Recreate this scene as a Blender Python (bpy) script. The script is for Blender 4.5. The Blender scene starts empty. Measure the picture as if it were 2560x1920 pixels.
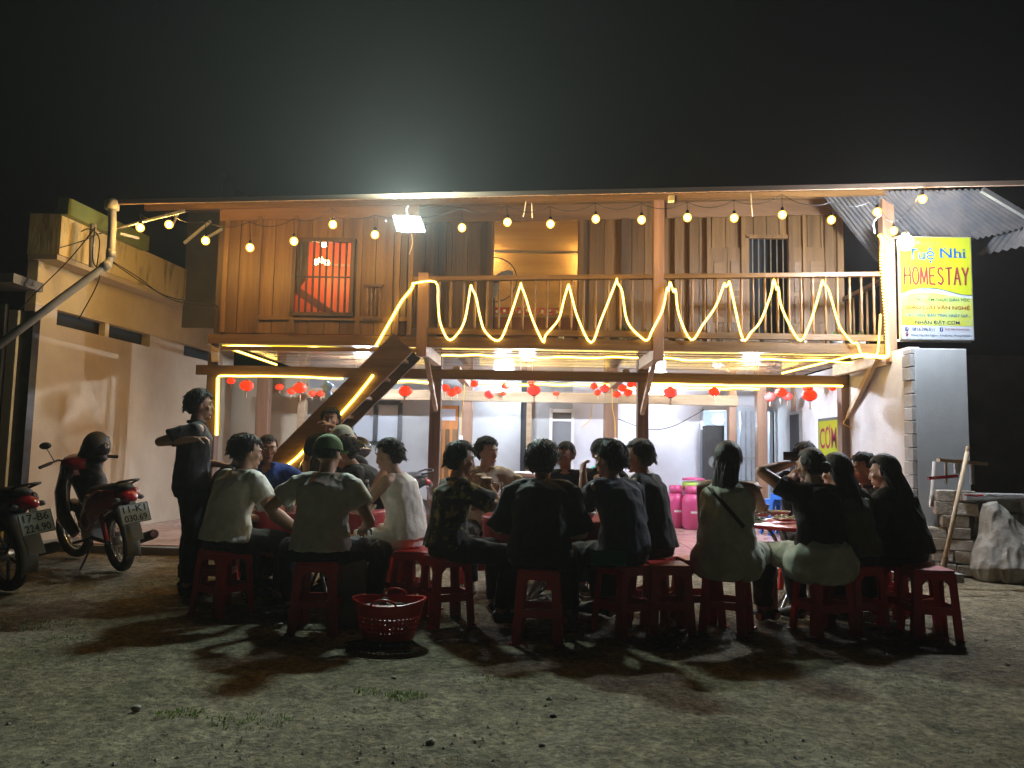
import bpy, math, random
import numpy as np
from mathutils import Vector, Matrix, noise
R = math.radians
random.seed(7)
scene = bpy.context.scene
col = scene.collection
# ------------------------------------------------------------------ camera
CAMH = 1.17
FPX = 1923.0
YAW, PITCH, ROLL = R(1.5), math.atan(171 / FPX), 0.020
fwd = Vector((-math.sin(YAW) * math.cos(PITCH), math.cos(YAW) * math.cos(PITCH), math.sin(PITCH)))
r0 = fwd.cross(Vector((0, 0, 1))).normalized()
u0 = r0.cross(fwd).normalized()
rc = r0 * math.cos(ROLL) + u0 * math.sin(ROLL)
uc = u0 * math.cos(ROLL) - r0 * math.sin(ROLL)
cam_data = bpy.data.cameras.new('camera')
cam_data.sensor_width = 36.0
cam_data.lens = FPX / 2560 * 36
cam_data.clip_start = 0.05
cam_data.clip_end = 500
cam = bpy.data.objects.new('camera', cam_data)
col.objects.link(cam)
CAM = Vector((0, 0, CAMH))
m = Matrix((rc, uc, -fwd)).transposed().to_4x4()
m.translation = CAM
cam.matrix_world = m
scene.camera = cam
# ------------------------------------------------------------------ night sky, exposure
world = bpy.data.worlds.new('World')
scene.world = world
world.use_nodes = True
wn = world.node_tree.nodes
sky = wn.new('ShaderNodeTexSky')
sky.sky_type = 'NISHITA'
sky.sun_disc = False
sky.sun_elevation = R(-3.0)
sky.sun_rotation = R(200)
bg = wn['Background']
world.node_tree.links.new(sky.outputs['Color'], bg.inputs['Color'])
bg.inputs['Strength'].default_value = 0.008
vs = scene.view_settings
vs.view_transform = 'Standard'
vs.look = 'None'
vs.exposure = 0.48
vs.gamma = 1.0
vs.use_curve_mapping = False
cy = scene.cycles
cy.use_denoising = True
try:
    cy.denoiser = 'OPENIMAGEDENOISE'
    cy.denoising_prefilter = 'ACCURATE'
except Exception:
    pass
cy.max_bounces = 6
cy.diffuse_bounces = 3
cy.glossy_bounces = 3
cy.transmission_bounces = 6
cy.transparent_max_bounces = 12
cy.volume_bounces = 0
cy.sample_clamp_indirect = 4.0
cy.sample_clamp_direct = 0.0
cy.use_light_tree = True
cy.caustics_reflective = False
cy.caustics_refractive = False
# light levels of the lamps the photograph shows
FLOOD = 2900.0
SIGN_LAMP = 1500.0
BULB = 560.0
ROPE = 24.0
TUBE = 3300.0
HAZE = 0.0013
# ------------------------------------------------------------------ placing helpers
K = 2560 / 2212
def at(px, py, Y):
    """world point at depth Y seen at photo pixel (px, py) of 2560 x 1920"""
    d = rc * (px - 1280) - uc * (py - 960) + fwd * FPX
    return CAM + d * (Y / d.y)
def aD(x, y, Y):
    return at(x * K, y * K, Y)
def on_z(px, py, z):
    d = rc * (px - 1280) - uc * (py - 960) + fwd * FPX
    return CAM + d * ((z - CAMH) / d.z)
# ------------------------------------------------------------------ mesh helpers
class MB:
    def __init__(s):
        s.v = []; s.f = []
    def add(s, vs_, fs):
        b = len(s.v)
        s.v += [tuple(v) for v in vs_]
        s.f += [tuple(b + i for i in f) for f in fs]
        return s
    def box(s, c, size, rz=0.0, M=None):
        x, y, z = [k / 2 for k in size]
        vs_ = [Vector((a, b, d)) for a in (-x, x) for b in (-y, y) for d in (-z, z)]
        if rz: 
            q = Matrix.Rotation(rz, 3, 'Z'); vs_ = [q @ v for v in vs_]
        if M is not None: vs_ = [M @ v for v in vs_]
        vs_ = [v + Vector(c) for v in vs_]
        return s.add(vs_, [(0,1,3,2),(4,6,7,5),(0,4,5,1),(2,3,7,6),(0,2,6,4),(1,5,7,3)])
    def beam(s, p0, p1, w, h, up=(0,0,1)):
        p0, p1 = Vector(p0), Vector(p1)
        t = (p1 - p0).normalized(); u = Vector(up)
        a = t.cross(u)
        if a.length < 1e-4: a = t.cross(Vector((0,1,0)))
        a.normalize(); b = a.cross(t).normalized()
        vs_ = []
        for p in (p0, p1):
            for i, j in ((-1,-1),(1,-1),(1,1),(-1,1)):
                vs_.append(p + a * (i * w / 2) + b * (j * h / 2))
        return s.add(vs_, [(0,3,2,1),(4,5,6,7),(0,1,5,4),(1,2,6,5),(2,3,7,6),(3,0,4,7)])
    def tube(s, pts, r, seg=8, closed=False):
        pts = [Vector(p) for p in pts]
        n = len(pts)
        rs = r if isinstance(r, (list, tuple)) else [r] * n
        up = None; vs_ = []
        for i, p in enumerate(pts):
            if closed: t = pts[(i+1) % n] - pts[i-1]
            else: t = (pts[min(i+1, n-1)] - pts[max(i-1, 0)])
            if t.length < 1e-9: t = Vector((0,0,1))
            t.normalize()
            if up is None:
                up = Vector((0,0,1)) if abs(t.z) < .9 else Vector((1,0,0))
            a = t.cross(up)
            if a.length < 1e-4: a = t.orthogonal()
            a.normalize(); b = a.cross(t); up = b
            for k in range(seg):
                q = 2 * math.pi * k / seg
                vs_.append(p + (a * math.cos(q) + b * math.sin(q)) * rs[i])
        fs = []
        m_ = n if closed else n - 1
        for i in range(m_):
            for k in range(seg):
                a0 = i * seg + k; a1 = i * seg + (k + 1) % seg
                c0 = ((i + 1) % n) * seg + k; c1 = ((i + 1) % n) * seg + (k + 1) % seg
                fs.append((a0, a1, c1, c0))
        if not closed:
            fs.append(tuple(range(seg))[::-1]); fs.append(tuple((n-1) * seg + k for k in range(seg)))
        return s.add(vs_, fs)
    def lathe(s, prof, c=(0,0,0), seg=20, M=None, cap=True):
        vs_ = []; c = Vector(c)
        for r, z in prof:
            for k in range(seg):
                q = 2 * math.pi * k / seg
                v = Vector((r * math.cos(q), r * math.sin(q), z))
                vs_.append((M @ v if M is not None else v) + c)
        fs = []
        for i in range(len(prof) - 1):
            for k in range(seg):
                k2 = (k + 1) % seg
                fs.append((i*seg+k, i*seg+k2, (i+1)*seg+k2, (i+1)*seg+k))
        if cap:
            fs.append(tuple(range(seg))[::-1]); fs.append(tuple((len(prof)-1)*seg + k for k in range(seg)))
        return s.add(vs_, fs)
    def ellipsoid(s, c, r, M=None, nu=16, nv=10):
        prof = []
        vs_ = []; c = Vector(c)
        for i in range(nv + 1):
            ph = math.pi * i / nv
            for k in range(nu):
                q = 2 * math.pi * k / nu
                v = Vector((r[0]*math.sin(ph)*math.cos(q), r[1]*math.sin(ph)*math.sin(q), -r[2]*math.cos(ph)))
                vs_.append((M @ v if M is not None else v) + c)
        fs = []
        for i in range(nv):
            for k in range(nu):
                k2 = (k + 1) % nu
                fs.append((i*nu+k, i*nu+k2, (i+1)*nu+k2, (i+1)*nu+k))
        return s.add(vs_, fs)
    def prism(s, poly, p0, ax, ay, depth):
        """polygon (u,v) in plane p0 + u ax + v ay, extruded by vector depth"""
        p0, ax, ay, depth = Vector(p0), Vector(ax), Vector(ay), Vector(depth)
        n = len(poly)
        a = [p0 + ax * u + ay * v for u, v in poly]
        b = [p + depth for p in a]
        fs = [tuple(range(n))[::-1], tuple(range(n, 2*n))]
        for i in range(n):
            j = (i + 1) % n
            fs.append((i, j, n + j, n + i))
        return s.add(a + b, fs)
    def grid(s, fn, nu, nv):
        vs_ = [fn(i / nu, j / nv) for j in range(nv + 1) for i in range(nu + 1)]
        fs = [(j*(nu+1)+i, j*(nu+1)+i+1, (j+1)*(nu+1)+i+1, (j+1)*(nu+1)+i) for j in range(nv) for i in range(nu)]
        return s.add(vs_, fs)
    def build(s, name, mat, parent=None, smooth=False, bevel=0.0, org=None):
        o_ = Vector(org) if org is not None else (world_loc(parent) if parent is not None else Vector((0,0,0)))
        me = bpy.data.meshes.new(name)
        me.from_pydata([tuple(Vector(v) - o_) for v in s.v], [], s.f)
        me.update()
        fix_normals(me)
        if smooth: me.polygons.foreach_set('use_smooth', [True] * len(me.polygons))
        if mat is not None: me.materials.append(mat)
        ob = bpy.data.objects.new(name, me)
        col.objects.link(ob)
        if parent is not None:
            ob.parent = parent
        elif org is not None:
            ob.location = o_
        if bevel:
            bv = ob.modifiers.new('bevel', 'BEVEL'); bv.width = bevel; bv.segments = 2; bv.limit_method = 'ANGLE'
        return ob
import bmesh
def fix_normals(me):
    b = bmesh.new(); b.from_mesh(me)
    bmesh.ops.remove_doubles(b, verts=b.verts, dist=1e-6)
    bmesh.ops.recalc_face_normals(b, faces=b.faces)
    b.to_mesh(me); b.free()
def world_loc(o):
    v = Vector((0,0,0))
    while o is not None:
        v += o.location; o = o.parent
    return v
def tag(o, label=None, cat=None, group=None, kind=None):
    if label: o['label'] = label
    if cat: o['category'] = cat
    if group: o['group'] = group
    if kind: o['kind'] = kind
    return o
def thing(name, label, cat, loc=(0,0,0), rz=0.0, group=None):
    o = bpy.data.objects.new(name, None)
    o.empty_display_size = .1
    col.objects.link(o)
    o.location = loc; o.rotation_euler = (0, 0, rz)
    return tag(o, label, cat, group)
def copy_tree(o, parent=None):
    c = o.copy(); col.objects.link(c); c.parent = parent
    for ch in list(o.children): copy_tree(ch, c)
    return c
def children_named(o, n):
    return [c for c in o.children if c.name.split('.')[0] == n]
# ------------------------------------------------------------------ materials
def M_(name, c1, c2=None, scale=4.0, rough=.6, bump=0.0, bscale=30.0, metal=0.0, stretch=(1,1,1), vary=0.0,
       spec=.5, emit=None, estr=0.0, trans=0.0, transl=0.0, detail=5.0, contrast=(.35,.65), rvar=0.0, alpha=1.0, coat=0.0):
    m = bpy.data.materials.new(name); m.use_nodes = True
    nt = m.node_tree; N = nt.nodes; L = nt.links
    b = N['Principled BSDF']
    b.inputs['Roughness'].default_value = rough
    b.inputs['Metallic'].default_value = metal
    b.inputs['Specular IOR Level'].default_value = spec
    b.inputs['Coat Weight'].default_value = coat
    b.inputs['Base Color'].default_value = (*c1, 1)
    if trans: b.inputs['Transmission Weight'].default_value = trans
    if alpha < 1: b.inputs['Alpha'].default_value = alpha
    tc = N.new('ShaderNodeTexCoord'); mp = N.new('ShaderNodeMapping')
    mp.inputs['Scale'].default_value = stretch
    L.new(tc.outputs['Object'], mp.inputs['Vector'])
    out = None
    if c2 is not None:
        nz = N.new('ShaderNodeTexNoise'); nz.inputs['Scale'].default_value = scale
        nz.inputs['Detail'].default_value = detail; nz.inputs['Roughness'].default_value = .62
        L.new(mp.outputs['Vector'], nz.inputs['Vector'])
        if vary:
            oi = N.new('ShaderNodeObjectInfo'); ad = N.new('ShaderNodeVectorMath'); ad.operation = 'ADD'
            sc_ = N.new('ShaderNodeVectorMath'); sc_.operation = 'SCALE'
            L.new(oi.outputs['Random'], sc_.inputs['Scale']); sc_.inputs[0].default_value = (37, 51, 23)
            L.new(mp.outputs['Vector'], ad.inputs[0]); L.new(sc_.outputs['Vector'], ad.inputs[1])
            L.new(ad.outputs['Vector'], nz.inputs['Vector'])
        rp = N.new('ShaderNodeValToRGB')
        rp.color_ramp.elements[0].position = contrast[0]; rp.color_ramp.elements[1].position = contrast[1]
        rp.color_ramp.elements[0].color = (*c1, 1); rp.color_ramp.elements[1].color = (*c2, 1)
        L.new(nz.outputs['Fac'], rp.inputs['Fac'])
        out = rp.outputs['Color']
        if rvar:
            mr = N.new('ShaderNodeMapRange'); mr.inputs['To Min'].default_value = rough - rvar; mr.inputs['To Max'].default_value = rough + rvar
            L.new(nz.outputs['Fac'], mr.inputs['Value']); L.new(mr.outputs['Result'], b.inputs['Roughness'])
        if vary:
            hs = N.new('ShaderNodeHueSaturation'); mr2 = N.new('ShaderNodeMapRange')
            mr2.inputs['To Min'].default_value = 1 - vary; mr2.inputs['To Max'].default_value = 1 + vary
            L.new(oi.outputs['Random'], mr2.inputs['Value']); L.new(mr2.outputs['Result'], hs.inputs['Value'])
            L.new(out, hs.inputs['Color']); out = hs.outputs['Color']
        L.new(out, b.inputs['Base Color'])
    if bump:
        nb = N.new('ShaderNodeTexNoise'); nb.inputs['Scale'].default_value = bscale; nb.inputs['Detail'].default_value = 6
        L.new(mp.outputs['Vector'], nb.inputs['Vector'])
        bp = N.new('ShaderNodeBump'); bp.inputs['Strength'].default_value = bump; bp.inputs['Distance'].default_value = .02
        L.new(nb.outputs['Fac'], bp.inputs['Height']); L.new(bp.outputs['Normal'], b.inputs['Normal'])
    if emit is not None:
        b.inputs['Emission Color'].default_value = (*emit, 1); b.inputs['Emission Strength'].default_value = estr
    if transl:
        tr = N.new('ShaderNodeBsdfTranslucent'); mx = N.new('ShaderNodeMixShader'); mx.inputs['Fac'].default_value = transl
        tr.inputs['Color'].default_value = (*(c2 or c1), 1)
        L.new(b.outputs['BSDF'], mx.inputs[1]); L.new(tr.outputs['BSDF'], mx.inputs[2])
        L.new(mx.outputs['Shader'], N['Material Output'].inputs['Surface'])
    return m
def emitter(name, colr, s):
    m = bpy.data.materials.new(name); m.use_nodes = True
    N = m.node_tree.nodes; L = m.node_tree.links
    N.remove(N['Principled BSDF'])
    e = N.new('ShaderNodeEmission'); e.inputs['Color'].default_value = (*colr, 1); e.inputs['Strength'].default_value = s
    L.new(e.outputs['Emission'], N['Material Output'].inputs['Surface'])
    m.cycles.emission_sampling = 'FRONT_BACK' if False else 'AUTO'
    return m
W1, W2 = (.122,.062,.019), (.208,.112,.035)
mat = dict(
    wood_x = M_('varnished_wood_x', W1, W2, 3, .42, .25, 30, stretch=(.25,5,5), vary=.22, rvar=.08),
    wood_z = M_('varnished_wood_z', W1, W2, 3, .45, .3, 30, stretch=(5,5,.25), vary=.25, rvar=.08),
    board = M_('ceiling_board_wood', (.14,.075,.035), (.22,.12,.06), 3, .15, .06, 20, stretch=(.25,5,5), vary=.2, rvar=.05),
    wood_dark = M_('dark_wood', (.06,.032,.014), (.11,.06,.025), 3, .5, .3, 30, stretch=(3,3,.4), vary=.2),
    wood_dark_x = M_('dark_wood_x', (.07,.038,.016), (.13,.07,.03), 3, .5, .3, 30, stretch=(.3,4,4), vary=.2),
    wood_pale = M_('pale_raw_wood', (.30,.21,.12), (.42,.31,.19), 3, .65, .3, 30, stretch=(.3,4,4), vary=.15),
    wood_post = M_('reddish_post_wood', (.20,.105,.06), (.29,.165,.10), 3, .5, .3, 30, stretch=(5,5,.3), vary=.15),
    post_dark = M_('weathered_post_wood', (.10,.062,.042), (.16,.10,.068), 3, .5, .3, 30, stretch=(5,5,.3), vary=.15),  # backlit shade of the front posts is put into this wood colour
    red_curtain = M_('orange_red_cloth', (.55,.12,.03), (.7,.25,.06), 3, .8, .2, 20, stretch=(6,6,.5)),
    plaster = M_('stained_plaster', (.46,.38,.27), (.62,.53,.39), 1.3, .9, .25, 60, detail=9, contrast=(.3,.7)),
    plaster_y = M_('yellowed_plaster', (.62,.51,.30), (.78,.68,.44), 1.6, .9, .3, 50, detail=9, contrast=(.3,.7)),
    plaster_w = M_('white_lilac_plaster', (.52,.52,.56), (.62,.62,.66), 1.3, .85, .1, 40),
    concrete = M_('grey_concrete', (.22,.22,.21), (.33,.33,.32), 2.2, .92, .35, 60, detail=9),
    render_gray = M_('smooth_grey_render', (.30,.31,.31), (.37,.38,.38), 1.5, .9, .12, 50),
    stone = M_('rough_block_stone', (.25,.22,.18), (.42,.39,.33), 7, .95, .7, 45, vary=.18, detail=8),
    metal_dark = M_('dark_metal', (.04,.04,.042), (.07,.07,.07), 8, .45, .1, 40, metal=.7),
    metal = M_('grey_metal', (.38,.38,.38), (.5,.5,.5), 8, .38, .08, 40, metal=.8),
    chrome = M_('chrome', (.75,.75,.75), None, rough=.15, metal=1.0),
    pvc = M_('grey_plastic_pipe', (.32,.31,.28), (.40,.39,.35), 5, .5, .1, 30),
    roof_tin = M_('corrugated_tin', (.022,.024,.028), (.05,.045,.042), 5, .65, .2, 25),
    black = M_('matte_black', (.012,.012,.012), (.02,.02,.02), 10, .6, .1, 50),
    void = M_('dark_interior', (.02,.022,.025), None, rough=.8),
    wire = M_('black_wire', (.012,.012,.012), None, rough=.5),
    wire_w = M_('white_wire', (.6,.6,.58), None, rough=.5),
    wire_y = M_('yellow_wire', (.7,.42,.05), None, rough=.5),
    rubber = M_('tyre_rubber', (.018,.018,.018), (.032,.03,.028), 14, .85, .5, 90),
    red_plastic = M_('red_plastic', (.46,.011,.012), (.54,.018,.016), 4, .38, .05, 60, vary=.12),
    basket_red = M_('bright_red_plastic', (.62,.014,.014), (.70,.02,.018), 4, .32, .05, 60),
    red_paint = M_('red_glossy_paint', (.35,.01,.01), None, rough=.2, coat=.6),
    black_gloss = M_('black_glossy_plastic', (.012,.012,.013), None, rough=.22),
    grey_plastic = M_('grey_plastic', (.13,.14,.145), (.18,.19,.19), 5, .45, .05, 40),
    pink = M_('pink_enamel', (.50,.06,.19), (.58,.09,.24), 3, .35, .03, 40),
    blue_plastic = M_('blue_plastic', (.02,.16,.62), None, rough=.35),
    cloth_red = M_('red_tablecloth', (.25,.012,.02), (.33,.02,.028), 3, .65, .25, 14, coat=.1),
    skin = M_('skin', (.42,.24,.155), (.47,.27,.175), 14, .5, .06, 70),
    skin_f = M_('fair_skin', (.50,.31,.22), (.55,.34,.25), 14, .5, .06, 70),
    hair = M_('black_hair', (.010,.008,.007), (.020,.015,.012), 60, .62, .35, 60, stretch=(4,4,.5), spec=.3),
    hair_b = M_('dark_brown_hair', (.016,.010,.007), (.035,.020,.013), 60, .58, .35, 60, stretch=(4,4,.4)),
    glass = M_('clear_plastic', (.9,.95,.97), None, rough=.12, trans=.85),
    white = M_('white_ceramic', (.72,.72,.70), None, rough=.25),
    beer = M_('beer', (.75,.50,.04), None, rough=.15, trans=.35),
    green = M_('leaf_green', (.05,.11,.015), (.12,.19,.03), 12, .6, .2, 40, vary=.3, transl=.45),
    card = M_('brown_cardboard', (.33,.24,.15), (.40,.30,.19), 4, .85, .15, 40),
    card_blue = M_('blue_grey_carton', (.16,.20,.23), (.22,.26,.28), 4, .7, .1, 40),
    sack = M_('pale_woven_sack', (.17,.16,.135), (.27,.255,.22), 5, .6, .35, 40),
    tile = M_('pink_floor_tile', (.42,.25,.22), (.50,.32,.28), 3, .2, .03, 30, vary=.05, rvar=.05),
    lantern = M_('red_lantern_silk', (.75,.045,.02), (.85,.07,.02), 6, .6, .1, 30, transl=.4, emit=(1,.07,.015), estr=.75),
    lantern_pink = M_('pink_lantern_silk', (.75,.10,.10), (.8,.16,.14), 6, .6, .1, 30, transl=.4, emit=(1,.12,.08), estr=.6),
    tassel = M_('tassel_thread', (.7,.45,.30), None, rough=.8),
    pole = M_('bamboo_pole', (.42,.31,.18), (.52,.40,.25), 5, .6, .15, 20),
)
e_rope = emitter('warm_rope_light', (1.0, .68, .20), ROPE)
e_bulb = emitter('warm_bulb', (1.0, .55, .13), BULB)
e_flood = emitter('cool_flood_panel', (.76, 1.0, .94), FLOOD)
e_sign = emitter('white_sign_lamp', (.76, .86, 1.0), SIGN_LAMP)
e_tube = emitter('fluorescent_tube', (.74, .84, 1.0), TUBE)
def glow_skin(name, c, s, f):
    m = bpy.data.materials.new(name); m.use_nodes = True
    N = m.node_tree.nodes; L = m.node_tree.links; N.remove(N['Principled BSDF'])
    e = N.new('ShaderNodeEmission'); e.inputs['Color'].default_value = (*c, 1); e.inputs['Strength'].default_value = s
    t = N.new('ShaderNodeBsdfTransparent'); x = N.new('ShaderNodeMixShader'); x.inputs['Fac'].default_value = f
    L.new(t.outputs[0], x.inputs[1]); L.new(e.outputs[0], x.inputs[2]); L.new(x.outputs[0], N['Material Output'].inputs['Surface'])
    return m
e_sheath = glow_skin('yellow_tube_sheath', (1.0, .64, .02), 2.6, .40)  # emission here stands in for the gold halo around the rope core
e_globe = glow_skin('warm_frosted_globe', (1.0, .50, .05), 5.0, .45)  # globe emission stands in for the orange halo around each bulb
def cloth(name, c, c2=None, rough=.85):
    c2 = c2 or tuple(min(1, k * 1.35 + .004) for k in c)
    return M_(name, c, c2, 9, rough, .35, 22)
# ================================================================== ground
def ground_z(x, y):
    n = noise.noise(Vector((x * .45, y * .45, 0))) * .03
    n += noise.noise(Vector((x * 2.1, y * 2.1, 3))) * .010
    n += noise.noise(Vector((x * 7, y * 7, 9))) * .006
    patch = max(0, min(1, (noise.noise(Vector((x * .7, y * .7, 21))) + .12) * 3))
    n += max(0, noise.noise(Vector((x * 15, y * 15, 5)))) * (.006 + .022 * patch)
    n += .010 * noise.noise(Vector((x * 1.1 + y * .5, y * 4.5, 2)))
    for rx in (-.9, .5, 2.6, 3.9):
        q = x - rx - .35 * y + .25 * math.sin(y * .9 + rx)
        n -= .014 * math.exp(-q * q / .012)
    fade = min(1, max(0, (5.4 - y) / 1.5)) * .8 + .25
    return n * fade - .012
def axis(a, b, step, far):
    c = [a + i * step for i in range(int((b - a) / step) + 1)]
    k = step
    lo = c[0]; pre = []
    while lo > -far: k *= 1.5; lo -= k; pre.append(lo)
    k = step; hi = c[-1]; post = []
    while hi < far: k *= 1.5; hi += k; post.append(hi)
    return pre[::-1] + c + post
xs = axis(-6.5, 6.5, .045, 60); ys = axis(2.4, 9.0, .045, 60)
mb = MB()
mb.v = [(x, y, ground_z(x, y) if abs(x) < 8 and 0 < y < 12 else -.02) for y in ys for x in xs]
nx = len(xs)
mb.f = [(j*nx+i, j*nx+i+1, (j+1)*nx+i+1, (j+1)*nx+i) for j in range(len(ys)-1) for i in range(nx-1)]
def ground_mat():
    m = bpy.data.materials.new('packed_dirt'); m.use_nodes = True
    nt = m.node_tree; N = nt.nodes; L = nt.links; b = N['Principled BSDF']
    tc = N.new('ShaderNodeTexCoord')
    def nz(scale, detail=8, rough=.65):
        n = N.new('ShaderNodeTexNoise'); n.inputs['Scale'].default_value = scale
        n.inputs['Detail'].default_value = detail; n.inputs['Roughness'].default_value = rough
        L.new(tc.outputs['Object'], n.inputs['Vector']); return n
    def ramp(src, a, b_, c1, c2):
        r = N.new('ShaderNodeValToRGB'); e = r.color_ramp.elements
        e[0].position = a; e[1].position = b_; e[0].color = (*c1, 1); e[1].color = (*c2, 1)
        L.new(src, r.inputs['Fac']); return r
    def mix(f, a, b_, mode='MIX'):
        x = N.new('ShaderNodeMix'); x.data_type = 'RGBA'; x.blend_type = mode
        if hasattr(f, 'links') or not isinstance(f, (int, float)): L.new(f, x.inputs[0])
        else: x.inputs[0].default_value = f
        L.new(a, x.inputs[6]); L.new(b_, x.inputs[7]); return x.outputs[2]
    base = ramp(nz(1.1).outputs['Fac'], .35, .65, (.235,.195,.125), (.39,.335,.235))
    fine = ramp(nz(26, 6).outputs['Fac'], .3, .7, (.45,.45,.45), (1.25,1.25,1.22))
    c = mix(1.0, base.outputs['Color'], fine.outputs['Color'], 'MULTIPLY')
    mid = ramp(nz(6.5, 7, .7).outputs['Fac'], .32, .66, (.50,.50,.48), (1.35,1.34,1.25))
    c = mix(1.0, c, mid.outputs['Color'], 'MULTIPLY')
    speck = ramp(nz(95, 3).outputs['Fac'], .60, .68, (0,0,0), (1,1,1))
    pale = N.new('ShaderNodeRGB'); pale.outputs[0].default_value = (.36,.35,.29,1)
    c = mix(speck.outputs['Color'], c, pale.outputs[0])
    dark = ramp(nz(48, 4).outputs['Fac'], .30, .40, (1,1,1), (0,0,0))
    dk = N.new('ShaderNodeRGB'); dk.outputs[0].default_value = (.045,.045,.03,1)
    c = mix(dark.outputs['Color'], c, dk.outputs[0])
    moss = ramp(nz(2.2, 5).outputs['Fac'], .57, .70, (0,0,0), (.55,.55,.55))
    gr = N.new('ShaderNodeRGB'); gr.outputs[0].default_value = (.06,.08,.03,1)
    c = mix(moss.outputs['Color'], c, gr.outputs[0])
    L.new(c, b.inputs['Base Color']); b.inputs['Roughness'].default_value = .93
    b.inputs['Specular IOR Level'].default_value = .25
    a1 = nz(24, 9, .72); bp = N.new('ShaderNodeBump'); bp.inputs['Strength'].default_value = 1.0; bp.inputs['Distance'].default_value = .05
    L.new(a1.outputs['Fac'], bp.inputs['Height'])
    vo = N.new('ShaderNodeTexVoronoi'); vo.feature = 'DISTANCE_TO_EDGE'; vo.inputs['Scale'].default_value = 5
    dst = N.new('ShaderNodeVectorMath'); dst.operation = 'ADD'
    L.new(tc.outputs['Object'], dst.inputs[0]); L.new(nz(3, 4).outputs['Color'], dst.inputs[1]); L.new(dst.outputs['Vector'], vo.inputs['Vector'])
    rr = ramp(vo.outputs['Distance'], 0, .035, (0,0,0), (1,1,1))
    bp2 = N.new('ShaderNodeBump'); bp2.inputs['Strength'].default_value = .35; bp2.inputs['Distance'].default_value = .02
    L.new(rr.outputs['Color'], bp2.inputs['Height']); L.new(bp.outputs['Normal'], bp2.inputs['Normal'])
    L.new(bp2.outputs['Normal'], b.inputs['Normal'])
    return m
g = mb.build('ground', ground_mat(), smooth=True); tag(g, kind='structure')
# ------------------------------------------------------------------ tiled floor under the house
FZ = .08
floor = MB()
fp = [(-5.6, 8.45), (4.25, 7.75), (4.25, 14.0), (-5.6, 14.0)]
floor.prism(fp, (0,0,-.05), (1,0,0), (0,1,0), (0,0,FZ - .01 + .05))
fl = floor.build('tiled_floor', mat['concrete']); tag(fl, kind='structure')
def front_y(x): return 8.45 - (x + 5.6) / 9.85 * .70
T = .5
tm = MB().box((0,0,0), (T-.006, T-.006, .008)).build('floor_tile', mat['tile'], fl)
tm.location = (0, 0, -5)
first = True
for i in range(20):
    for j in range(12):
        x = -5.35 + i * T + .0; y = 13.7 - j * T
        if y - T/2 < front_y(x) + .02 or x + T/2 > 4.25: continue
        o = tm if first else tm.copy()
        if not first: col.objects.link(o)
        first = False
        o.location = (x, y, FZ + random.uniform(-.001, .001) - .003)
# ================================================================== stilt house
H = thing('stilt_house', 'two storey brown wooden stilt house with railed balcony, open tiled ground floor and lit windows', 'house', (0, 9.0, 0))
def part(mb, name, m, parent=H, **k):
    return mb.build(name, m, parent, **k)
YF, YP, YB, YBK = 9.0, 10.26, 10.35, 13.3       # balcony front, post row, upper back wall, ground floor back wall
ZB, ZT = 2.40, 2.52                              # underside and top of the upper floor
XL, XR = at(541, 800, YF).x, at(2222, 800, YF).x
XM = at(1018, 700, YF).x                         # right end of the room that stands flush with the balcony
def roof_z(y): return 3.955 + (y - 8.2) * .30
el, er = aD(243, 447, 8.2), aD(1960, 411, 8.2)
# roof sheet, corrugated, with eave board and purlins
ZS = (er.z - el.z) / (er.x - el.x)
def rz_(x, y): return el.z + (x - el.x) * ZS + (y - 8.2) * .30
XRO = at(2475, 470, 8.2).x
mb = MB()
mb.grid(lambda u, v: (el.x + u * (XRO - el.x), 8.15 + v * 5.4, rz_(el.x + u * (XRO - el.x), 8.15 + v * 5.4) + .055 + .012 * math.sin(u * 2 * math.pi * 95)), 570, 2)
o = part(mb, 'roof', mat['roof_tin']); sol = o.modifiers.new('s', 'SOLIDIFY'); sol.thickness = .004
mb = MB().beam((el.x, 8.12, rz_(el.x, 8.12) + .05), (XRO + .8, 8.12, rz_(XRO + .8, 8.12) + .05), .025, .052); part(mb, 'eave_board', M_('brown_eave_board', (.26,.17,.11), (.36,.25,.17), 3, .6, .1, 20, stretch=(.3,4,4)))
for y in (8.9, 9.8, 10.9, 12.0, 13.2):
    mb = MB().beam((el.x, y, rz_(el.x, y) + .01), (XRO, y, rz_(XRO, y) + .01), .05, .07); part(mb, 'purlin', mat['wood_x'])
mb = MB().grid(lambda u, v: (el.x + u * (XRO - el.x), 13.5 + v * 4, rz_(el.x + u * (XRO - el.x), 13.5) + .06 - v * 1.3), 2, 2); part(mb, 'roof_back_slope', mat['roof_tin'])
# upper floor slab: edge beam, boards of the ceiling below
e0, e1 = at(520, 876, YF), at(2222, 872, YF)
mb = MB().beam((XL - .08, YF, ZB + .05), (XR + .05, YF, ZB + .05), .06, .12); part(mb, 'floor_edge_beam', mat['wood_x'])
mb = MB().box(((XL + XR) / 2, (YF + 13.6) / 2 + .03, ZB + .09), (XR - XL + .02, 13.6 - YF - .06, .05)); part(mb, 'floor_deck', mat['wood_dark_x'])
y = YF + .10
while y < 13.2:
    w = .122
    mb = MB().box(((XL + XR) / 2, y + w / 2, ZB + .045 + random.uniform(-.004, .004)), (XR - XL - .06, w - .012, .022), M=Matrix.Rotation(random.uniform(-.03, .03), 3, 'X'))
    part(mb, 'ceiling_board', mat['board'])
    y += w
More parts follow.
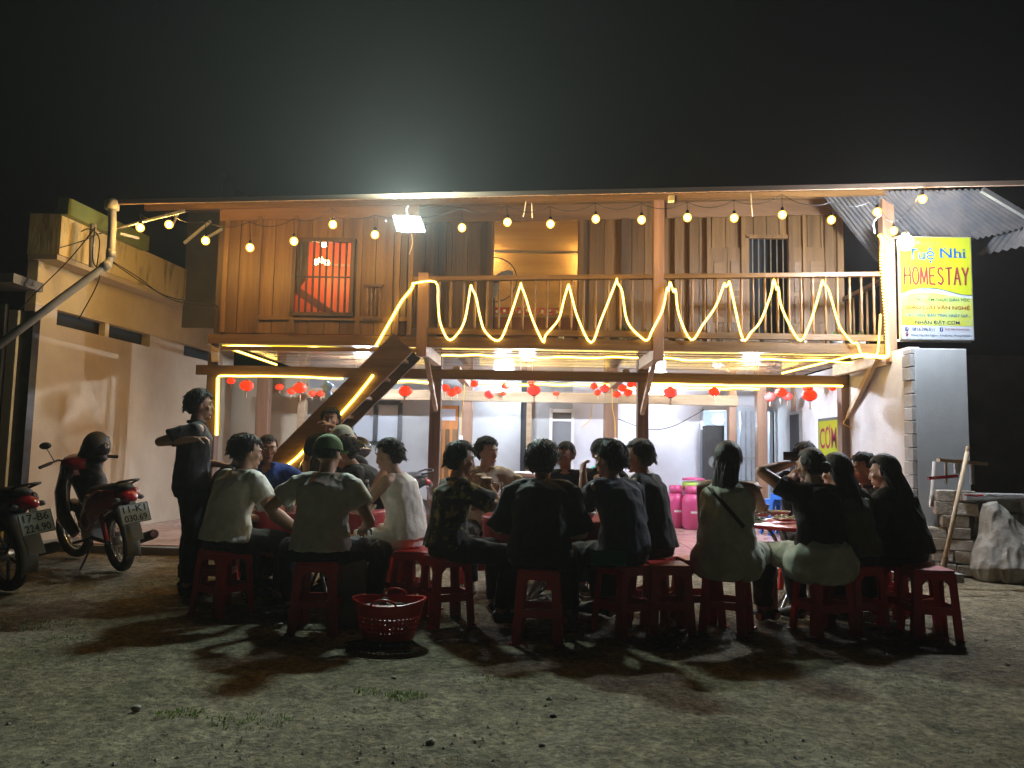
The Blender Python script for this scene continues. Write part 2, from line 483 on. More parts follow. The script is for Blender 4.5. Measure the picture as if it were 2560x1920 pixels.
# balcony floor boards on top, edge
# wall with planks of the left room (flush with balcony)
def plank_wall(x0, x1, y, z0, z1, holes, w=.19, m='wood_z', top=None, name='wall_plank', t=.022):
    x = x0
    while x < x1 - .02:
        ww = min(w * random.uniform(.88, 1.14), x1 - x)
        if x1 - x - ww < .05: ww = x1 - x
        segs = [(z0, top(x) if top else z1)]
        for hx0, hx1, hz0, hz1 in holes:
            if x + ww > hx0 + .01 and x < hx1 - .01:
                ns = []
                for a, b in segs:
                    if hz0 > a: ns.append((a, min(b, hz0)))
                    if hz1 < b: ns.append((max(a, hz1), b))
                segs = ns
        for a, b in segs:
            if b - a < .02: continue
            mb = MB().box((x + ww / 2, y + random.uniform(-.003, .003), (a + b) / 2), (ww - .008, t, b - a))
            part(mb, name, mat[m])
        x += ww
def rect(x0, y0, x1, y1, Y, D=True):
    f = aD if D else at
    a = f(x0, y1, Y); b = f(x1, y0, Y)
    return a.x, b.x, a.z, b.z          # x0, x1, z0, z1
winL = rect(634, 522, 766, 680, YF)
botz = ZB + .12
plank_wall(XL + .05, XM, YF - .02, botz, 0, [winL], .205, top=lambda x: rz_(x, YF) + .0)
# backing, so that no light leaks through the joints
def backing(x0, x1, y, z0, z1, holes, name='wall_backing'):
    mb = MB(); xs_ = sorted({x0, x1, *[h[0] for h in holes], *[h[1] for h in holes]})
    for a, b in zip(xs_, xs_[1:]):
        if b - a < .001: continue
        segs = [(z0, z1)]
        for h in holes:
            if (a + b) / 2 > h[0] and (a + b) / 2 < h[1]:
                ns = []
                for p, q in segs:
                    if h[2] > p: ns.append((p, h[2]))
                    if h[3] < q: ns.append((h[3], q))
                segs = ns
        for p, q in segs: mb.box(((a + b) / 2, y, (p + q) / 2), (b - a, .02, q - p))
    part(mb, name, mat['wood_dark'])
backing(XL, XM, YF + .004, ZB + .12, rz_(XL, YF) - .0, [winL])
mb = MB().box((XL - .01, (YF + 13.3) / 2, (ZB + 4.4) / 2 + .05), (.03, 13.3 - YF, 4.5 - ZB - .1)); part(mb, 'side_wall', mat['wood_dark'])
mb = MB().box((XM, (YF + YB) / 2, (botz + 4.2) / 2), (.03, YB - YF - .03, 4.2 - botz)); part(mb, 'side_wall', mat['wood_z'])
# horizontal rails on the left room's wall
for (x0, y0, x1, y1, th) in ((548, 686, 882, 690, .05), (480, 752, 905, 757, .05)):
    a, b = aD(x0, y0, YF - .04), aD(x1, y1, YF - .04)
    part(MB().beam(a, b, .035, th), 'wall_rail', mat['wood_x'])
for x in (481, 552, 630, 772, 856, 884):
    a = aD(x, 700, YF - .045)
    part(MB().beam((a.x, a.y, botz), (a.x, a.y, rz_(a.x, YF) - .14), .05, .04, up=(0,1,0)), 'wall_stile', mat['wood_z'])
# top orange fascia boards
for (x0, x1, Y_) in ((476, 905, YF - .045), (905, 1395, YB - .09), (1440, 1815, YB - .09)):
    a, b = aD(x0, 462, Y_), aD(x1, 462, Y_)
    ztop = rz_(a.x, Y_) + .0; hgt = .17 if Y_ < 9.5 else .24
    part(MB().beam((a.x, Y_, rz_(a.x, Y_) - hgt / 2), (b.x, Y_, rz_(b.x, Y_) - hgt / 2), .02, hgt), 'fascia_board', M_('orange_fascia', (.17,.085,.035), (.25,.135,.06), 2, .6, .15, 20, stretch=(.4,3,3)))
# window of the left room: frame, bars, sill, open shutters, red lit inside
fw = MB(); x0, x1, z0, z1 = winL
for a, b in (((x0, z0), (x1, z0)), ((x0, z1), (x1, z1))): fw.beam((a[0]-.03, YF - .05, a[1]), (b[0]+.03, YF - .05, b[1]), .06, .045)
for x in (x0, x1): fw.beam((x, YF - .05, z0), (x, YF - .05, z1), .045, .06, up=(0,1,0))
wf = part(fw, 'window_frame', mat['wood_dark'])
for i in range(1, 9):
    x = x0 + (x1 - x0) * i / 9
    MB().tube([(x, YF - .06, z0), (x, YF - .06, z1)], .014, 6).build('window_bar', mat['metal_dark'], wf)
zc = z0 + (z1 - z0) * .5
MB().beam((x0, YF - .05, zc), (x1, YF - .05, zc), .02, .02).build('crossbar', mat['metal_dark'], wf)
# carved baluster panel right of the window
px = rect(788, 618, 826, 690, YF - .03)
pf = MB()
for z in (px[2], px[3]): pf.beam((px[0]-.02, YF-.05, z), (px[1]+.02, YF-.05, z), .03, .03)
cp = part(pf, 'carved_panel', mat['wood_dark_x'])
for i in range(4):
    x = px[0] + (px[1] - px[0]) * (i + .5) / 4
    h = px[3] - px[2] - .03
    MB().lathe([(.010, 0), (.010, h*.1), (.019, h*.3), (.008, h*.5), (.019, h*.7), (.010, h*.9), (.010, h)], (x, YF - .05, px[2] + .015), 8).build('spindle', mat['wood_x'], cp, smooth=True)
# small room behind that window
def room(x0, x1, y0, y1, z0, z1, m_wall, m_ceil, name='room_lining'):
    mb = MB()
    mb.box(((x0+x1)/2, y1, (z0+z1)/2), (x1-x0, .02, z1-z0)); mb.box((x0, (y0+y1)/2, (z0+z1)/2), (.02, y1-y0, z1-z0))
    mb.box((x1, (y0+y1)/2, (z0+z1)/2), (.02, y1-y0, z1-z0)); part(mb, name, m_wall)
    part(MB().box(((x0+x1)/2, (y0+y1)/2, z1), (x1-x0-.01, y1-y0-.01, .02)), 'room_ceiling', m_ceil)
RX0, RX1 = x0 - .35, x1 + .35
room(RX0, RX1, YF + .03, YF + 1.25, ZT, 4.12, M_('red_painted_boards', (.42,.10,.03), (.55,.17,.05), 2, .5, .2, 20, stretch=(4,4,.3)), M_('amber_ceiling', (.5,.25,.08), None))
# slanting inner board and rail seen inside the window
a, b = aD(628, 618, YF + .9), aD(755, 705, YF + .9)
part(MB().beam(a, b, .03, .10), 'inner_stair_board', mat['wood_dark_x'])
a, b = aD(700, 572, YF + 1.1), aD(766, 574, YF + 1.1)
part(MB().beam(a, b, .02, .03), 'inner_rail', mat['wood_pale'])
lamp_room = thing('ceiling_lamp', 'warm cluster lamp of round bulbs glowing inside the barred red window', 'lamp', aD(690, 540, YF + .7))
MB().tube([aD(690, 528, YF+.7), (aD(690, 520, YF+.7).x, YF + .7, 4.1)], .006, 6).build('cord', mat['wire'], lamp_room)
for (x, y) in ((700, 528), (682, 566), (706, 567), (693, 562)):
    MB().ellipsoid(aD(x, y, YF + .7), (.035, .035, .035)).build('bulb', emitter('room_bulb', (1.0, .45, .16), 110), lamp_room, smooth=True)
part(MB().box(((el.x + XL) / 2 - .15, 10.9, 3.75), (XL - el.x + .5, .04, 1.75)), 'gable_infill', M_('dim_green_sheet', (.10,.10,.075), (.15,.14,.11), 2, .8, .1, 20))
# curtain pulled to the left side of the barred window
for pts in (((634,522),(668,522),(661,560),(658,605),(634,640)), ((766,560),(764,600),(768,660),(775,660),(775,540))):
    mbc = MB(); p3 = [aD(x, y, YF - .035) for x, y in pts]; n = len(p3); b3 = [p + Vector((0, .02, 0)) for p in p3]
    mbc.add(p3 + b3, [tuple(range(n)), tuple(range(n, 2*n))[::-1]] + [(i, (i+1)%n, n+(i+1)%n, n+i) for i in range(n)]); part(mbc, 'window_curtain', mat['wood_dark'])
# ---- wall behind the balcony
open1 = rect(1063, 470, 1249, 728, YB)
winR = rect(1612, 515, 1702, 735, YB)
dark1 = rect(946, 480, 966, 735, YB)
XW1 = aD(1818, 600, YB).x
holes = [open1, winR]
plank_wall(XM + .02, XW1, YB - .02, ZT + .002, 0, holes, .19, top=lambda x: rz_(x, YB) - .0)
backing(XM, XW1, YB + .004, ZT + .002, rz_(XM, YB) - .02, holes)
for (x, w, m_) in ((955, .10, 'wood_dark'), (1057, .06, 'wood_z'), (1255, .06, 'wood_z'), (1350, .11, 'wood_dark'), (1462, .07, 'wood_z'), (1498, .12, 'wood_z'), (1530, .05, 'wood_z'), (1605, .05, 'wood_z'), (1708, .06, 'wood_z'), (1738, .05, 'wood_z'), (1790, .10, 'wood_z'), (1815, .08, 'wood_z')):
    a = aD(x, 600, YB - .07)
    part(MB().beam((a.x, a.y, ZT + .002), (a.x, a.y, rz_(a.x, YB) - .26), w, .06, up=(0,1,0)), 'wall_stile', mat[m_])
# door leaf panels beside the dark window
for (x0_, x1_) in ((1535, 1570), (1572, 1603), (1712, 1734), (1742, 1786)):
    q = rect(x0_, 535, x1_, 725, YB - .06)
    dl = part(MB().box(((q[0]+q[1])/2, YB - .055, (q[2]+q[3])/2), (q[1]-q[0], .02, q[3]-q[2]), ), 'shutter_leaf', mat['wood_z'])
    MB().box(((q[0]+q[1])/2, YB - .072, (q[2]+q[3])/2 + .2), ((q[1]-q[0])*.6, .014, (q[3]-q[2])*.35)).build('raised_panel', mat['wood_x'], dl, bevel=.004)
    MB().box(((q[0]+q[1])/2, YB - .072, (q[2]+q[3])/2 - .25), ((q[1]-q[0])*.6, .014, (q[3]-q[2])*.3)).build('raised_panel', mat['wood_x'], dl, bevel=.004)
# dark window with bars
x0, x1, z0, z1 = winR
part(MB().box(((x0+x1)/2, YB + .5, (z0+z1)/2), (x1-x0+.6, .02, z1-z0+.3)), 'dark_room', mat['void'])
fw = MB()
for z in (z0, z1): fw.beam((x0-.02, YB-.05, z), (x1+.02, YB-.05, z), .06, .05)
for x in (x0, x1): fw.beam((x, YB-.05, z0), (x, YB-.05, z1), .05, .06, up=(0,1,0))
wf2 = part(fw, 'window_frame', mat['wood_z'])
for i in range(1, 7):
    x = x0 + (x1-x0)*i/7
    MB().tube([(x, YB-.04, z0), (x, YB-.04, z1)], .008, 6).build('window_bar', mat['metal'], wf2)
# lit opening: frame and room
x0, x1, z0, z1 = open1
fw = MB()
for x in (x0-.02, x1+.02): fw.beam((x, YB-.04, z0), (x, YB-.04, z1), .04, .07, up=(0,1,0))
fw.beam((x0-.04, YB-.04, z1+.02), (x1+.04, YB-.04, z1+.02), .07, .04)
part(fw, 'door_frame', mat['wood_z'])
amber = M_('amber_boards', (.46,.30,.12), (.58,.40,.17), 2, .55, .2, 20, stretch=(.3,4,4))
room(x0 - .6, x1 + .5, YB + .03, YB + .75, ZT, 4.75, amber, amber)
for z in (2.75, 3.15):
    part(MB().beam((x0-.6, YB+.72, z), (x1+.5, YB+.72, z), .04, .05), 'inner_rail', mat['wood_pale'])
part(MB().box(((x0+x1)/2, YB + .66, ZT + .30), (x1-x0+1.0, .03, .60)), 'low_partition', M_('red_brown_boards', (.16,.05,.025), (.24,.08,.035), 2, .5, .2, 20, stretch=(5,5,.3)))
rb = part(MB().box(((x0+x1)/2 - .1, YB + .70, 3.22), (1.0, .012, .10)), 'red_bunting', mat['red_paint'])
for k in range(9): MB().box(((x0+x1)/2 - .55 + k * .11, YB + .69, 3.22 + random.uniform(-.02, .02)), (.035, .006, .04)).build('white_patch', mat['white'], rb)
lr = thing('room_lamp', 'warm ceiling lamp lighting the amber room behind the balcony', 'lamp', ((x0+x1)/2, YB + .35, 4.2))
for sx in (-.55, .55):
    MB().ellipsoid(((x0+x1)/2 + sx * 1.25, YB + .55, 3.98), (.04, .04, .03)).build('bulb', emitter('amber_bulb', (1.0, .60, .20), 150), lr, smooth=True)
MB().box(((x0+x1)/2, YB+.55, 4.06), (1.5, .05, .03)).build('lamp_bar', mat['metal'], lr)
# ---- posts on the upper floor and balcony railing
up_posts = []
for x, yb in ((913, 605), (1421, 600)):
    a = aD(x, 700, YF + .02)
    part(MB().beam((a.x, a.y, ZB - .12), (a.x, a.y, rz_(a.x, a.y)-.02 if x > 1000 else 3.28), .125, .125, up=(0,1,0)), 'balcony_post', mat['wood_post'], bevel=.006)
a = aD(1917, 600, YF + .02)
part(MB().beam((a.x, a.y, ZB - .1), (a.x, a.y, rz_(a.x, a.y)), .135, .13, up=(0,1,0)), 'balcony_post', mat['wood_post'], bevel=.006)
XC = a.x
h0, h1 = aD(893, 603, YF), aD(1900, 593, YF)
rail = part(MB().beam(h0, h1, .075, .055), 'handrail', mat['wood_x'], bevel=.006)
b0, b1 = aD(905, 742, YF), aD(1905, 735, YF)
part(MB().beam((b0.x, YF - .012, ZT + .06), (b1.x, YF - .012, ZT + .06), .06, .07), 'bottom_rail', mat['wood_x'])
n = 38
for i in range(n + 1):
    x = at(1036 + (2185 - 1036) * i / n, 760, YF).x + random.uniform(-.006, .006)
    if any(abs(x - aD(q, 700, YF).x) < .08 for q in (913, 1421, 1917)): continue
    zt = h0.z + (h1.z - h0.z) * (x - h0.x) / (h1.x - h0.x) - .027
    h = zt - (ZT + .095)
    o = MB().lathe([(.013, 0), (.016, h*.08), (.012, h*.12), (.019, h*.3), (.013, h*.5), (.019, h*.72), (.012, h*.88), (.016, h*.93), (.013, h)], (x, YF, ZT + .095), 7)
    part(o, 'baluster', mat['wood_z'], smooth=True)
# end return of the railing on the right
for k in range(6):
    y = YF + .18 + k * .2
    part(MB().lathe([(.014, 0), (.018, .25), (.014, .5), (.014, .66)], (XC, y, ZT + .09), 7), 'baluster', mat['wood_z'], smooth=True)
part(MB().beam((XC, YF+.08, ZT + .78), (XC, YB, ZT + .78), .07, .05), 'handrail', mat['wood_x'])
# ---- ground floor posts and beams
for px_ in (533, 1090, 1606, 2112):
    a = at(px_, 1000, YP)
    part(MB().beam((a.x, YP, FZ), (a.x, YP, ZB + .03), .15, .15, up=(0,1,0)), 'ground_post', mat['post_dark'], bevel=.01)
g0, g1 = at(490, 934, YP - .1), at(2118, 951, YP - .1)
gz = 2.19
part(MB().beam((g0.x, YP - .09, gz), (g1.x, YP - .09, gz), .06, .13), 'tie_beam', mat['wood_dark_x'], bevel=.005)  # dark wood colour carries the beam's backlit shade
# braces from the post row to the balcony front
for pl, pu in ((1090, 913), (1606, 1421)):
    a = at(pl, 1000, YP - .1); b = aD(pu, 800, YF + .1)
    part(MB().beam((a.x, YP - .08, 1.72), (b.x, YF + .25, ZB - .02), .05, .07), 'brace', mat['wood_pale'])
    part(MB().beam((a.x, YP, ZB - .03), (b.x, YF - .02, ZB - .03), .10, .14), 'cantilever_beam', mat['wood_pale'], bevel=.005)
a = at(2112, 1000, YP); b = aD(1925, 775, YF)
part(MB().beam((a.x + .02, YP - .05, 1.72), (b.x - .1, YF + .15, ZB - .03), .05, .075), 'brace', mat['wood_pale'])
part(MB().beam((a.x - .1, YP, ZB - .06), (b.x, YF, ZB - .06), .11, .14), 'cantilever_beam', mat['wood_pale'])
a0 = at(533, 1000, YP)
part(MB().beam((a0.x, YP, ZB - .04), (XL, YF, ZB - .04), .09, .12), 'cantilever_beam', mat['wood_pale'])
# inner posts and back beams
YI = 12.3
for px_, w, m_ in ((660, .20, 'wood_post'), (757, .12, 'wood_pale'), (1169, .17, 'wood_post'), (1527, .22, 'wood_post'), (1829, .12, 'wood_post'), (1902, .16, 'wood_post'), (1996, .20, 'wood_post')):
    a = at(px_, 1000, YI)
    part(MB().beam((a.x, YI, FZ), (a.x, YI, ZB + .03), w, .16, up=(0,1,0)), 'inner_post', mat[m_], bevel=.01)
a, b = at(745, 1000, YI), at(1840, 1000, YI)
part(MB().beam((a.x, YI - .1, 2.05), (b.x, YI - .1, 2.05), .07, .16), 'inner_beam', mat['wood_pale'], bevel=.006)
for px_ in (1169, 1527):
    a = at(px_, 1000, YI)
    part(MB().beam((a.x, YI - .15, 2.26), (a.x, YP + .1, 2.26), .10, .12), 'cross_beam', mat['wood_pale'])
# ---- back wall of the ground floor (white / grey plaster) with its openings
bw = thing('ground_floor_back_wall', 'grey and white plastered back wall with doors under the stilt house', 'wall', (0, YBK, 0))
def pan(px0, px1, m_, z0=FZ - .02, z1=ZB + .03, y=YBK, t=.06, name='wall_panel'):
    a, b = at(px0, 1000, y), at(px1, 1000, y)
    return MB().box(((a.x+b.x)/2, y + t/2, (z0+z1)/2), (b.x-a.x, t, z1-z0)).build(name, m_, bw)
pan(380, 770, mat['plaster'])
pan(770, 880, mat['render_gray'], y=YBK + .02)
pan(880, 1002, mat['render_gray'], z1=1.28); pan(880, 1002, mat['render_gray'], z0=1.99)
pan(1002, 1095, mat['render_gray'])
pan(1095, 1148, mat['render_gray'], z0=1.96)
pan(1148, 1303, mat['render_gray']); pan(1303, 1317, mat['void'], y=YBK + .05)
pan(1317, 1330, mat['wood_pale'], y=YBK - .08, name='wall_post')
pan(1330, 1378, mat['render_gray']); pan(1378, 1432, mat['render_gray'], z0=1.92); 
pan(1432, 1748, mat['plaster_w']); pan(1748, 1838, mat['plaster_w'], z0=1.97)
pan(1838, 1925, mat['plaster_w'], z0=1.97); pan(1925, 1975, mat['plaster_w'], z0=1.97); pan(1975, 2140, mat['plaster_w'])
# wooden door with glazing at the left, grey door, metal folding shutter, dark door
def door(px0, px1, z1, m_, name, y=YBK + .03):
    a, b = at(px0, 1000, y), at(px1, 1000, y)
    d = MB().box(((a.x+b.x)/2, y, (z1+FZ)/2), (b.x-a.x-.02, .035, z1-FZ)).build(name, m_, bw)
    return d, a.x, b.x
d, xa, xb = door(1095, 1148, 1.96, M_('orange_varnished_door', (.42,.15,.03), (.55,.22,.05), 3, .3, .15, 20, stretch=(5,5,.3)), 'wooden_door')
MB().box(((xa+xb)/2, YBK + .005, 1.80), ((xb-xa)*.7, .01, .2)).build('glass_pane', M_('frosted_pane', (.5,.55,.62), None, rough=.1), d)
for k in range(3):
    MB().box((xa + (xb-xa)*(k+.5)/3, YBK + .005, .95), ((xb-xa)*.2, .014, 1.2)).build('raised_panel', mat['wood_z'], d, bevel=.005)
d, xa, xb = door(1378, 1432, 1.92, M_('grey_door', (.16,.17,.18), None, rough=.5), 'grey_door')
fr = MB()
for x in (xa, xb): fr.beam((x, YBK-.03, FZ), (x, YBK-.03, 1.94), .05, .05, up=(0,1,0))
fr.beam((xa, YBK-.03, 1.90), (xb, YBK-.03, 1.90), .05, .06); fr.beam((xa, YBK-.03, 1.74), (xb, YBK-.03, 1.74), .04, .04); fr.build('door_frame', mat['white'], bw)
d, xa, xb = door(1850, 1890, 1.97, M_('pale_blue_metal_shutter', (.42,.48,.56), (.5,.56,.62), 4, .4, .1, 20, metal=.2), 'metal_shutter', YBK - .02)
for k in range(4):
    MB().box((xa + (xb-xa)*k/3, YBK - .05, 1.0), (.018, .03, 1.9)).build('shutter_rib', mat['metal'], d)
MB().box(((xa+xb)/2, YBK - .05, 1.15), (xb-xa, .03, .03)).build('shutter_rib', mat['metal'], d)
d, xa, xb = door(1925, 1975, 1.97, mat['void'], 'dark_doorway', YBK + .3)
fr = MB()
for px_ in (1752, 1838, 1925, 1975):
    x = at(px_, 1000, YBK).x; fr.beam((x, YBK-.02, FZ), (x, YBK-.02, 1.98), .05, .06, up=(0,1,0))
fr.beam((at(1752,1000,YBK).x, YBK-.02, 1.98), (at(1975,1000,YBK).x, YBK-.02, 1.98), .06, .05); fr.build('door_frame', M_('aluminium_frame', (.5,.55,.6), None, rough=.35, metal=.4), bw)
# lit back room beyond the doorway
x0, x1 = at(1752, 1000, YBK).x, at(1840, 1000, YBK).x
mb = MB(); mb.box(((x0+x1)/2, YBK + 2.2, 1.1), (2.6, .04, 2.2)); mb.box((x0-.7, YBK+1.2, 1.1), (.04, 2.0, 2.2)); mb.box((x1+.9, YBK+1.2, 1.1), (.04, 2.0, 2.2))
mb.box(((x0+x1)/2, YBK+1.2, 2.25), (2.6, 2.2, .04)); mb.build('back_room', mat['plaster_w'], bw)
bl = thing('fluorescent_lamp', 'white fluorescent lamp glaring in the doorway of the back room', 'lamp', at(1795, 1052, YBK + .8))
MB().ellipsoid(at(1795, 1050, YBK + .8), (.10, .05, .075)).build('tube', emitter('door_lamp', (.62, .82, 1.0), 260), bl, smooth=True)
MB().box(at(1795, 1036, YBK + .8), (.16, .05, .02)).build('fitting', mat['white'], bl)
# window on the left part of the back wall
xa, xb = at(880, 1000, YBK).x, at(1002, 1000, YBK).x
fw = MB()
for x in (xa, (xa+xb)/2, xb): fw.beam((x, YBK-.02, 1.28), (x, YBK-.02, 1.99), .07, .06, up=(0,1,0))
for z in (1.28, 1.99): fw.beam((xa, YBK-.02, z), (xb, YBK-.02, z), .06, .07)
wn_ = fw.build('window', mat['metal_dark'], bw)
for k in range(2):
    MB().box((xa + (xb-xa)*(.25+.5*k), YBK + .03, 1.635), ((xb-xa)/2-.07, .01, .64)).build('pane', M_('milky_pane', (.50,.55,.60), None, rough=.2), wn_)
# side wall on the right of the open floor, with the small yellow sign
XS = at(2285, 1100, 8.5).x
sw = thing('right_side_wall', 'pale plastered side wall running back at the right of the open floor', 'wall', (XS, 8.6, 0))
MB().box((XS + .06, 10.95, 1.2), (.12, 4.75, 2.45)).build('wall_panel', M_('pale_side_plaster', (.44,.43,.43), (.56,.55,.55), 2.4, .85, .2, 50, detail=9), sw)
fr = MB(); fr.box((XS - .02, 12.2, 1.35), (.03, .5, 1.1)); fr.build('window_frame', mat['metal'], sw)
MB().box((XS - .038, 12.2, 1.35), (.01, .40, 1.0)).build('pane', mat['void'], sw)
# ceiling lamps of the open ground floor
for i, (px_, y_) in enumerate(((905, 10.75), (1317, 10.75), (1880, 10.75))):
    x = at(px_, 900, y_).x
    L_ = thing('ceiling_tube_lamp', ['white ceiling tube lamp above the left table behind the stairs', 'white ceiling tube lamp above the middle bay', 'white ceiling tube lamp above the right bay near the gas bottles'][i], 'lamp', (x, y_, ZB), group='tube lamps under the floor boards')
    MB().tube([(x-.09, y_, ZB-.17), (x+.09, y_, ZB-.17)], .013, 8).build('tube', e_tube, L_, smooth=True)
    MB().box((x, y_, ZB - .145), (.22, .03, .02)).build('fitting', mat['white'], L_)
    for sx in (-.08, .08): MB().tube([(x+sx, y_, ZB-.14), (x+sx, y_, ZB+.03)], .004, 5).build('hanger', mat['metal'], L_)
e_back = emitter('back_tube', (.72, .82, 1.0), TUBE * .16)  # unseen fill lamps, added to brighten the back wall under the inner beam
for i, px_ in enumerate((1260, 1640)):
    x = at(px_, 900, 12.75).x
    L_ = thing('back_lamp', ['small white lamp behind the inner beam over the middle wall', 'small white lamp behind the inner beam over the white wall'][i], 'lamp', (x, 12.75, 2.2))
    MB().tube([(x-.15, 12.75, 2.18), (x+.15, 12.75, 2.18)], .013, 8).build('tube', e_back, L_, smooth=True)
    MB().box((x, 12.75, 2.205), (.34, .03, .02)).build('fitting', mat['white'], L_)
    for sx in (-.1, .1): MB().tube([(x+sx, 12.75, 2.21), (x+sx, 12.75, ZB+.03)], .004, 5).build('hanger', mat['metal'], L_)
# ================================================================== stairs
st = thing('wooden_staircase', 'steep dark wooden staircase climbing from the left table to the balcony', 'stairs', (0, 8.6, 0))
p1, p0 = at(1010, 858, 8.55), at(500, 1368, 8.55)
for dy in (0, .62):
    MB().beam((p0.x, 8.5 + dy, p0.z), (p1.x, 8.5 + dy, p1.z), .05, .30).build('stringer', mat['wood_x'] if dy == 0 else mat['wood_dark_x'], st)
for k in range(10):
    t = (k + .7) / 10.4
    MB().box((p0.x + (p1.x-p0.x)*t, 8.81, p0.z + (p1.z-p0.z)*t), (.24, .58, .035)).build('tread', mat['wood_x'], st)
# ================================================================== left concrete house
LB = thing('concrete_house', 'yellow lit concrete house with stained parapet on the left of the yard', 'house', (-5.6, 8.4, 0))
def lx(y): return -5.52 + (y - 8.4) * .085
def lwall(mb, y0, y1, z0a, z1a, z0b, z1b, off=0.0, t=.12):
    """slab on the left wall line between depths y0..y1, bottom/top given at both ends"""
    a, b = lx(y0) + off, lx(y1) + off
    vs_ = [(a-t, y0, z0a), (a, y0, z0a), (a, y0, z1a), (a-t, y0, z1a), (b-t, y1, z0b), (b, y1, z0b), (b, y1, z1b), (b-t, y1, z1b)]
    mb.add(vs_, [(0,1,2,3),(4,7,6,5),(0,4,5,1),(1,5,6,2),(2,6,7,3),(3,7,4,0)])
def lp(px, py, off=0.0):
    """depth and height on the left wall plane of a photo pixel"""
    y = 9.0
    for _ in range(12):
        p = at(px, py, y)
        y += ((p.x - (lx(y) + off)) / (-(at(px, py, y+1).x - p.x) + .085)) * .9
    return y, at(px, py, y).z
yA, zA = lp(80, 611, .25); yB_, zB_ = lp(500, 766, .25)
YE = 13.0
zpar0 = zA; 
lw = MB(); lwall(lw, 8.35, 8.9, 0, zA, 0, zA); 
ys0, zs0 = lp(141, 812); ys1, zs1 = lp(376, 832); _, zlo = lp(260, 838)
ZSL0, ZSL1 = 2.22, 2.42
_, ZSL1 = lp(200, 789); _, ZSL0 = lp(200, 826)
lw = MB(); lwall(lw, 8.3, YE, 0, ZSL0, 0, ZSL0); lw.build('lower_wall', mat['plaster'], LB)
lw = MB(); lwall(lw, 8.3, YE, ZSL1, zA, ZSL1, zA); lw.build('upper_wall', mat['plaster_y'], LB)
lw = MB(); lwall(lw, 8.3, ys0, ZSL0, ZSL1, ZSL0, ZSL1); lwall(lw, ys1, 11.4, ZSL0, ZSL1, ZSL0, ZSL1); lwall(lw, 12.4, YE, ZSL0, ZSL1, ZSL0, ZSL1); lw.build('wall_strip', mat['plaster'], LB)['kind'] = 'stuff'
lw = MB(); lwall(lw, ys0, YE, ZSL0 - .05, ZSL1 + .05, ZSL0 - .05, ZSL1 + .05, off=-.13, t=.02); lw.build('vent_slot', mat['void'], LB)
ym = (ys0 + ys1) / 2
lw = MB(); lwall(lw, ym - .04, ym + .04, ZSL0, ZSL1, ZSL0, ZSL1, off=-.01, t=.08); lw.build('slot_mullion', mat['plaster_y'], LB)
# parapet slab proud of the wall
_, zp1 = lp(84, 500, .28)
lw = MB(); lwall(lw, 8.25, YE, zA + .0, zp1, zA, zp1, off=.26, t=.36); lw.build('parapet', M_('stained_yellow_parapet', (.22,.18,.08), (.74,.62,.34), 6, .9, .3, 50, detail=12, stretch=(1,1,.22), contrast=(.32,.50)), LB)
lw = MB(); lwall(lw, 8.25, YE, zA - .06, zA - .001, zA - .06, zA - .001, off=.24, t=.33); lw.build('slab_lip', mat['plaster'], LB)
# green gutter sheet on the parapet
yg0, zg0 = lp(90, 490, .36); yg1, zg1 = lp(250, 560, .36)
lw = MB(); lwall(lw, 8.2, 9.75, zp1 - .02, zp1 + .17, zp1 - .02, zp1 + .17, off=.36, t=.12); lw.build('green_gutter', M_('green_fibre_sheet', (.16,.22,.08), (.24,.30,.13), 3, .55, .1, 30), LB)
# dark column and pale strip at the wall's front corner
a = at(70, 1000, 8.2)
MB().box((at(66, 900, 8.2).x, 8.2, 1.3), (.17, .12, 2.6)).build('corner_column', mat['metal_dark'], LB)
MB().box((at(33, 900, 8.15).x, 8.15, 1.3), (.10, .10, 2.6)).build('corner_strip', mat['plaster_y'], LB)
# dark wall left of it, closing the frame
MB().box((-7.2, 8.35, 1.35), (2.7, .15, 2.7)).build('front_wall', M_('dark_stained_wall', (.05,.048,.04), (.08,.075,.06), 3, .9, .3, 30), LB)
MB().beam((-8.2, 8.1, 2.92), (lx(8.2)+.05, 8.1, 2.90), .5, .10).build('canopy_slab', mat['concrete'], LB)
# ------------------------------------------------------------------ downpipe
dp = thing('downpipe', 'thick grey plastic downpipe dropping from the eave and slanting across the concrete house', 'pipe', at(280, 520, 8.1))
pts = [at(280, 515, 8.12), at(281, 560, 8.12), at(277, 640, 8.12), at(270, 660, 8.1), at(150, 748, 7.9), at(-60, 905, 7.6)]
MB().tube(pts, .043, 12).build('pipe', mat['pvc'], dp, smooth=True)
for p, q in ((pts[2], pts[1]), (pts[3], pts[4])):
    d = (q - p).normalized() * .07
    MB().tube([p - d * .3, p + d], .05, 12).build('collar', mat['pvc'], dp, smooth=True)
MB().lathe([(.075, 0), (.075, .09), (.045, .12)], pts[0] - Vector((0, 0, .04)), 12).build('gutter_outlet', mat['pvc'], dp, smooth=True)
p2 = thing('thin_downpipe', 'short grey pipe beside the thick downpipe on the parapet', 'pipe', at(231, 600, 8.35))
MB().tube([at(233, 560, 8.4), at(230, 668, 8.4)], .035, 10).build('pipe', mat['pvc'], p2, smooth=True)
MB().tube([at(233, 574, 8.4), at(233, 586, 8.4)], .042, 10).build('collar', mat['pvc'], p2, smooth=True)
# struts under the roof at the left
stt = thing('roof_struts', 'thin grey metal struts under the eave between the two houses', 'struts', aD(400, 480, 8.4))
for (x0, y0, x1, y1) in ((260, 492, 400, 455), (455, 478, 398, 525), (385, 460, 372, 488), (480, 495, 445, 515), (260, 505, 300, 515)):
    MB().beam(aD(x0, y0, 8.6), aD(x1, y1, 8.75), .02, .03).build('strut', mat['metal'], stt)
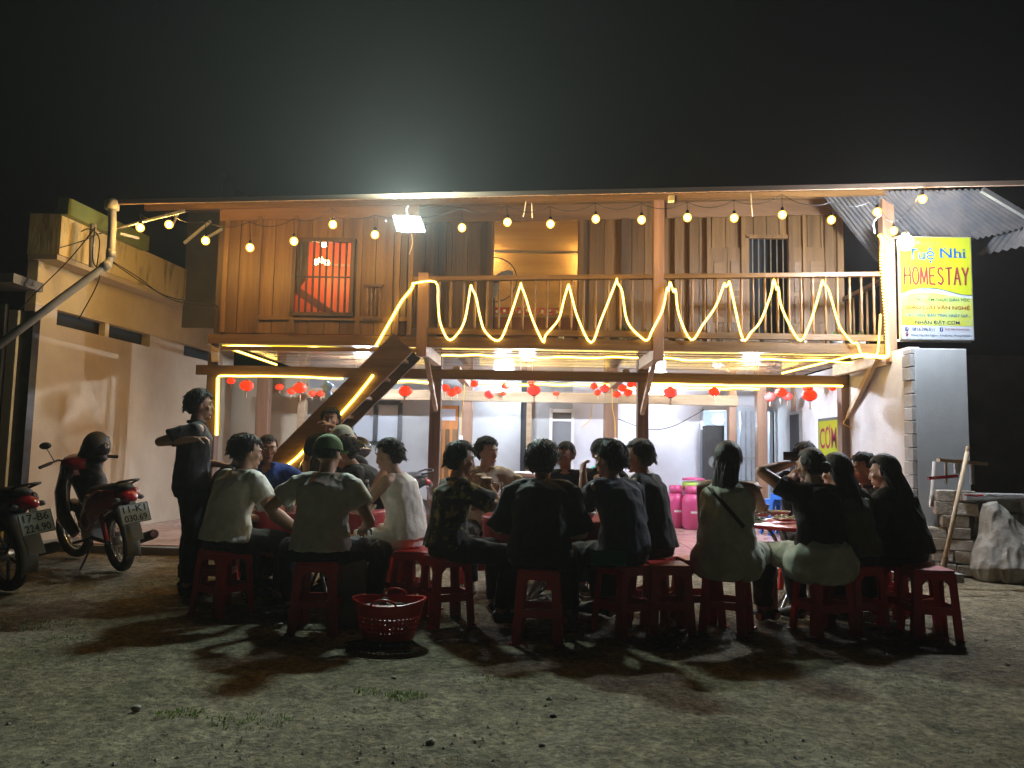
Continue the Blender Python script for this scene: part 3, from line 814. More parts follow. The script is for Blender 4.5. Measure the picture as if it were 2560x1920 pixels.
# ------------------------------------------------------------------ right: sheet roof, pillar, dark wall
rr = thing('lean_to_roof', 'corrugated metal lean-to roof over the yellow sign at the right', 'roof', at(2400, 540, 8.8))
A, B_, C_, D_ = at(2050, 480, 9.3), at(2455, 474, 8.3), at(2600, 560, 8.3), at(2190, 655, 9.7)
def sheet(u, v):
    p = A.lerp(B_, u).lerp(D_.lerp(C_, u), v)
    return p + Vector((0, 0, .012 * math.sin(u * 2 * math.pi * 30 + .6 * math.sin(v * 2)) + .010 * noise.noise(Vector((u * 6, v * 4, 0)))))
o = MB().grid(sheet, 240, 3).build('roof_sheet', mat['roof_tin'], rr); sol = o.modifiers.new('s', 'SOLIDIFY'); sol.thickness = .003
MB().beam(B_, C_, .05, .05).build('edge_tube', mat['metal'], rr)
MB().beam(at(2545, 522, 8.4), at(2330, 610, 9.6), .04, .05).build('rafter_tube', mat['metal'], rr)
A2, B2, C2, D2 = at(2548, 525, 8.4), at(2640, 500, 8.2), at(2640, 600, 8.2), at(2440, 640, 9.2)
def sheet2(u, v):
    p = A2.lerp(B2, u).lerp(D2.lerp(C2, u), v)
    return p + Vector((0, 0, .012 * math.sin(u * 2 * math.pi * 9)))
MB().grid(sheet2, 72, 3).build('lower_roof_sheet', mat['roof_tin'], rr)
bp_ = thing('block_pillar', 'grey rendered block wall stub with ragged left edge at the right of the house', 'pillar', at(2352, 1200, 8.35))
x0, x1 = at(2290, 1000, 8.35).x, at(2421, 1000, 8.35).x
zt = at(2350, 871, 8.35).z
MB().box(((x0+x1)/2, 8.45, zt/2), (x1-x0, .2, zt), ).build('rendered_face', mat['render_gray'], bp_, bevel=.008)
z = 0.0; k = 0
while z < zt - .05:
    h = min(.145, zt - z)
    MB().box((x0 - .022 + random.uniform(-.012, .01), 8.45, z + h/2), (.045, .19, h - .010)).build('block', mat['concrete'], bp_, bevel=.006)
    z += h
fw_ = thing('far_wall', 'dark unlit wall behind the right edge of the yard', 'wall', (7.5, 12.0, 0))
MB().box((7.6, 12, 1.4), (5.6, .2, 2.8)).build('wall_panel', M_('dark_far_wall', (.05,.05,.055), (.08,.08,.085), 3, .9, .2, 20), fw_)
# ================================================================== rope lights
def smooth_path(pts, n=6, sag=0.0):
    out = []
    P = [Vector(p) for p in pts]
    for i in range(len(P) - 1):
        a, b, c, d = P[max(i-1, 0)], P[i], P[i+1], P[min(i+2, len(P)-1)]
        for k in range(n):
            t = k / n
            out.append(.5 * ((2*b) + (c-a)*t + (2*a-5*b+4*c-d)*t*t + (3*b-a-3*c+d)*t*t*t))
    out.append(P[-1])
    return out
def rope(label, pts, r=.0125, n=6, grp='warm rope lights on the house', wob=.0):
    c = smooth_path(pts, n) if n > 1 else [Vector(p) for p in pts]
    if wob: c = [p + Vector((0, 0, wob * noise.noise(p * 3.1))) for p in c]
    o = MB().tube(c, r * .45, 6).build('rope_light', e_rope, None, smooth=True, org=c[0])
    MB().tube(c, r * 1.5, 7).build('sheath', e_sheath, o, smooth=True)
    return tag(o, label, 'rope light', grp)
zz = [(893,611),(940,612),(944,650),(950,695),(966,735),(985,725),(1002,690),(1018,618),(1026,640),(1034,680),(1047,718),(1080,738),(1098,700),(1125,614),(1133,640),(1150,690),(1172,738),(1182,722),(1205,690),(1217,650),(1228,615),(1238,640),(1250,690),(1278,739),(1300,690),(1332,605),(1341,630),(1356,695),(1385,728),(1399,733),(1412,715),(1432,670),(1442,622),(1448,610),(1458,625),(1468,680),(1496,737),(1520,700),(1545,660),(1565,612),(1575,608),(1586,650),(1605,733),(1625,715),(1645,690),(1662,640),(1672,604),(1680,620),(1690,665),(1722,734),(1745,715),(1760,660),(1777,606),(1790,630),(1806,680),(1820,710),(1842,738),(1850,742),(1858,765),(1875,775),(1893,768),(1900,735),(1903,680)]
zs2 = []
for i, (x, y) in enumerate(zz):
    if y < 626 and 2 < i: zs2 += [(x - 2.2, y + 6), (x, y), (x + 2.2, y + 7)]
    else: zs2.append((x + random.uniform(-3, 3), y + random.uniform(-3, 3)))
rope('yellow rope light hung in zigzag waves along the balcony railing', [aD(x, y, YF - .07 + random.uniform(-.02, .02)) for x, y in zs2], r=.0105, n=4)
cpth = smooth_path([aD(x, y, YF - .10) for x, y in ((1900,507),(1906,520),(1905,560),(1909,620),(1914,680),(1917,740),(1918,766),(1905,771),(1870,767),(1840,771))], 60)
hel = []
for i, p_ in enumerate(cpth):
    t_ = (cpth[min(i+1, len(cpth)-1)] - cpth[max(i-1, 0)]).normalized(); a_ = t_.cross(Vector((0, 1, 0))).normalized(); b_ = a_.cross(t_)
    q_ = i * .95; rr_ = .017 + .004 * noise.noise(p_ * 5); hel.append(p_ + a_ * (rr_ * math.cos(q_)) + b_ * (rr_ * math.sin(q_)))
rope('coiled yellow rope light running up the right corner post', hel, r=.0085, n=1)
rope('rope light running down the slanting handrail to the stairs', [aD(x, y, YF - .10) for x, y in ((893,611),(888,625),(868,650),(845,690),(812,748))], r=.015)
rope('rope light on the upper half of the stair stringer', [aD(x, y, 8.45) for x, y in ((806,810),(795,825),(765,862),(731,900))], r=.014)
rope('short rope light on the foot of the stair stringer', [aD(x, y, 8.45) for x, y in ((662,967),(640,990),(607,1015))], r=.014)
zr = ZB - .012
def ceil_pt(x, y_): return Vector((x, y_, zr))
xl = at(550, 892, YF + .12).x
rope('rope light crossing under the front of the left ceiling', [Vector((xl, YF + .2, zr)), Vector((aD(620, 770, YF+.2).x, YF + .2, zr + .002)), Vector((aD(783, 778, YF+.2).x, YF + .2, zr))], wob=.02)
rope('rope light slanting back from the left ceiling corner', [Vector((xl, YF + .2, zr)), Vector((at(690, 935, YP+.9).x, YP + .9, zr))])
for i, (x0, x1) in enumerate(((880, 918), (954, 1378), (1405, 1842))):
    a, b = aD(x0, 784, YP - .55), aD(x1, 784, YP - .55)
    rope(['short piece of rope light under the ceiling beside the stairs', 'straight rope light under the ceiling of the middle bay', 'straight rope light under the ceiling of the right bay'][i], [ceil_pt(a.x + (b.x-a.x)*k/8, YP - .55) for k in range(9)], wob=.03)
a, b = aD(1838, 772, YF + .15), aD(1690, 822, YP + .9)
rope('rope light slanting back from the right corner of the floor', [Vector((a.x, YF + .1, zr)), Vector((b.x, YP + .9, zr))])
# tie beam underside ropes
gzb = gz - .075
def beam_pt(x, dz=0): 
    p = aD(x, 830, YP - .14); p.z = gzb + dz; return p
rope('rope light along the left tie beam above the lanterns', [beam_pt(470, -.03), beam_pt(482, .0), beam_pt(560, -.004), beam_pt(640, 0), beam_pt(740, -.01)], wob=.02)
rope('vertical rope light glowing down the left post', [beam_pt(470, -.03), aD(470, 850, YP - .14), aD(469, 900, YP - .14), aD(468, 940, YP - .14)], r=.018)
rope('rope light along the right tie beam', [beam_pt(1405, .0), beam_pt(1500, -.01), beam_pt(1620, -.004), beam_pt(1820, -.0)], wob=.02)
for i, (x0, x1, z) in enumerate(((835, 925, 2.25), (1035, 1330, 2.25), (1340, 1395, 2.22), (1403, 1640, 2.24))):
    rope(['rope light on the back beam right of the stairs', 'bright rope light on the back beam of the middle bay', 'short rope light on the back beam behind the lantern cluster', 'rope light on the back beam of the right bay'][i],
         [Vector((aD(x0 + (x1-x0)*k/6, 830, YI-.2).x, YI - .2, z)) for k in range(7)], r=.02, wob=.02)
# ================================================================== bulb string
BY = 8.12
bpts = [(303,492),(365,485),(444,520),(540,535),(635,521),(719,485),(810,507),(998,492),(1096,480),(1189,484),(1287,473),(1386,475),(1485,470),(1586,471),(1690,464),(1796,475),(1895,458),(1930,499),(1993,430)]
drop = [30, 28, 44, 56, 48, 34, 42, 42, 36, 38, 34, 36, 34, 38, 44, 38, 30, 20, 22]
bs = thing('string_light', 'string of nineteen round warm bulbs hanging below the eave', 'string light', aD(1100, 440, BY))
tops = []
for (x, y), d in zip(bpts, drop):
    c = aD(x, y, BY); t = aD(x - 1, y - d, BY); tops.append(t)
    MB().ellipsoid(c, (.044, .044, .047), nu=14, nv=10).build('bulb', e_globe, bs, smooth=True)
    MB().ellipsoid(c, (.026, .026, .030), nu=8, nv=6).build('filament', e_bulb, bs, smooth=True)
    MB().lathe([(.013, .028), (.017, .045), (.017, .075), (.006, .085)], c, 8).build('socket', mat['black_gloss'], bs, smooth=True)
    MB().tube([c + Vector((0, 0, .08)), t], .0035, 5).build('drop_wire', mat['wire'], bs)
cab = []
for a, b in zip(tops, tops[1:]):
    for k in range(6):
        t = k / 6; p = a.lerp(b, t); p.z -= .07 * 4 * t * (1 - t); cab.append(p)
cab.append(tops[-1]); cab.append(aD(2040, 420, BY))
MB().tube(cab, .0045, 5).build('cable', mat['wire'], bs)
# ================================================================== flood light
fl_ = thing('flood_light', 'glaring cool white LED flood light fixed at the eave', 'flood light', aD(884, 484, 7.95))
q = [aD(851, 467, 7.98), aD(906, 470, 7.98), aD(916, 499, 7.86), aD(860, 498, 7.86)]
nrm = (q[1]-q[0]).cross(q[3]-q[0]).normalized()
if nrm.y > 0: nrm = -nrm
MB().add([p + nrm * .006 for p in q], [(0,1,2,3)]).build('lit_panel', e_flood, fl_)
cc = sum(q, Vector()) / 4
def ex(p, k): return cc + (p - cc) * k
hb = MB(); a_ = [ex(p, 1.12) - nrm * .002 for p in q]; b_ = [ex(p, .9) - nrm * .05 for p in q]
hb.add(a_ + b_, [(0,1,2,3),(4,7,6,5),(0,4,5,1),(1,5,6,2),(2,6,7,3),(3,7,4,0)]); hb.build('housing', mat['metal_dark'], fl_)
MB().tube([cc - nrm * .04, aD(878, 452, 8.12), aD(882, 445, 8.16)], .012, 6).build('bracket', mat['metal'], fl_)
# ================================================================== yellow sign
SY = 8.75
s0, s1, s2, s3 = at(2249, 592, SY), at(2424, 592, SY), at(2431, 849, SY), at(2252, 850, SY)
SX0, SX1, SZ0, SZ1 = s0.x, s1.x + .01, s2.z, s0.z
SW, SH = SX1 - SX0, SZ1 - SZ0
sg = thing('homestay_sign', 'tall yellow and white homestay sign board with blue and red lettering', 'sign', ((SX0+SX1)/2, SY, SZ0))
MB().box(((SX0+SX1)/2, SY + .03, (SZ0+SZ1)/2), (SW + .02, .04, SH + .02)).build('backing_box', mat['metal'], sg)
def flat(name, c, em=0.0, rough=.7):
    return M_(name, tuple(k*.25 for k in c), None, rough=rough, spec=.1)
m_y = M_('sign_yellow', (.27,.25,.006), (.20,.25,.012), 1.8, .6, spec=.1)
m_w = M_('sign_white', (.24,.26,.29), None, rough=.6, spec=.1)
def sxz(u, v, d=0): return Vector((SX0 + u * SW, SY + .008 - d, SZ1 - v * SH))
# yellow face with a pale wave in the middle
pv = [(0, 0), (1, 0), (1, .565), (.85, .56), (.7, .535), (.55, .51), (.40, .50), (.25, .505), (.12, .525), (0, .56)]
def panel(name, pts, m, d):
    n = len(pts)
    return MB().add([sxz(u, v, d) for u, v in pts], [tuple(range(n))]).build(name, m, sg)
panel('white_face', [(0,0),(1,0),(1,1),(0,1)], m_w, 0)
panel('yellow_face', pv, m_y, .002)
grad = M_('sign_lower_yellow', (.26,.26,.015), (.21,.27,.11), 2.2, .6, spec=.1)
panel('lower_yellow_face', [(0,.60),(.12,.56),(.30,.545),(.5,.55),(.72,.575),(1,.60),(1,.87),(0,.87)], grad, .002)
wv = MB()
pts_ = [sxz(u, v, .004) for u, v in [(0,.565),(.12,.53),(.25,.508),(.40,.503),(.55,.512),(.7,.537),(.85,.562),(1,.568)]]
wv.tube(smooth_path(pts_, 5), .0035, 4).build('wave_line', flat('sign_teal', (.02,.25,.20)), sg)
def text(s, u, v, w, h, m, bold=0.0, d=.006, parent=None, plane=None, sx=None, shear=0, name='lettering', spacing=1.0):
    """text centred at (u,v) of the sign, fitted to w x h (fractions of the board)"""
    cu = bpy.data.curves.new(name, 'FONT'); cu.body = s; cu.offset = bold * .55; cu.shear = shear; cu.space_character = spacing
    cu.resolution_u = 3
    to = bpy.data.objects.new(name, cu); col.objects.link(to)
    bpy.context.view_layer.update()
    me = bpy.data.meshes.new_from_object(to.evaluated_get(bpy.context.evaluated_depsgraph_get()))
    bpy.data.objects.remove(to); bpy.data.curves.remove(cu)
    vs_ = np.empty(len(me.vertices) * 3); me.vertices.foreach_get('co', vs_); vs_ = vs_.reshape(-1, 3)
    lo, hi = vs_.min(0), vs_.max(0)
    vs_ = (vs_ - (lo + hi) / 2) / np.maximum(hi - lo, 1e-6)
    if plane is None:
        O, ax, ay = sxz(u, v, d), Vector((SW * w, 0, 0)), Vector((0, 0, SH * h)); par = sg
    else:
        O, ax, ay = plane; par = parent
    o_ = world_loc(par)
    co = [O + ax * float(x) + ay * float(y) - o_ for x, y, z in vs_]
    for i, c in enumerate(co): me.vertices[i].co = c
    me.update()
    me.materials.clear(); me.materials.append(m); me.name = name
    ob = bpy.data.objects.new(name, me); col.objects.link(ob); ob.parent = par
    return ob
blue, redm, navy, tealg = flat('sign_blue', (.0,.16,.62)), flat('sign_red', (.50,.05,.07)), flat('sign_navy', (.04,.05,.22)), flat('sign_green', (.02,.30,.20))
text('Welcome to', .34, .055, .46, .055, flat('sign_darkgreen', (.05,.22,.12)), .0, shear=.35)
text('Tuệ', .30, .178, .37, .150, blue, .018); text('Nhi', .74, .155, .35, .095, blue, .018)
for u, v, w in ((.145,.108,.05),(.60,.195,.05),(.635,.108,.04),(.695,.195,.04),(.775,.195,.05),(.845,.195,.06),(.905,.195,.05)):
    MB().box(sxz(u, v, .006), (SW*w*.9, .001, SH*.010)).build('serif', blue, sg)
strokes = {'H': [[(0,0),(.03,1)],[(1,0),(.97,1)],[(.02,.5),(.98,.54)]], 'O': [[(.5+.5*math.cos(q*.3142), .5+.5*math.sin(q*.3142)) for q in range(21)]],
 'M': [[(-.08,0),(.02,1),(.5,.12),(.98,1),(1.08,0)]], 'E': [[(.95,1),(.12,.97),(.05,.5),(.12,.03),(.95,0)],[(.05,.5),(.8,.52)]], 'S': [[(.92,.85),(.6,1),(.2,.92),(.1,.72),(.4,.54),(.8,.40),(.92,.2),(.6,0),(.08,.12)]],
 'T': [[(0,.96),(1,1)],[(.5,.98),(.5,0)]], 'A': [[(0,0),(.5,1),(1,0)],[(.2,.36),(.8,.36)]], 'Y': [[(0,1),(.5,.48),(1,1)],[(.5,.48),(.46,0)]]}
for i, ch in enumerate('HOMESTAY'):
    g = MB(); u0 = .055 + i * .1165; wl_ = .082
    for st_ in strokes[ch]:
        pp = [sxz(u0 + x * wl_, .465 - y * .165, .006) for x, y in st_]
        for k in range(len(pp) - 1):
            t_ = (pp[k+1] - pp[k]).normalized(); nn_ = Vector((-t_.z, 0, t_.x)) * .0105; ex_ = t_ * .006; dy = Vector((0, -.0004 * (k % 3 + 1), 0)); n0 = len(g.v)
            g.v += [pp[k] - ex_ + nn_ + dy, pp[k] - ex_ - nn_ + dy, pp[k+1] + ex_ - nn_ + dy, pp[k+1] + ex_ + nn_ + dy]; g.f.append((n0, n0+1, n0+2, n0+3))
    g.build('lettering', redm, sg)
text('LƯU TRÚ - ẨM THỰC DÂN TỘC', .51, .612, .90, .050, tealg, .018)
text('GIAO LƯU VĂN NGHỆ', .51, .692, .90, .052, flat('sign_orange_red', (.62,.12,.05)), .022)
text('HÁT THEN, ĐÀN TÍNH, NHẢY SẠP...', .51, .768, .90, .048, flat('sign_midblue', (.02,.28,.55)), .018)
text('NHẬN ĐẶT CƠM', .50, .838, .62, .052, navy, .016)
text('0816.396.511', .30, .905, .31, .030, navy, .014)
text('Tuệ Nhi Homestay', .77, .903, .35, .028, flat('sign_pink', (.60,.16,.25)), .008)
text('Động Ngườm Ngao - Khuổi Ky, Trùng Khánh', .54, .962, .82, .030, flat('sign_slate', (.10,.22,.28)), .012)
def disc(u, v, r, m, name, d=.005, seg=18):
    return MB().add([sxz(u, v, d) + Vector((r * math.cos(2*math.pi*k/seg), 0, r * math.sin(2*math.pi*k/seg))) for k in range(seg)], [tuple(range(seg))]).build(name, m, sg)
disc(.07, .907, .023, navy, 'phone_badge'); disc(.07, .907, .015, m_w, 'phone_badge_ring', .006)
MB().tube([sxz(.06, .898, .008), sxz(.062, .912, .008), sxz(.082, .917, .008)], .004, 5).build('phone_handset', navy, sg)
disc(.07, .953, .018, redm, 'map_pin'); disc(.07, .953, .008, m_w, 'map_pin_hole', .006)
MB().add([sxz(.05,.957,.005), sxz(.09,.957,.005), sxz(.07,.983,.005)], [(0,1,2)]).build('map_pin_tip', redm, sg)
panel('social_badge', [(.53,.886),(.575,.886),(.575,.925),(.53,.925)], flat('badge_blue', (.06,.07,.40)), .005)
text('f', .556, .907, .02, .030, m_w, .02, d=.007)
for z in (SZ1 + .01, SZ0 - .015):
    MB().beam((XC, SY + .06, z), (SX1, SY + .06, z), .025, .025).build('support_tube', mat['white'], sg)
sl = thing('sign_lamp', 'bright white lamp glaring at the top left corner of the yellow sign', 'lamp', at(2266, 606, SY - .22))
c = at(2264, 607, SY - .75)
MB().ellipsoid(c, (.080, .07, .080), nu=14, nv=10).build('bulb', e_sign, sl, smooth=True)
MB().lathe([(.03, .05), (.034, .10), (.012, .12)], c, 12).build('socket', mat['white'], sl, smooth=True)
MB().tube([c + Vector((0,0,.11)), at(2258, 588, SY - .6), at(2235, 594, SY + .05)], .012, 6).build('lamp_arm', mat['white'], sl)
# small rice sign on the side wall
cs = thing('rice_sign', 'small yellow sign with pink COM lettering on the side wall', 'sign', (XS - .02, 10.9, 1.3))
yc = 10.85; hh = .72; zc_ = 1.24
MB().box((XS - .012, yc, zc_), (.02, .78, 1.00)).build('sign_frame', mat['metal_dark'], cs)
MB().box((XS - .024, yc, zc_), (.008, .70, .92)).build('sign_face', m_y, cs)
pk = flat('sign_hotpink', (.70,.05,.16))
text('CƠM', 0, 0, 0, 0, pk, .02, parent=cs, plane=(Vector((XS - .031, yc, zc_ + .24)), Vector((0, -.60, 0)), Vector((0, 0, .34))))
text('▼', 0, 0, 0, 0, redm, 0, parent=cs, plane=(Vector((XS - .031, yc, zc_ - .10)), Vector((0, -.10, 0)), Vector((0, 0, .08))))
# ================================================================== lanterns
lan = [(499,823,9,9.9,0),(533,833,15,9.9,0),(604,836,9,11.6,0),(629,845,9,11.4,0),(648,838,15,10.4,0),(675,850,8,11.9,0),(693,850,8,12.0,0),
 (875,845,15,10.0,0),(962,838,10,11.0,0),(976,848,11,10.9,0),(988,843,10,11.2,0),(1025,829,9,10.8,0),(1057,852,11,10.6,1),(1092,833,9,11.0,0),(1087,849,7,12.0,0),
 (1153,843,15,10.0,1),(1148,829,8,11.6,0),(1201,850,6,12.1,0),(1283,834,9,11.0,0),(1291,848,8,11.4,0),(1306,839,11,10.6,1),(1345,838,10,11.0,0),(1333,852,9,11.2,0),(1357,848,10,10.9,0),(1362,831,8,10.6,0),(1374,829,8,11.0,0),
 (1448,848,15,10.0,1),(1543,846,12,10.4,0),(1663,857,12,11.4,1),(1687,848,13,10.6,0),(1701,856,11,11.6,1),(1745,838,11,10.9,0),(1749,854,16,9.9,0),(1798,838,8,10.5,0)]
where = ['hanging left of the staircase', 'hanging beside the stairs', 'in the cluster over the patterned shirt', 'over the middle table', 'in the cluster on the middle post', 'hanging over the right bay', 'hanging near the right post']
proto = {}
def make_lantern(mname):
    root = thing('red_lantern', 'x', 'lantern', (0, 0, 0))
    n = 10; prof = []
    for i in range(n + 1):
        t = -1 + 2 * i / n
        prof.append((math.sqrt(max(0, 1 - (t * .93) ** 2)) , t * .72))
    L_ = MB(); seg = 24; vs_ = []; fs = []
    for i, (r, z) in enumerate(prof):
        for k in range(seg):
            q_ = 2 * math.pi * k / seg; rr_ = r * (1 + (.0 if k % 2 else -.05))
            vs_.append((rr_ * math.cos(q_), rr_ * math.sin(q_), z))
    for i in range(n):
        for k in range(seg):
            k2 = (k + 1) % seg; fs.append((i*seg+k, i*seg+k2, (i+1)*seg+k2, (i+1)*seg+k))
    L_.add(vs_, fs).build('silk_body', mat[mname], root, smooth=True)
    for z in (-.74, .74):
        MB().lathe([(.34, z - .07), (.36, z), (.34, z + .07)], seg=14).build('end_ring', mat['red_paint'], root)
    MB().tube([(0, 0, .8), (0, 0, 1.5)], .02, 5).build('hanging_thread', mat['wire_w'], root)
    ts = MB(); ts.ellipsoid((0, 0, -1.0), (.13, .13, .12), nu=10, nv=6); ts.lathe([(.05, -1.1), (.10, -1.2), (.07, -1.9)], seg=8)
    ts.build('tassel', mat['tassel'], root, smooth=True)
    return root
for i, (x, y, r, Y_, p) in enumerate(lan):
    key = 'lantern_pink' if p else 'lantern'
    if key not in proto: root = proto[key] = make_lantern(key)
    else: root = copy_tree(proto[key])
    c = aD(x, y, Y_); s = r * K * Y_ / 1923
    if c.z + s * .8 > ZB - .02: c.z = ZB - .03 - s * .8
    root.location = c; root.scale = (s, s, s); root.rotation_euler = (random.uniform(-.06, .06), random.uniform(-.06, .06), random.uniform(0, 3))
    size = 'large' if r >= 15 else 'medium' if r >= 10 else 'small'
    kind = 'pinkish red' if p else 'orange red'
    w = where[0] if x < 560 else 'near the left inner posts' if x < 700 else 'just right of the staircase' if x < 900 else where[2] if x < 1000 else 'above the man in beige shirt' if x < 1110 else 'in the middle of the centre bay' if x < 1260 else 'left of the centre post' if x < 1320 else 'clustered on the centre post' if x < 1400 else 'above the gas bottles' if x < 1600 else 'before the dark doorway' if x < 1720 else 'by the right front post'
    same = [q for q in lan[:i] if abs(q[0] - x) < 60]
    side = ['', 'lower of the group, ', 'furthest back, '][min(2, len(same))] if same else ''
    root['label'] = '%s %s lantern %s' % (size, kind, w)
    root['_x'] = x
    root['group'] = 'red lanterns under the ground floor ceiling'
# make the labels of alike lanterns differ by their order
ls = [o for o in col.objects if o.name.split('.')[0] == 'red_lantern']
from collections import defaultdict
dd = defaultdict(list)
for o in ls: dd[o['label']].append(o)
for lb, os_ in dd.items():
    if len(os_) > 1:
        os_.sort(key=lambda o: o['_x'])
        words_ = {2: ['left one of the two', 'right one of the two'], 3: ['leftmost of three', 'middle of three', 'rightmost of three'], 4: ['first from left', 'second from left', 'third from left', 'fourth from left'], 5: ['first from left', 'second from left', 'third from left', 'fourth from left', 'fifth from left']}[len(os_)]
        for o, w in zip(os_, words_): o['label'] = lb + ', ' + w
for o in ls: del o['_x']
# ================================================================== haze
hz = MB().box((0.5, 8.0, 2.75), (26, 20, 7.8)).build('haze', None)
hz.hide_render = False
tag(hz, kind='stuff')
hm = bpy.data.materials.new('haze_air'); hm.use_nodes = True
N = hm.node_tree.nodes; N.remove(N['Principled BSDF'])
pv_ = N.new('ShaderNodeVolumePrincipled'); pv_.inputs['Color'].default_value = (.97, .92, .88, 1)
pv_.inputs['Density'].default_value = HAZE; pv_.inputs['Anisotropy'].default_value = .55
hm.node_tree.links.new(pv_.outputs['Volume'], N['Material Output'].inputs['Volume'])
hz.data.materials.append(hm)
# ================================================================== people
def rings(mb, rg, seg=14):
    """closed loft; rg = [(centre, half width, half depth, side vector)], convex caps"""
    vs_ = []; n = len(rg)
    for i, (c, rx, ry, sd) in enumerate(rg):
        c = Vector(c)
        t = Vector(rg[min(i+1, n-1)][0]) - Vector(rg[max(i-1, 0)][0]); t.normalize()
        a = Vector(sd); a = (a - t * a.dot(t)).normalized(); b = t.cross(a)
        for k in range(seg):
            q = 2 * math.pi * k / seg
            vs_.append(c + a * (rx * math.cos(q)) + b * (ry * math.sin(q)))
    fs = []
    for i in range(n - 1):
        for k in range(seg):
            k2 = (k + 1) % seg; fs.append((i*seg+k, i*seg+k2, (i+1)*seg+k2, (i+1)*seg+k))
    fs.append(tuple(range(seg))[::-1]); fs.append(tuple((n-1)*seg + k for k in range(seg)))
    return mb.add(vs_, fs)
def limb(mb, p0, p1, ra, rb, mid=None):
    p0, p1 = Vector(p0), Vector(p1); d = p1 - p0; L = d.length; d = d / max(L, 1e-6)
    pts = []; rs = []
    for k in range(4): 
        q = math.pi / 2 * (k / 4); pts.append(p0 - d * ra * math.cos(q)); rs.append(max(.001, ra * math.sin(q)))
    mm = mid if mid else (ra + rb) / 2
    for t in (0, .25, .5, .75, 1.0):
        pts.append(p0 + d * L * t); r = ra + (rb - ra) * t + (mm - (ra + rb) / 2) * math.sin(math.pi * t); rs.append(r)
    for k in range(1, 5):
        q = math.pi / 2 * (k / 4); pts.append(p1 + d * rb * math.sin(q)); rs.append(max(.001, rb * math.cos(q)))
    return mb.tube(pts, rs, 12)
def ik(a, target, l1, l2, hint):
    a, t = Vector(a), Vector(target); d = t - a; L = d.length
    mx = (l1 + l2) * .995
    if L > mx: d = d * (mx / L); t = a + d; L = mx
    if L < abs(l1 - l2) + .02: L = abs(l1 - l2) + .02
    n = d.normalized(); x = (l1*l1 - l2*l2 + L*L) / (2 * L)
    h = math.sqrt(max(0, l1*l1 - x*x)); hv = Vector(hint); hv = hv - n * hv.dot(n)
    if hv.length < 1e-4: hv = n.orthogonal()
    return a + n * x + hv.normalized() * h, t
def remesh(mb, name, m, parent, vox=.011, smooth_it=3, noise_amp=0.0, noise_s=9.0, noise_st=(1,1,1), ratio=None, bumpfn=None):
    o_ = world_loc(parent) if parent is not None else Vector((0,0,0))
    me = bpy.data.meshes.new(name); me.from_pydata([tuple(v) for v in mb.v], [], mb.f); me.update()
    ob = bpy.data.objects.new(name, me); col.objects.link(ob)
    bm_ = bmesh.new(); bm_.from_mesh(me); bmesh.ops.recalc_face_normals(bm_, faces=bm_.faces); bm_.to_mesh(me); bm_.free()
    r = ob.modifiers.new('r', 'REMESH'); r.mode = 'VOXEL'; r.voxel_size = vox; r.use_smooth_shade = True
    s = ob.modifiers.new('s', 'SMOOTH'); s.factor = .5; s.iterations = smooth_it
    if ratio:
        d = ob.modifiers.new('d', 'DECIMATE'); d.ratio = ratio
    dg = bpy.context.evaluated_depsgraph_get()
    me2 = bpy.data.meshes.new_from_object(ob.evaluated_get(dg))
    bpy.data.objects.remove(ob); bpy.data.meshes.remove(me)
    n = len(me2.vertices)
    if noise_amp and n:
        co = np.empty(n * 3); me2.vertices.foreach_get('co', co); co = co.reshape(-1, 3)
        no = np.empty(n * 3); me2.vertices.foreach_get('normal', no); no = no.reshape(-1, 3)
        sd_ = random.uniform(0, 40)
        def fold(c):
            x, y, z = c[0]*noise_s*noise_st[0] + sd_, c[1]*noise_s*noise_st[1], c[2]*noise_s*noise_st[2]
            return .8*noise.noise(Vector((x*.8, y*.8, z*.8))) + .9*(.5 - abs(noise.noise(Vector((x*1.1+z*.6, y*1.1, z*.9-x*.5+3))))*2.2) + .35*noise.noise(Vector((x*2.6, y*2.6, z*2.6)))
        amp = np.array([fold(c) for c in co])
        co += no * (amp * noise_amp)[:, None]
        me2.vertices.foreach_set('co', co.ravel())
    me2.transform(Matrix.Translation(-o_)); me2.name = name
    me2.polygons.foreach_set('use_smooth', [True] * len(me2.polygons))
    me2.materials.clear(); me2.materials.append(m); me2.update()
    ob = bpy.data.objects.new(name, me2); col.objects.link(ob); ob.parent = parent
    return ob
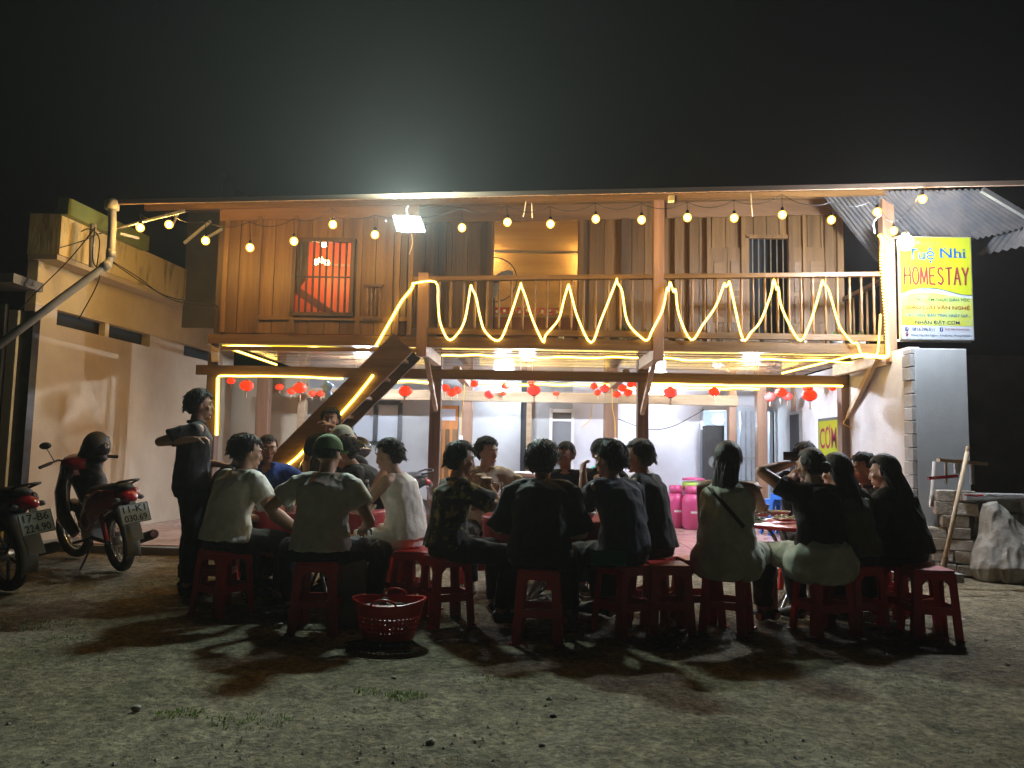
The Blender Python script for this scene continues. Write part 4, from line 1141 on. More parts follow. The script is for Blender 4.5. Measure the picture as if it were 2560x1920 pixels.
def hand(mb, wrist, dirv, palm_n, curl=.5, side=1, s=1.0, grip=False):
    """palm, four unequal fingers bent at two joints, thumb leaving the side of the palm"""
    w = Vector(wrist); d = Vector(dirv).normalized(); n = Vector(palm_n); n = (n - d * n.dot(d)).normalized()
    sd = d.cross(n) * side
    rings(mb, [(w - d*.01*s, .026*s, .020*s, sd), (w + d*.02*s, .032*s, .017*s, sd), (w + d*.06*s, .041*s, .016*s, sd), (w + d*.088*s, .039*s, .013*s, sd)], 10)
    for i, (off, L) in enumerate(((-.030, .066), (-.010, .075), (.010, .070), (.029, .054))):
        b = w + d*.082*s + sd*off*s
        a1 = curl * .9; a2 = curl * 1.9; a3 = curl * 2.6
        p1 = b + (d*math.cos(a1) + n*math.sin(a1)) * L*.45*s + sd*off*.12*s
        p2 = p1 + (d*math.cos(a2) + n*math.sin(a2)) * L*.32*s
        p3 = p2 + (d*math.cos(a3) + n*math.sin(a3)) * L*.25*s
        mb.tube([b - d*.012*s, b, p1, p2, p3], [.008*s, .0088*s, .0082*s, .0075*s, .0055*s], 8)
    tb = w + d*.025*s - sd*.026*s
    t1 = tb + (d*.55 - sd*.75 + n*.35).normalized() * .034*s
    t2 = t1 + (d*.85 - sd*.2 + n*(.3 + curl*.5)).normalized() * .030*s
    t3 = t2 + (d*.9 + n*(.3 + curl*.6)).normalized() * .022*s
    mb.tube([tb, t1, t2, t3], [.012*s, .0105*s, .0095*s, .007*s], 8)
def foot(mb, ankle, fdir, r=.035, bulk=1.0):
    a = Vector(ankle); f = Vector((fdir[0], fdir[1], 0)).normalized(); sd = Vector((-f.y, f.x, 0)); z0 = a.z - .075
    rings(mb, [(Vector((a.x, a.y, z0+.035)) - f*.055, .026*bulk, .030*bulk, sd), (Vector((a.x, a.y, z0+.045)) - f*.03, .034*bulk, .042*bulk, sd),
               (Vector((a.x, a.y, z0+.040)) + f*.05, .038*bulk, .038*bulk, sd), (Vector((a.x, a.y, z0+.028)) + f*.12, .046*bulk, .026*bulk, sd), (Vector((a.x, a.y, z0+.022)) + f*.175, .036*bulk, .019*bulk, sd)], 12)
def person(label, px, Y, yaw, top=None, sit=True, seat=.455, lean=18, turn=0, nod=0, side_lean=0, male=True, skin='skin',
           shirt=None, sleeve=.6, trousers=None, shorts=False, skirt=None, shoes='black', hair='short', hair_m='hair', cap=None,
           L=None, Rr=None, hL=None, hR=None, curlL=.5, curlR=.5, legs=None, hem=0.0, z0=0.0, fine=False, bulk=1.0, stand_h=1.70, vest=None, collar=True, loose=.016, face=False, tank=False, knees=None, group='people'):
    """px = photo pixel column of the pelvis/neck line, Y = depth of the pelvis. yaw: 0 faces away from the camera, + turns left."""
    base = at(px, 1200, Y); base = Vector((base.x, Y, z0))
    root = thing('person', label, 'person', base, 0, group)
    yr = R(yaw); F = Vector((-math.sin(yr), math.cos(yr), 0)); S = Vector((F.y, -F.x, 0)); U = Vector((0, 0, 1))
    def W(x, y, z): return base + S * x + F * y + U * z
    def spine(kk):
        la = R(lean); sl = R(side_lean)
        def dv(a): return (U * math.cos(a) + F * math.sin(a) + S * math.sin(sl)).normalized()
        pz = seat + .095 if sit else stand_h * .53
        P0 = W(0, 0, pz)
        t1, t2, t3 = dv(la * .35), dv(la), dv(la * 1.65)
        Wst = P0 + t1 * .17 * kk; C = Wst + t2 * .17 * kk; NB = C + t3 * .165 * kk
        hd = dv(la * .6 + R(nod))
        NK = NB + dv(la * 1.5) * .036
        HC = NK + hd * .118 + F * .012
        return P0, Wst, C, NB, NK, HC, t1, t2, t3, hd
    kk = 1.0
    if top is not None:
        for _ in range(8):
            sp = spine(kk); HT = sp[5] + Vector((0, 0, .118))
            want = at(px, top, HT.y).z - z0 * 0
            kk += (want - HT.z) / .50
        kk = min(1.22, max(.78, kk))
        if not sit:
            sp = spine(kk)
    P0, Wst, C, NB, NK, HC, t1, t2, t3, hd = spine(kk)
    sh = (.172 if male else .150) * bulk; wd = 1.0 if male else .88
    bd = wd * bulk
    # torso frame side vector stays S
    tor = [(P0 - t1*.10, .125*bd if male else .14*bd, .105*bd, S), (P0 - t1*.03, .165*bd if male else .172, .125*bd, S), (P0 + t1*.07, .155*bd, .115*bd, S), (Wst, .138*bd if male else .118, .102*bd, S),
           (C - t2*.05, .152*bd, .112*bd, S), (C + t3*.05, .165*bd, .115*bd, S), (NB - t3*.05, .150*bd, .085*bd, S), (NB, .085*bd, .062*bd, S)]
    body = MB(); rings(body, tor, 20)
    SL, SR = NB - t3*.045 - S*sh, NB - t3*.045 + S*sh
    limb(body, SL + S*.03, SR - S*.03, .056*bulk, .056*bulk)
    rings(body, [(NB - t3*.03, .062*bd, .058*bd, S), (NK, .052*bd, .053*bd, S), (HC - hd*.05, .050*bd, .055*bd, S)], 14)
    # head, turned
    ty = R(turn); hF = (F * math.cos(ty) - S * math.sin(ty)); hF = (hF - hd * hF.dot(hd)).normalized(); hS = hF.cross(hd).normalized()
    HM = Matrix((hS, hF, hd)).transposed()
    def H(x, y, z): return HC + HM @ Vector((x, y, z))
    body.ellipsoid(H(0, -.008, .022), (.074, .092, .092), HM, 20, 14)
    rings(body, [(H(0, .014, .03), .066, .078, hS), (H(0, .022, -.03), .060, .070, hS), (H(0, .030, -.075), .046, .056, hS), (H(0, .036, -.105), .026, .032, hS)], 16)
    rings(body, [(H(0, .088, .018), .007, .006, hS), (H(0, .100, -.010), .011, .010, hS), (H(0, .104, -.030), .016, .012, hS), (H(0, .094, -.040), .013, .008, hS)], 10)
    body.ellipsoid(H(0, .082, .034), (.052, .014, .011), HM, 12, 6)
    body.ellipsoid(H(0, .088, -.060), (.024, .011, .007), HM, 10, 6); body.ellipsoid(H(0, .087, -.072), (.021, .011, .008), HM, 10, 6)
    body.ellipsoid(H(0, .075, -.098), (.020, .018, .014), HM, 10, 6)
    for s in (-1, 1):
        body.ellipsoid(H(.075*s, -.005, -.008), (.009, .019, .032), HM, 10, 8)
        body.ellipsoid(H(.045*s, .060, -.020), (.022, .018, .018), HM, 10, 6)
    # arms
    ua, fa = (.285, .250) if male else (.265, .235)
    arms = []
    for s, tgt, hint, curl in ((-1, L, hL, curlL), (1, Rr, hR, curlR)):
        a = SL if s < 0 else SR
        if tgt is None: tgt = (.16 * s, .36, seat + .20) if sit else (.23 * s, .04, .78)
        hint_v = hint or (.3 * s, -.5, -.8)
        tw = W(*tgt) if not isinstance(tgt, Vector) else tgt
        el, wr = ik(a, tw, ua, fa, S * hint_v[0] + F * hint_v[1] + U * hint_v[2])
        limb(body, a, el, .050*bulk, .037*bulk); limb(body, el, wr, .038*bulk, .025*bulk, .036*bulk)
        fd = (wr - el).normalized()
        pn = (-U if abs(fd.z) < .7 else -S * s)
        hand(body, wr, fd, pn, curl, s, 1.0)
        arms.append((a, el, wr))
    # legs
    legm = []
    for s in (-1, 1):
        hip = P0 + S * (.088 * s) - t1 * .045
        if sit:
            k_, a_ = (legs or {}).get(s, ((.19 * s, .40, seat + .02), (.17 * s, .36, .085)))
        else:
            k_, a_ = (legs or {}).get(s, ((.10 * s, .03, .47), (.11 * s, .0, .08)))
        kn, an = W(*k_), W(*a_)
        d = kn - hip
        if d.length > .44: kn = hip + d.normalized() * .44
        limb(body, hip, kn, .088*bd, .058*bulk); limb(body, kn, an, .057*bulk, .036*bulk, .052*bulk)
        fd = F * math.cos(.2) + S * (s * math.sin(.25))
        foot(body, an, fd)
        legm.append((hip, kn, an, fd))
    skm = mat[skin]
    remesh(body, 'body', skm, root, vox=.0075 if fine else .010, smooth_it=2, ratio=.45 if fine else None)
    # clothes
    if shirt is not None:
        c = MB(); lo = loose
        hz_ = P0 - t1 * (.03 + hem)
        tr = [(hz_, .180*bd + lo, .135*bd + lo, S), (P0 + t1*.07, .160*bd + lo*1.5, .122*bd + lo*1.4, S), (Wst, .146*bd + lo*1.4, .108*bd + lo*1.3, S), (C - t2*.05, .158*bd + lo, .116*bd + lo, S),
              (C + t3*.05, .168*bd + lo, .118*bd + lo, S), (NB - t3*.055, .152*bd + lo, .090*bd + lo, S), (NB - t3*.005, .088*bd + lo*.6, .066*bd + lo*.6, S)]
        if sit and hem > .02:
            tr = [(P0 - t1*.05, .185*bd + lo, .15*bd + lo, S)] + tr[1:]
        rings(c, tr, 22)
        if not tank:
            limb(c, SL + S*.03, SR - S*.03, .060*bulk + lo*.7, .060*bulk + lo*.7)
            for s, (a, el, wr) in zip((-1, 1), arms):
                if sleeve <= 1:
                    e = a.lerp(el, sleeve); c.tube([a - (el-a).normalized()*.03, a, a.lerp(e, .5), e], [.045*bulk, .058*bulk + lo*.6, .056*bulk + lo, .054*bulk + lo*1.4], 14)
                else:
                    c.tube([a - (el-a).normalized()*.03, a, a.lerp(el, .5), el], [.045*bulk, .058*bulk + lo*.6, .052*bulk + lo, .046*bulk + lo], 14)
                    e = el.lerp(wr, sleeve - 1); limb(c, el, e, .045*bulk + lo*.8, .034*bulk + lo*.6)
        else:
            limb(c, SL + S*.075, SR - S*.075, .060*bulk, .060*bulk)
        so = remesh(c, 'shirt', shirt, root, vox=.0095, smooth_it=2, noise_amp=.009, noise_s=9, noise_st=(1, 1, .55))
        if collar:
            cl = MB(); pts = []
            for k in range(13):
                q = -math.pi * .5 + .45 + (2*math.pi - .9) * k / 12
                pts.append(NB + t3*.020 + S * (math.cos(q + math.pi) * .072*bd) + F * (math.sin(q) * -.066*bd if False else math.sin(q + math.pi) * .066*bd))
            cl.tube(pts, [.010] + [.014] * 11 + [.010], 8); cl.build('collar', shirt, root, smooth=True)
    if vest is not None:
        c = MB(); lo = loose + .012
        rings(c, [(P0 + t1*.0, .17*bd + lo, .13*bd + lo, S), (Wst, .146*bd + lo*1.4, .108*bd + lo*1.3, S), (C - t2*.02, .158*bd + lo, .116*bd + lo, S), (C + t3*.09, .14*bd + lo, .10*bd + lo, S)], 20)
        remesh(c, 'vest', vest, root, vox=.012, noise_amp=.008)
    if trousers is not None:
        c = MB(); lo = .013
        rings(c, [(P0 - t1*.11, .13*bd + lo, .11*bd + lo, S), (P0 - t1*.03, .168*bd + lo, .13*bd + lo, S), (P0 + t1*.05, .158*bd + lo, .12*bd + lo, S)], 20)
        for s, (hip, kn, an, fd) in zip((-1, 1), legm):
            if shorts:
                e = hip.lerp(kn, .86); c.tube([hip - (kn-hip).normalized()*.02, hip, hip.lerp(kn, .5), e], [.07*bd, .098*bd + lo*.5, .085*bd + lo, .075*bd + lo*1.6], 14)
            else:
                limb(c, hip, kn, .092*bd + lo*.6, .062*bulk + lo*.8)
                e = kn.lerp(an, .93); c.tube([kn, kn.lerp(e, .3), kn.lerp(e, .7), e], [.062*bulk + lo*.7, .062*bulk + lo, .052*bulk + lo, .048*bulk + lo], 14)
        remesh(c, 'trousers', trousers, root, vox=.0105, smooth_it=2, noise_amp=.008, noise_s=9)
    if skirt is not None:
        c = MB(); rings(c, [(P0 + t1*.10, .135, .10, S), (P0 + t1*.02 - F*.01, .20, .16, S), (P0 - U*.05 - F*.0, .25, .20, S), (P0 - U*.12 + F*.02, .255, .21, S), (P0 - U*.19 + F*.03, .225, .19, S), (P0 - U*.22 + F*.03, .18, .15, S)], 22)
        limb(c, legm[0][0], legm[0][1], .11, .085); limb(c, legm[1][0], legm[1][1], .11, .085)
        remesh(c, 'skirt', skirt, root, vox=.012, noise_amp=.007, noise_s=8, noise_st=(1.5, 1.5, .4))
    if shoes:
        for s, (hip, kn, an, fd) in zip((-1, 1), legm):
            c = MB(); foot(c, an, fd, bulk=1.16)
            remesh(c, 'shoe', mat[shoes] if isinstance(shoes, str) else shoes, root, vox=.013)
    # hair
    if hair:
        hm_ = mat[hair_m]; nu, nv = 56, 36; vs_ = []
        seed = random.uniform(0, 50)
        for i in range(nv + 1):
            ph = math.pi * i / nv
            for k in range(nu):
                q = 2 * math.pi * k / nu
                d = Vector((math.sin(ph)*math.cos(q), math.sin(ph)*math.sin(q), math.cos(ph)))
                th = .024 if hair == 'short' else .026
                if hair == 'bun': th = .014
                if hair == 'crew': th = .009
                if hair == 'bushy': th = .036
                # face opening and nape
                f = d.y; z = d.z
                cover = 1.0
                if f > .25 and z < .52: cover = 0
                if hair in ('short', 'crew', 'bun', 'bushy') and z < ((-.86 if f < -.15 else -.35 + .9 * max(0, f + .15)) if hair != 'crew' else (-.6 if f < -.2 else -.05 + .5 * max(0, f))) : cover = 0
                if hair == 'long' and (z < -.75 or (f > .05 and z < .35)): cover = 0
                nn = noise.noise(Vector((d.x*5+seed, d.y*5, d.z*5))) + .7*noise.noise(Vector((d.x*14+seed, d.y*14, d.z*6)))
                amp = .003
                r_ = 1.0
                v = Vector((d.x*(.076 + th*.9), d.y*(.094 + th*.8), d.z*(.094 + th*1.05)))
                v += d * nn * amp
                if not cover: v = Vector((d.x*.055, d.y*.070, d.z*.070 if d.z > 0 else d.z*.05))
                vs_.append(H(v.x, v.y - .010, v.z + .024))
        fs = []
        for i in range(nv):
            for k in range(nu):
                k2 = (k+1) % nu; fs.append((i*nu+k, i*nu+k2, (i+1)*nu+k2, (i+1)*nu+k))
        hb = MB().add(vs_, fs)
        # many thin locks combed away from the crown give the outline its roughness
        nl = {'short': 420, 'bushy': 560, 'crew': 300, 'long': 260, 'bun': 240}[hair]
        lift = {'short': .30, 'bushy': .50, 'crew': .18, 'long': .04, 'bun': .03}[hair]
        crown = Vector((0, -.35, .93)).normalized()
        for _ in range(nl):
            q = random.uniform(0, 2*math.pi); zz_ = random.uniform(-.60 if hair != 'crew' else -.2, .995); rr_ = math.sqrt(1 - zz_*zz_)
            d = Vector((rr_*math.cos(q), rr_*math.sin(q), zz_))
            if d.y > .22 and d.z < .50: continue
            if d.z < -.05 and d.y > -.25: continue
            p = Vector((d.x*(.075+th*.8), d.y*(.093+th*.7) - .010, d.z*(.093+th*.95) + .024))
            fl = d - crown * d.dot(crown) * .999
            if fl.length < .05: fl = Vector((random.uniform(-1,1), random.uniform(-1,1), 0))
            fl = (fl.normalized() - d * fl.normalized().dot(d) + Vector((0,0,-.25))).normalized()
            flow = (fl + d * random.uniform(.3, 1.3) * lift + Vector([random.uniform(-.35, .35) for _ in range(3)]) * (.8 if hair in ('short', 'bushy') else .25)).normalized()
            ll = random.uniform(.022, .045) * {'short': 1, 'bushy': 1.25, 'crew': .45, 'long': 1.2, 'bun': 1.0}[hair]
            b0_, b1_, b2_ = p - flow*.008, p + flow*ll*.55 + d*ll*lift*.25, p + flow*ll - Vector((0,0,.006 + ll*.12))
            hb.tube([H(*b0_), H(*b1_), H(*b2_)], [.0036, .0028, .0005], 4)
        if hair == 'long':
            for _ in range(150):
                u = random.uniform(-1, 1); x = .080 * math.sin(u * 1.45); y0 = -.085 * math.cos(u * 1.45) + .0
                ln = random.uniform(.24, .34); w_ = random.uniform(.005, .012)
                st_ = Vector((x, y0, random.uniform(-.02, .05)))
                pts = []
                for k in range(7):
                    t = k / 6
                    pt = H(st_.x * (1 + .15*t), st_.y - .004, st_.z) + (-(t3 * .85 + U * .15)) * (ln * t) - F * (.030 * math.sin(min(1, t*1.3) * math.pi * .5)) + S * (.01 * math.sin(t*5 + u*9))
                    pts.append(pt)
                hb.tube(pts, [w_*.8, w_, w_, w_, w_*.9, w_*.7, w_*.25], 6)
        if hair == 'bun':
            hb.ellipsoid(H(.0, -.125, -.02), (.040, .036, .042), HM, 16, 10)
        hb.build('hair', hm_, root, smooth=True)
    if cap is not None:
        c = MB(); vs_ = []
        nu, nv = 24, 9
        for i in range(nv + 1):
            ph = math.pi * .5 * i / nv
            for k in range(nu):
                q = 2*math.pi*k/nu
                vs_.append(H(.097*math.sin(ph)*math.cos(q), .113*math.sin(ph)*math.sin(q) - .010, .112*math.cos(ph) + .030))
        c.add(vs_, [(i*nu+k, i*nu+(k+1)%nu, (i+1)*nu+(k+1)%nu, (i+1)*nu+k) for i in range(nv) for k in range(nu)])
        co = c.build('cap', cap, root, smooth=True)
        b = MB(); pr = []
        for k in range(11):
            q = math.pi * (k / 10); pr.append((.085*math.cos(q), .095 + .075*math.sin(q)))
        top_ = [H(x, y, .036 - .10*(y-.095)) for x, y in pr]; bot_ = [p - hd*.006 for p in top_]
        n = len(top_)
        b.add(top_ + bot_, [tuple(range(n)), tuple(range(n, 2*n))[::-1]] + [(i, (i+1)%n, n+(i+1)%n, n+i) for i in range(n)])
        b.build('brim', cap, co)
    if face:
        for s in (-1, 1):
            MB().ellipsoid(H(.031*s, .0825, .012), (.014, .007, .0062), HM, 10, 6).build('eye', mat['white'], root, smooth=True)
            MB().ellipsoid(H(.031*s, .0885, .012), (.0055, .003, .0055), HM, 8, 6).build('iris', mat['black_gloss'], root, smooth=True)
            MB().tube([H(.014*s, .095, .034), H(.032*s, .094, .040), H(.050*s, .082, .034)], [.003, .004, .002], 6).build('eyebrow', mat['hair'], root)
        MB().ellipsoid(H(0, .098, -.066), (.023, .004, .006), HM, 10, 6).build('lips', M_('lips', (.35,.12,.10), None, rough=.5), root, smooth=True)
    return root, dict(W=W, H=H, P0=P0, NB=NB, HC=HC, arms=arms, legs=legm, F=F, S=S)
# ------------------------------------------------------------------ red stools
def make_stool(m, h=.455, wt=.128, wb=.158):
    root = thing('plastic_stool', 'x', 'stool', (0, 0, 0))
    s = MB(); n = 6
    s.box((0, 0, h - .010), (wt*2, wt*2, .020))
    s.build('seat', m, root, bevel=.008)
    sk = MB()
    for k in range(4):
        q = Matrix.Rotation(math.pi/2*k, 3, 'Z')
        def P(u, z, d=0):   # u across the face, z height
            w = wt + (wb - wt) * (h - z) / h
            return q @ Vector((u * w, w - d, z))
        def quad(u0, u1, u2, u3, za, zb):
            a = [P(u0, za), P(u1, za), P(u3, zb), P(u2, zb)]; b = [P(u0, za, .005), P(u1, za, .005), P(u3, zb, .005), P(u2, zb, .005)]
            sk.add(a + b, [(0,1,2,3),(4,7,6,5),(0,4,5,1),(1,5,6,2),(2,6,7,3),(3,7,4,0)])
        for s_ in (-1, 1):
            quad(s_*.999, s_*.66, s_*.999, s_*.60, .001, h - .02)
        quad(-.62, .62, -.62, .62, h - .065, h - .02)
        quad(-.64, .64, -.64, .64, h*.36, h*.47)
        # arch corners
        for s_ in (-1, 1):
            quad(s_*.66, s_*.60, s_*.62, s_*.40, h - .10, h - .064)
        # rolled edge
        sk.tube([P(-.66, .0, -.002), P(-.63, h*.36, -.002)], .004, 5); sk.tube([P(.66, .0, -.002), P(.63, h*.36, -.002)], .004, 5)
    lg = [MB() for _ in range(4)]
    # split the skirt mesh into its legs and bands
    sides = MB()
    root_parts = []
    sk.build('leg_frame', m, root)
    ft = MB()
    for k in range(4):
        q = Matrix.Rotation(math.pi/2*k + math.pi/4, 3, 'Z')
        MB().box(q @ Vector((wb*1.36, 0, .006)), (.03, .03, .012), rz=math.pi/2*k + math.pi/4).build('foot_pad', m, root)
    return root
stool0 = make_stool(mat['red_plastic'])
used_stool = [False]
def stool(x, y, rz, label, group='red plastic stools', z=0.0, sc=1.0, tilt=0):
    o = stool0 if not used_stool[0] else copy_tree(stool0)
    used_stool[0] = True
    o.location = (x, y, z + ground_z(x, y) * (0 if y > 8 else 1)); o.rotation_euler = (tilt, 0, rz); o.scale = (1, 1, sc)
    o['label'] = label; o['group'] = group; o['category'] = 'stool'
    return o
C1, C2, C3 = Vector((-1.68, 6.25, 0)), Vector((.18, 6.08, 0)), Vector((2.08, 6.05, 0))
def face_to(px, Y, C):
    p = at(px, 1200, Y); d = Vector((C.x - p.x, C.y - Y)); return math.degrees(math.atan2(-d.x, d.y))
cl = {k: cloth('cloth_' + k, v) for k, v in dict(black=(.010,.010,.011), charcoal=(.022,.022,.024), grey=(.46,.47,.43), lightgrey=(.66,.67,.62), blue=(.03,.09,.42), beige=(.50,.44,.32), white=(.80,.77,.70),
      navy=(.012,.016,.03), olive=(.07,.075,.05), jeans=(.03,.05,.09), green=(.06,.12,.03), palegreen=(.46,.49,.40), tan=(.20,.17,.10)).items()}
cl['pattern'] = M_('dark_patterned_cloth', (.010,.010,.010), (.30,.24,.05), 13, .75, .25, 22, contrast=(.53,.60))
cl['stripe'] = M_('black_cloth_white_pattern', (.02,.02,.022), (.4,.4,.38), 20, .8, .25, 22, contrast=(.55,.62))
PP = []
def P_(label, px, Y, yaw, st=True, strz=None, **k):
    r, info = person(label, px, Y, yaw, **k)
    if st and k.get('sit', True):
        p = r.location
        stool(p.x, p.y + .0, R(strz if strz is not None else yaw), STL[len(PP)])
    PP.append(r)
    return r, info
STL = ['', 'red stool under the man in dark clothes at the far left of the left table', 'red stool under the man in light grey polo with back to camera', 'red stool under the smiling man in blue at the left table',
 'red stool under the broad man wearing the green cap', 'red stool under the man in dark tee with the pale brimmed cap', '', 'red stool under the young man in black right of the bottles', 'red stool under the man in white tank top',
 'red stool under the man in dark patterned shirt', 'red stool under the man in beige shirt', 'red stool under the bushy haired person in black jacket', 'red stool under the man hidden behind the black jacket', 'red stool under the capped person behind the raised hand',
 'red stool under the person raising a hand at the middle table', 'red stool under the long haired woman right of the middle table', 'red stool under the woman in the grey green vest', 'red stool under the person covering the face at the right table',
 'red stool under the woman with a hair bun and pale skirt', 'red stool under the woman in olive top left of the rightmost woman', 'red stool under the hidden person between two long haired women', 'red stool under the rightmost long haired woman in black']
# standing man at far left
P_('man in dark shirt standing at the left, one forearm raised across the chest', 478, 6.15, -62, sit=False, top=977, stand_h=1.64, lean=2, turn=2, shirt=cl['charcoal'], sleeve=.75, trousers=cl['black'], hair='short',
   Rr=at(486, 1098, 5.93), hR=(.5, -1.0, -.8), L=(-.16, .24, 1.02), hL=(-.6, -.6, -.5), fine=True, face=True, curlL=.9, curlR=.8, bulk=.98)
P_('man in dark clothes seated behind the light grey polo, leaning to the table', 548, 6.25, face_to(548, 6.25, C1) + 6, top=1088, lean=16, shirt=cl['charcoal'], trousers=cl['black'], hair='short')
P_('man in light grey polo seated with his back to the camera at the left table', 572, 5.55, -30, top=1092, lean=15, turn=-25, shirt=cl['lightgrey'], trousers=cl['charcoal'], hair='short', fine=True, bulk=1.04, hem=.05,
   Rr=(.24, .34, .60), hR=(.6, -.3, -.5), L=(-.12, .40, .62))
P_('smiling man in blue shirt seated at the far side of the left table', 655, 6.98, 212, top=1088, lean=14, turn=-4, shirt=cl['blue'], trousers=cl['black'], hair='crew', fine=True, face=True, L=(-.20, .42, .76), Rr=(.22, .36, .76), hL=(-1, .1, -.4), hR=(1, .1, -.4))
P_('broad man in grey shirt wearing a green cap, back to camera, hands on thighs', 808, 5.12, 2, top=1093, lean=12, turn=-22, shirt=cl['grey'], trousers=cl['navy'], hair='crew', cap=cl['green'], fine=True, bulk=1.03, hem=.04,
   L=(-.25, .30, .62), hL=(-1, -.3, .0), Rr=(.24, .26, .63), hR=(.5, -.6, -.5), legs={-1: ((-.30, .33, .47), (-.26, .30, .085)), 1: ((.36, .30, .47), (.30, .30, .085))})
P_('man in dark tee with a pale brimmed cap behind the left table', 868, 7.05, 168, top=1068, lean=12, turn=-34, shirt=cl['charcoal'], trousers=cl['black'], hair='crew', cap=cl['palegreen'], face=True, L=(-.24, .42, .75), Rr=(.2, .40, .75))
P_('person standing in the shade of the staircase behind the left table', 822, 7.95, 185, st=False, sit=False, top=1022, stand_h=1.58, lean=4, shirt=cl['black'], trousers=cl['black'], hair='short', z0=.08, face=True, L=(-.05, .30, 1.32), hL=(-1, 0, -.5))
P_('young man in black tee hunched over the right side of the left table', 952, 6.55, 95, top=1100, lean=26, nod=16, shirt=cl['black'], trousers=cl['black'], hair='bushy', L=(-.1, .40, .76), Rr=(.1, .34, .78))
P_('man in white tank top and shorts seated sideways right of the left table', 1018, 5.88, 72, top=1102, lean=14, turn=12, nod=6, shirt=cl['white'], tank=True, collar=False, trousers=cl['white'], shorts=True, hair='short', fine=True, skin='skin_f', face=True, hem=.06, loose=.022,
   L=(-.12, .42, .76), hL=(-.8, -.2, -.6), Rr=(.06, .22, 1.04), hR=(.5, .5, -.8), curlL=.6, curlR=1.0, shoes=None, legs={-1: ((-.34, .30, .49), (-.34, .34, .085)), 1: ((.20, .40, .49), (.18, .38, .085))})
P_('man in dark patterned shirt with clasped hands left of the middle table', 1122, 5.45, -62, top=1108, lean=8, turn=-4, shirt=cl['pattern'], sleeve=.75, trousers=cl['black'], hair='short', fine=True, face=True, hem=.05,
   L=(-.02, .28, .93), hL=(-.9, .1, -.8), Rr=(.04, .27, .95), hR=(.9, .1, -.8), curlL=.9, curlR=.9, legs={-1: ((-.10, .42, .47), (-.04, .40, .085)), 1: ((.28, .38, .46), (.26, .30, .085))})
P_('man in beige polo seated at the far left of the middle table', 1205, 6.85, 198, top=1096, lean=14, turn=32, shirt=cl['beige'], trousers=cl['black'], hair='short', fine=True, skin='skin_f', face=True, L=(-.30, .34, .72), hL=(-1, -.1, -.5), Rr=(.16, .40, .75), hem=.04)
P_('bushy haired person in loose black jacket, back to camera at the middle table', 1352, 5.0, -4, top=1112, lean=20, turn=-14, shirt=cl['black'], sleeve=1.0, trousers=cl['black'], hair='bushy', bulk=1.03, loose=.024, hem=.04, hair_m='hair_b', fine=True,
   L=(-.20, .36, .76), hL=(-.5, -.3, -1), Rr=(.16, .34, .62), hR=(.5, -.3, -1))
P_('man in dark tee half hidden behind the black jacket', 1415, 6.95, 174, top=1105, lean=12, turn=-24, shirt=cl['navy'], trousers=cl['black'], hair='crew', face=True, L=(-.22, .4, .75))
P_('person in dark clothes and round cap behind the middle table', 1512, 6.95, 160, top=1102, lean=12, turn=20, shirt=cl['black'], trousers=cl['black'], hair='crew', cap=cl['black'], face=True, L=(-.1, .36, .9), Rr=(.2, .36, .76))
P_('person in dark tee raising the left hand at the middle table', 1562, 5.28, 34, top=1110, lean=16, turn=22, shirt=cl['navy'], sleeve=.85, trousers=cl['charcoal'], hair='bushy', fine=True, bulk=1.02, hem=.05,
   L=at(1458, 1185, 5.62), hL=(-.15, -.1, -1.0), Rr=(.18, .36, .60), curlL=.75)
P_('dark haired woman in black top with patterned sleeve right of the middle table', 1640, 5.72, 58, top=1104, lean=12, turn=8, male=False, shirt=cl['black'], vest=None, sleeve=1.0, trousers=cl['charcoal'], hair='short', hair_m='hair_b', bulk=1.08, hem=.06)
P_('long haired woman in grey green sleeveless dress, back to camera, at the right table', 1815, 5.42, -26, top=1110, lean=8, turn=-8, male=False, shirt=cl['palegreen'], tank=True, collar=False, trousers=cl['charcoal'], skirt=cl['palegreen'], hair='long', hair_m='hair_b', fine=True, bulk=1.10, loose=.030, hem=.10,
   Rr=at(1888, 1222, 5.80), hR=(.4, -.1, -1.0), L=(-.14, .38, .70), curlR=.9)
P_('person in navy tee covering the face with both hands at the far right table', 2000, 6.98, 182, top=1110, lean=12, shirt=cl['navy'], trousers=cl['black'], hair='short', face=True, L=(-.06, .22, 1.10), Rr=(.06, .22, 1.10), hL=(-1, .2, -.8), hR=(1, .2, -.8), curlL=.7, curlR=.7)
P_('woman with a hair bun, black top and pale skirt holding a phone up', 2052, 5.38, 12, top=1124, lean=12, turn=20, male=False, shirt=cl['black'], sleeve=.45, skirt=cl['palegreen'], hair='bun', hair_m='hair_b', fine=True, skin='skin_f', bulk=1.1, hem=-.04,
   L=at(1968, 1162, 5.62), hL=(-1.0, -.3, -.35), Rr=(.18, .38, .62), curlL=.8)
P_('woman in dark olive top with long hair, second from the right', 2132, 5.50, 24, top=1145, lean=16, turn=14, male=False, shirt=cl['olive'], sleeve=.6, trousers=cl['black'], hair='long', hair_m='hair', fine=True, bulk=1.16, hem=.05)
P_('person hidden between the two long haired women, only the crown showing', 2196, 6.25, 95, top=1138, lean=12, male=False, shirt=cl['black'], trousers=cl['black'], hair='short', face=True)
P_('rightmost long haired woman in loose black top seated on a red stool', 2262, 5.72, 40, top=1152, lean=16, turn=10, male=False, shirt=cl['black'], sleeve=1.2, trousers=cl['black'], hair='long', hair_m='hair', fine=True, skin='skin_f', bulk=1.12, loose=.030, hem=.08,
   L=(-.18, .38, .68), Rr=(.1, .36, .66))
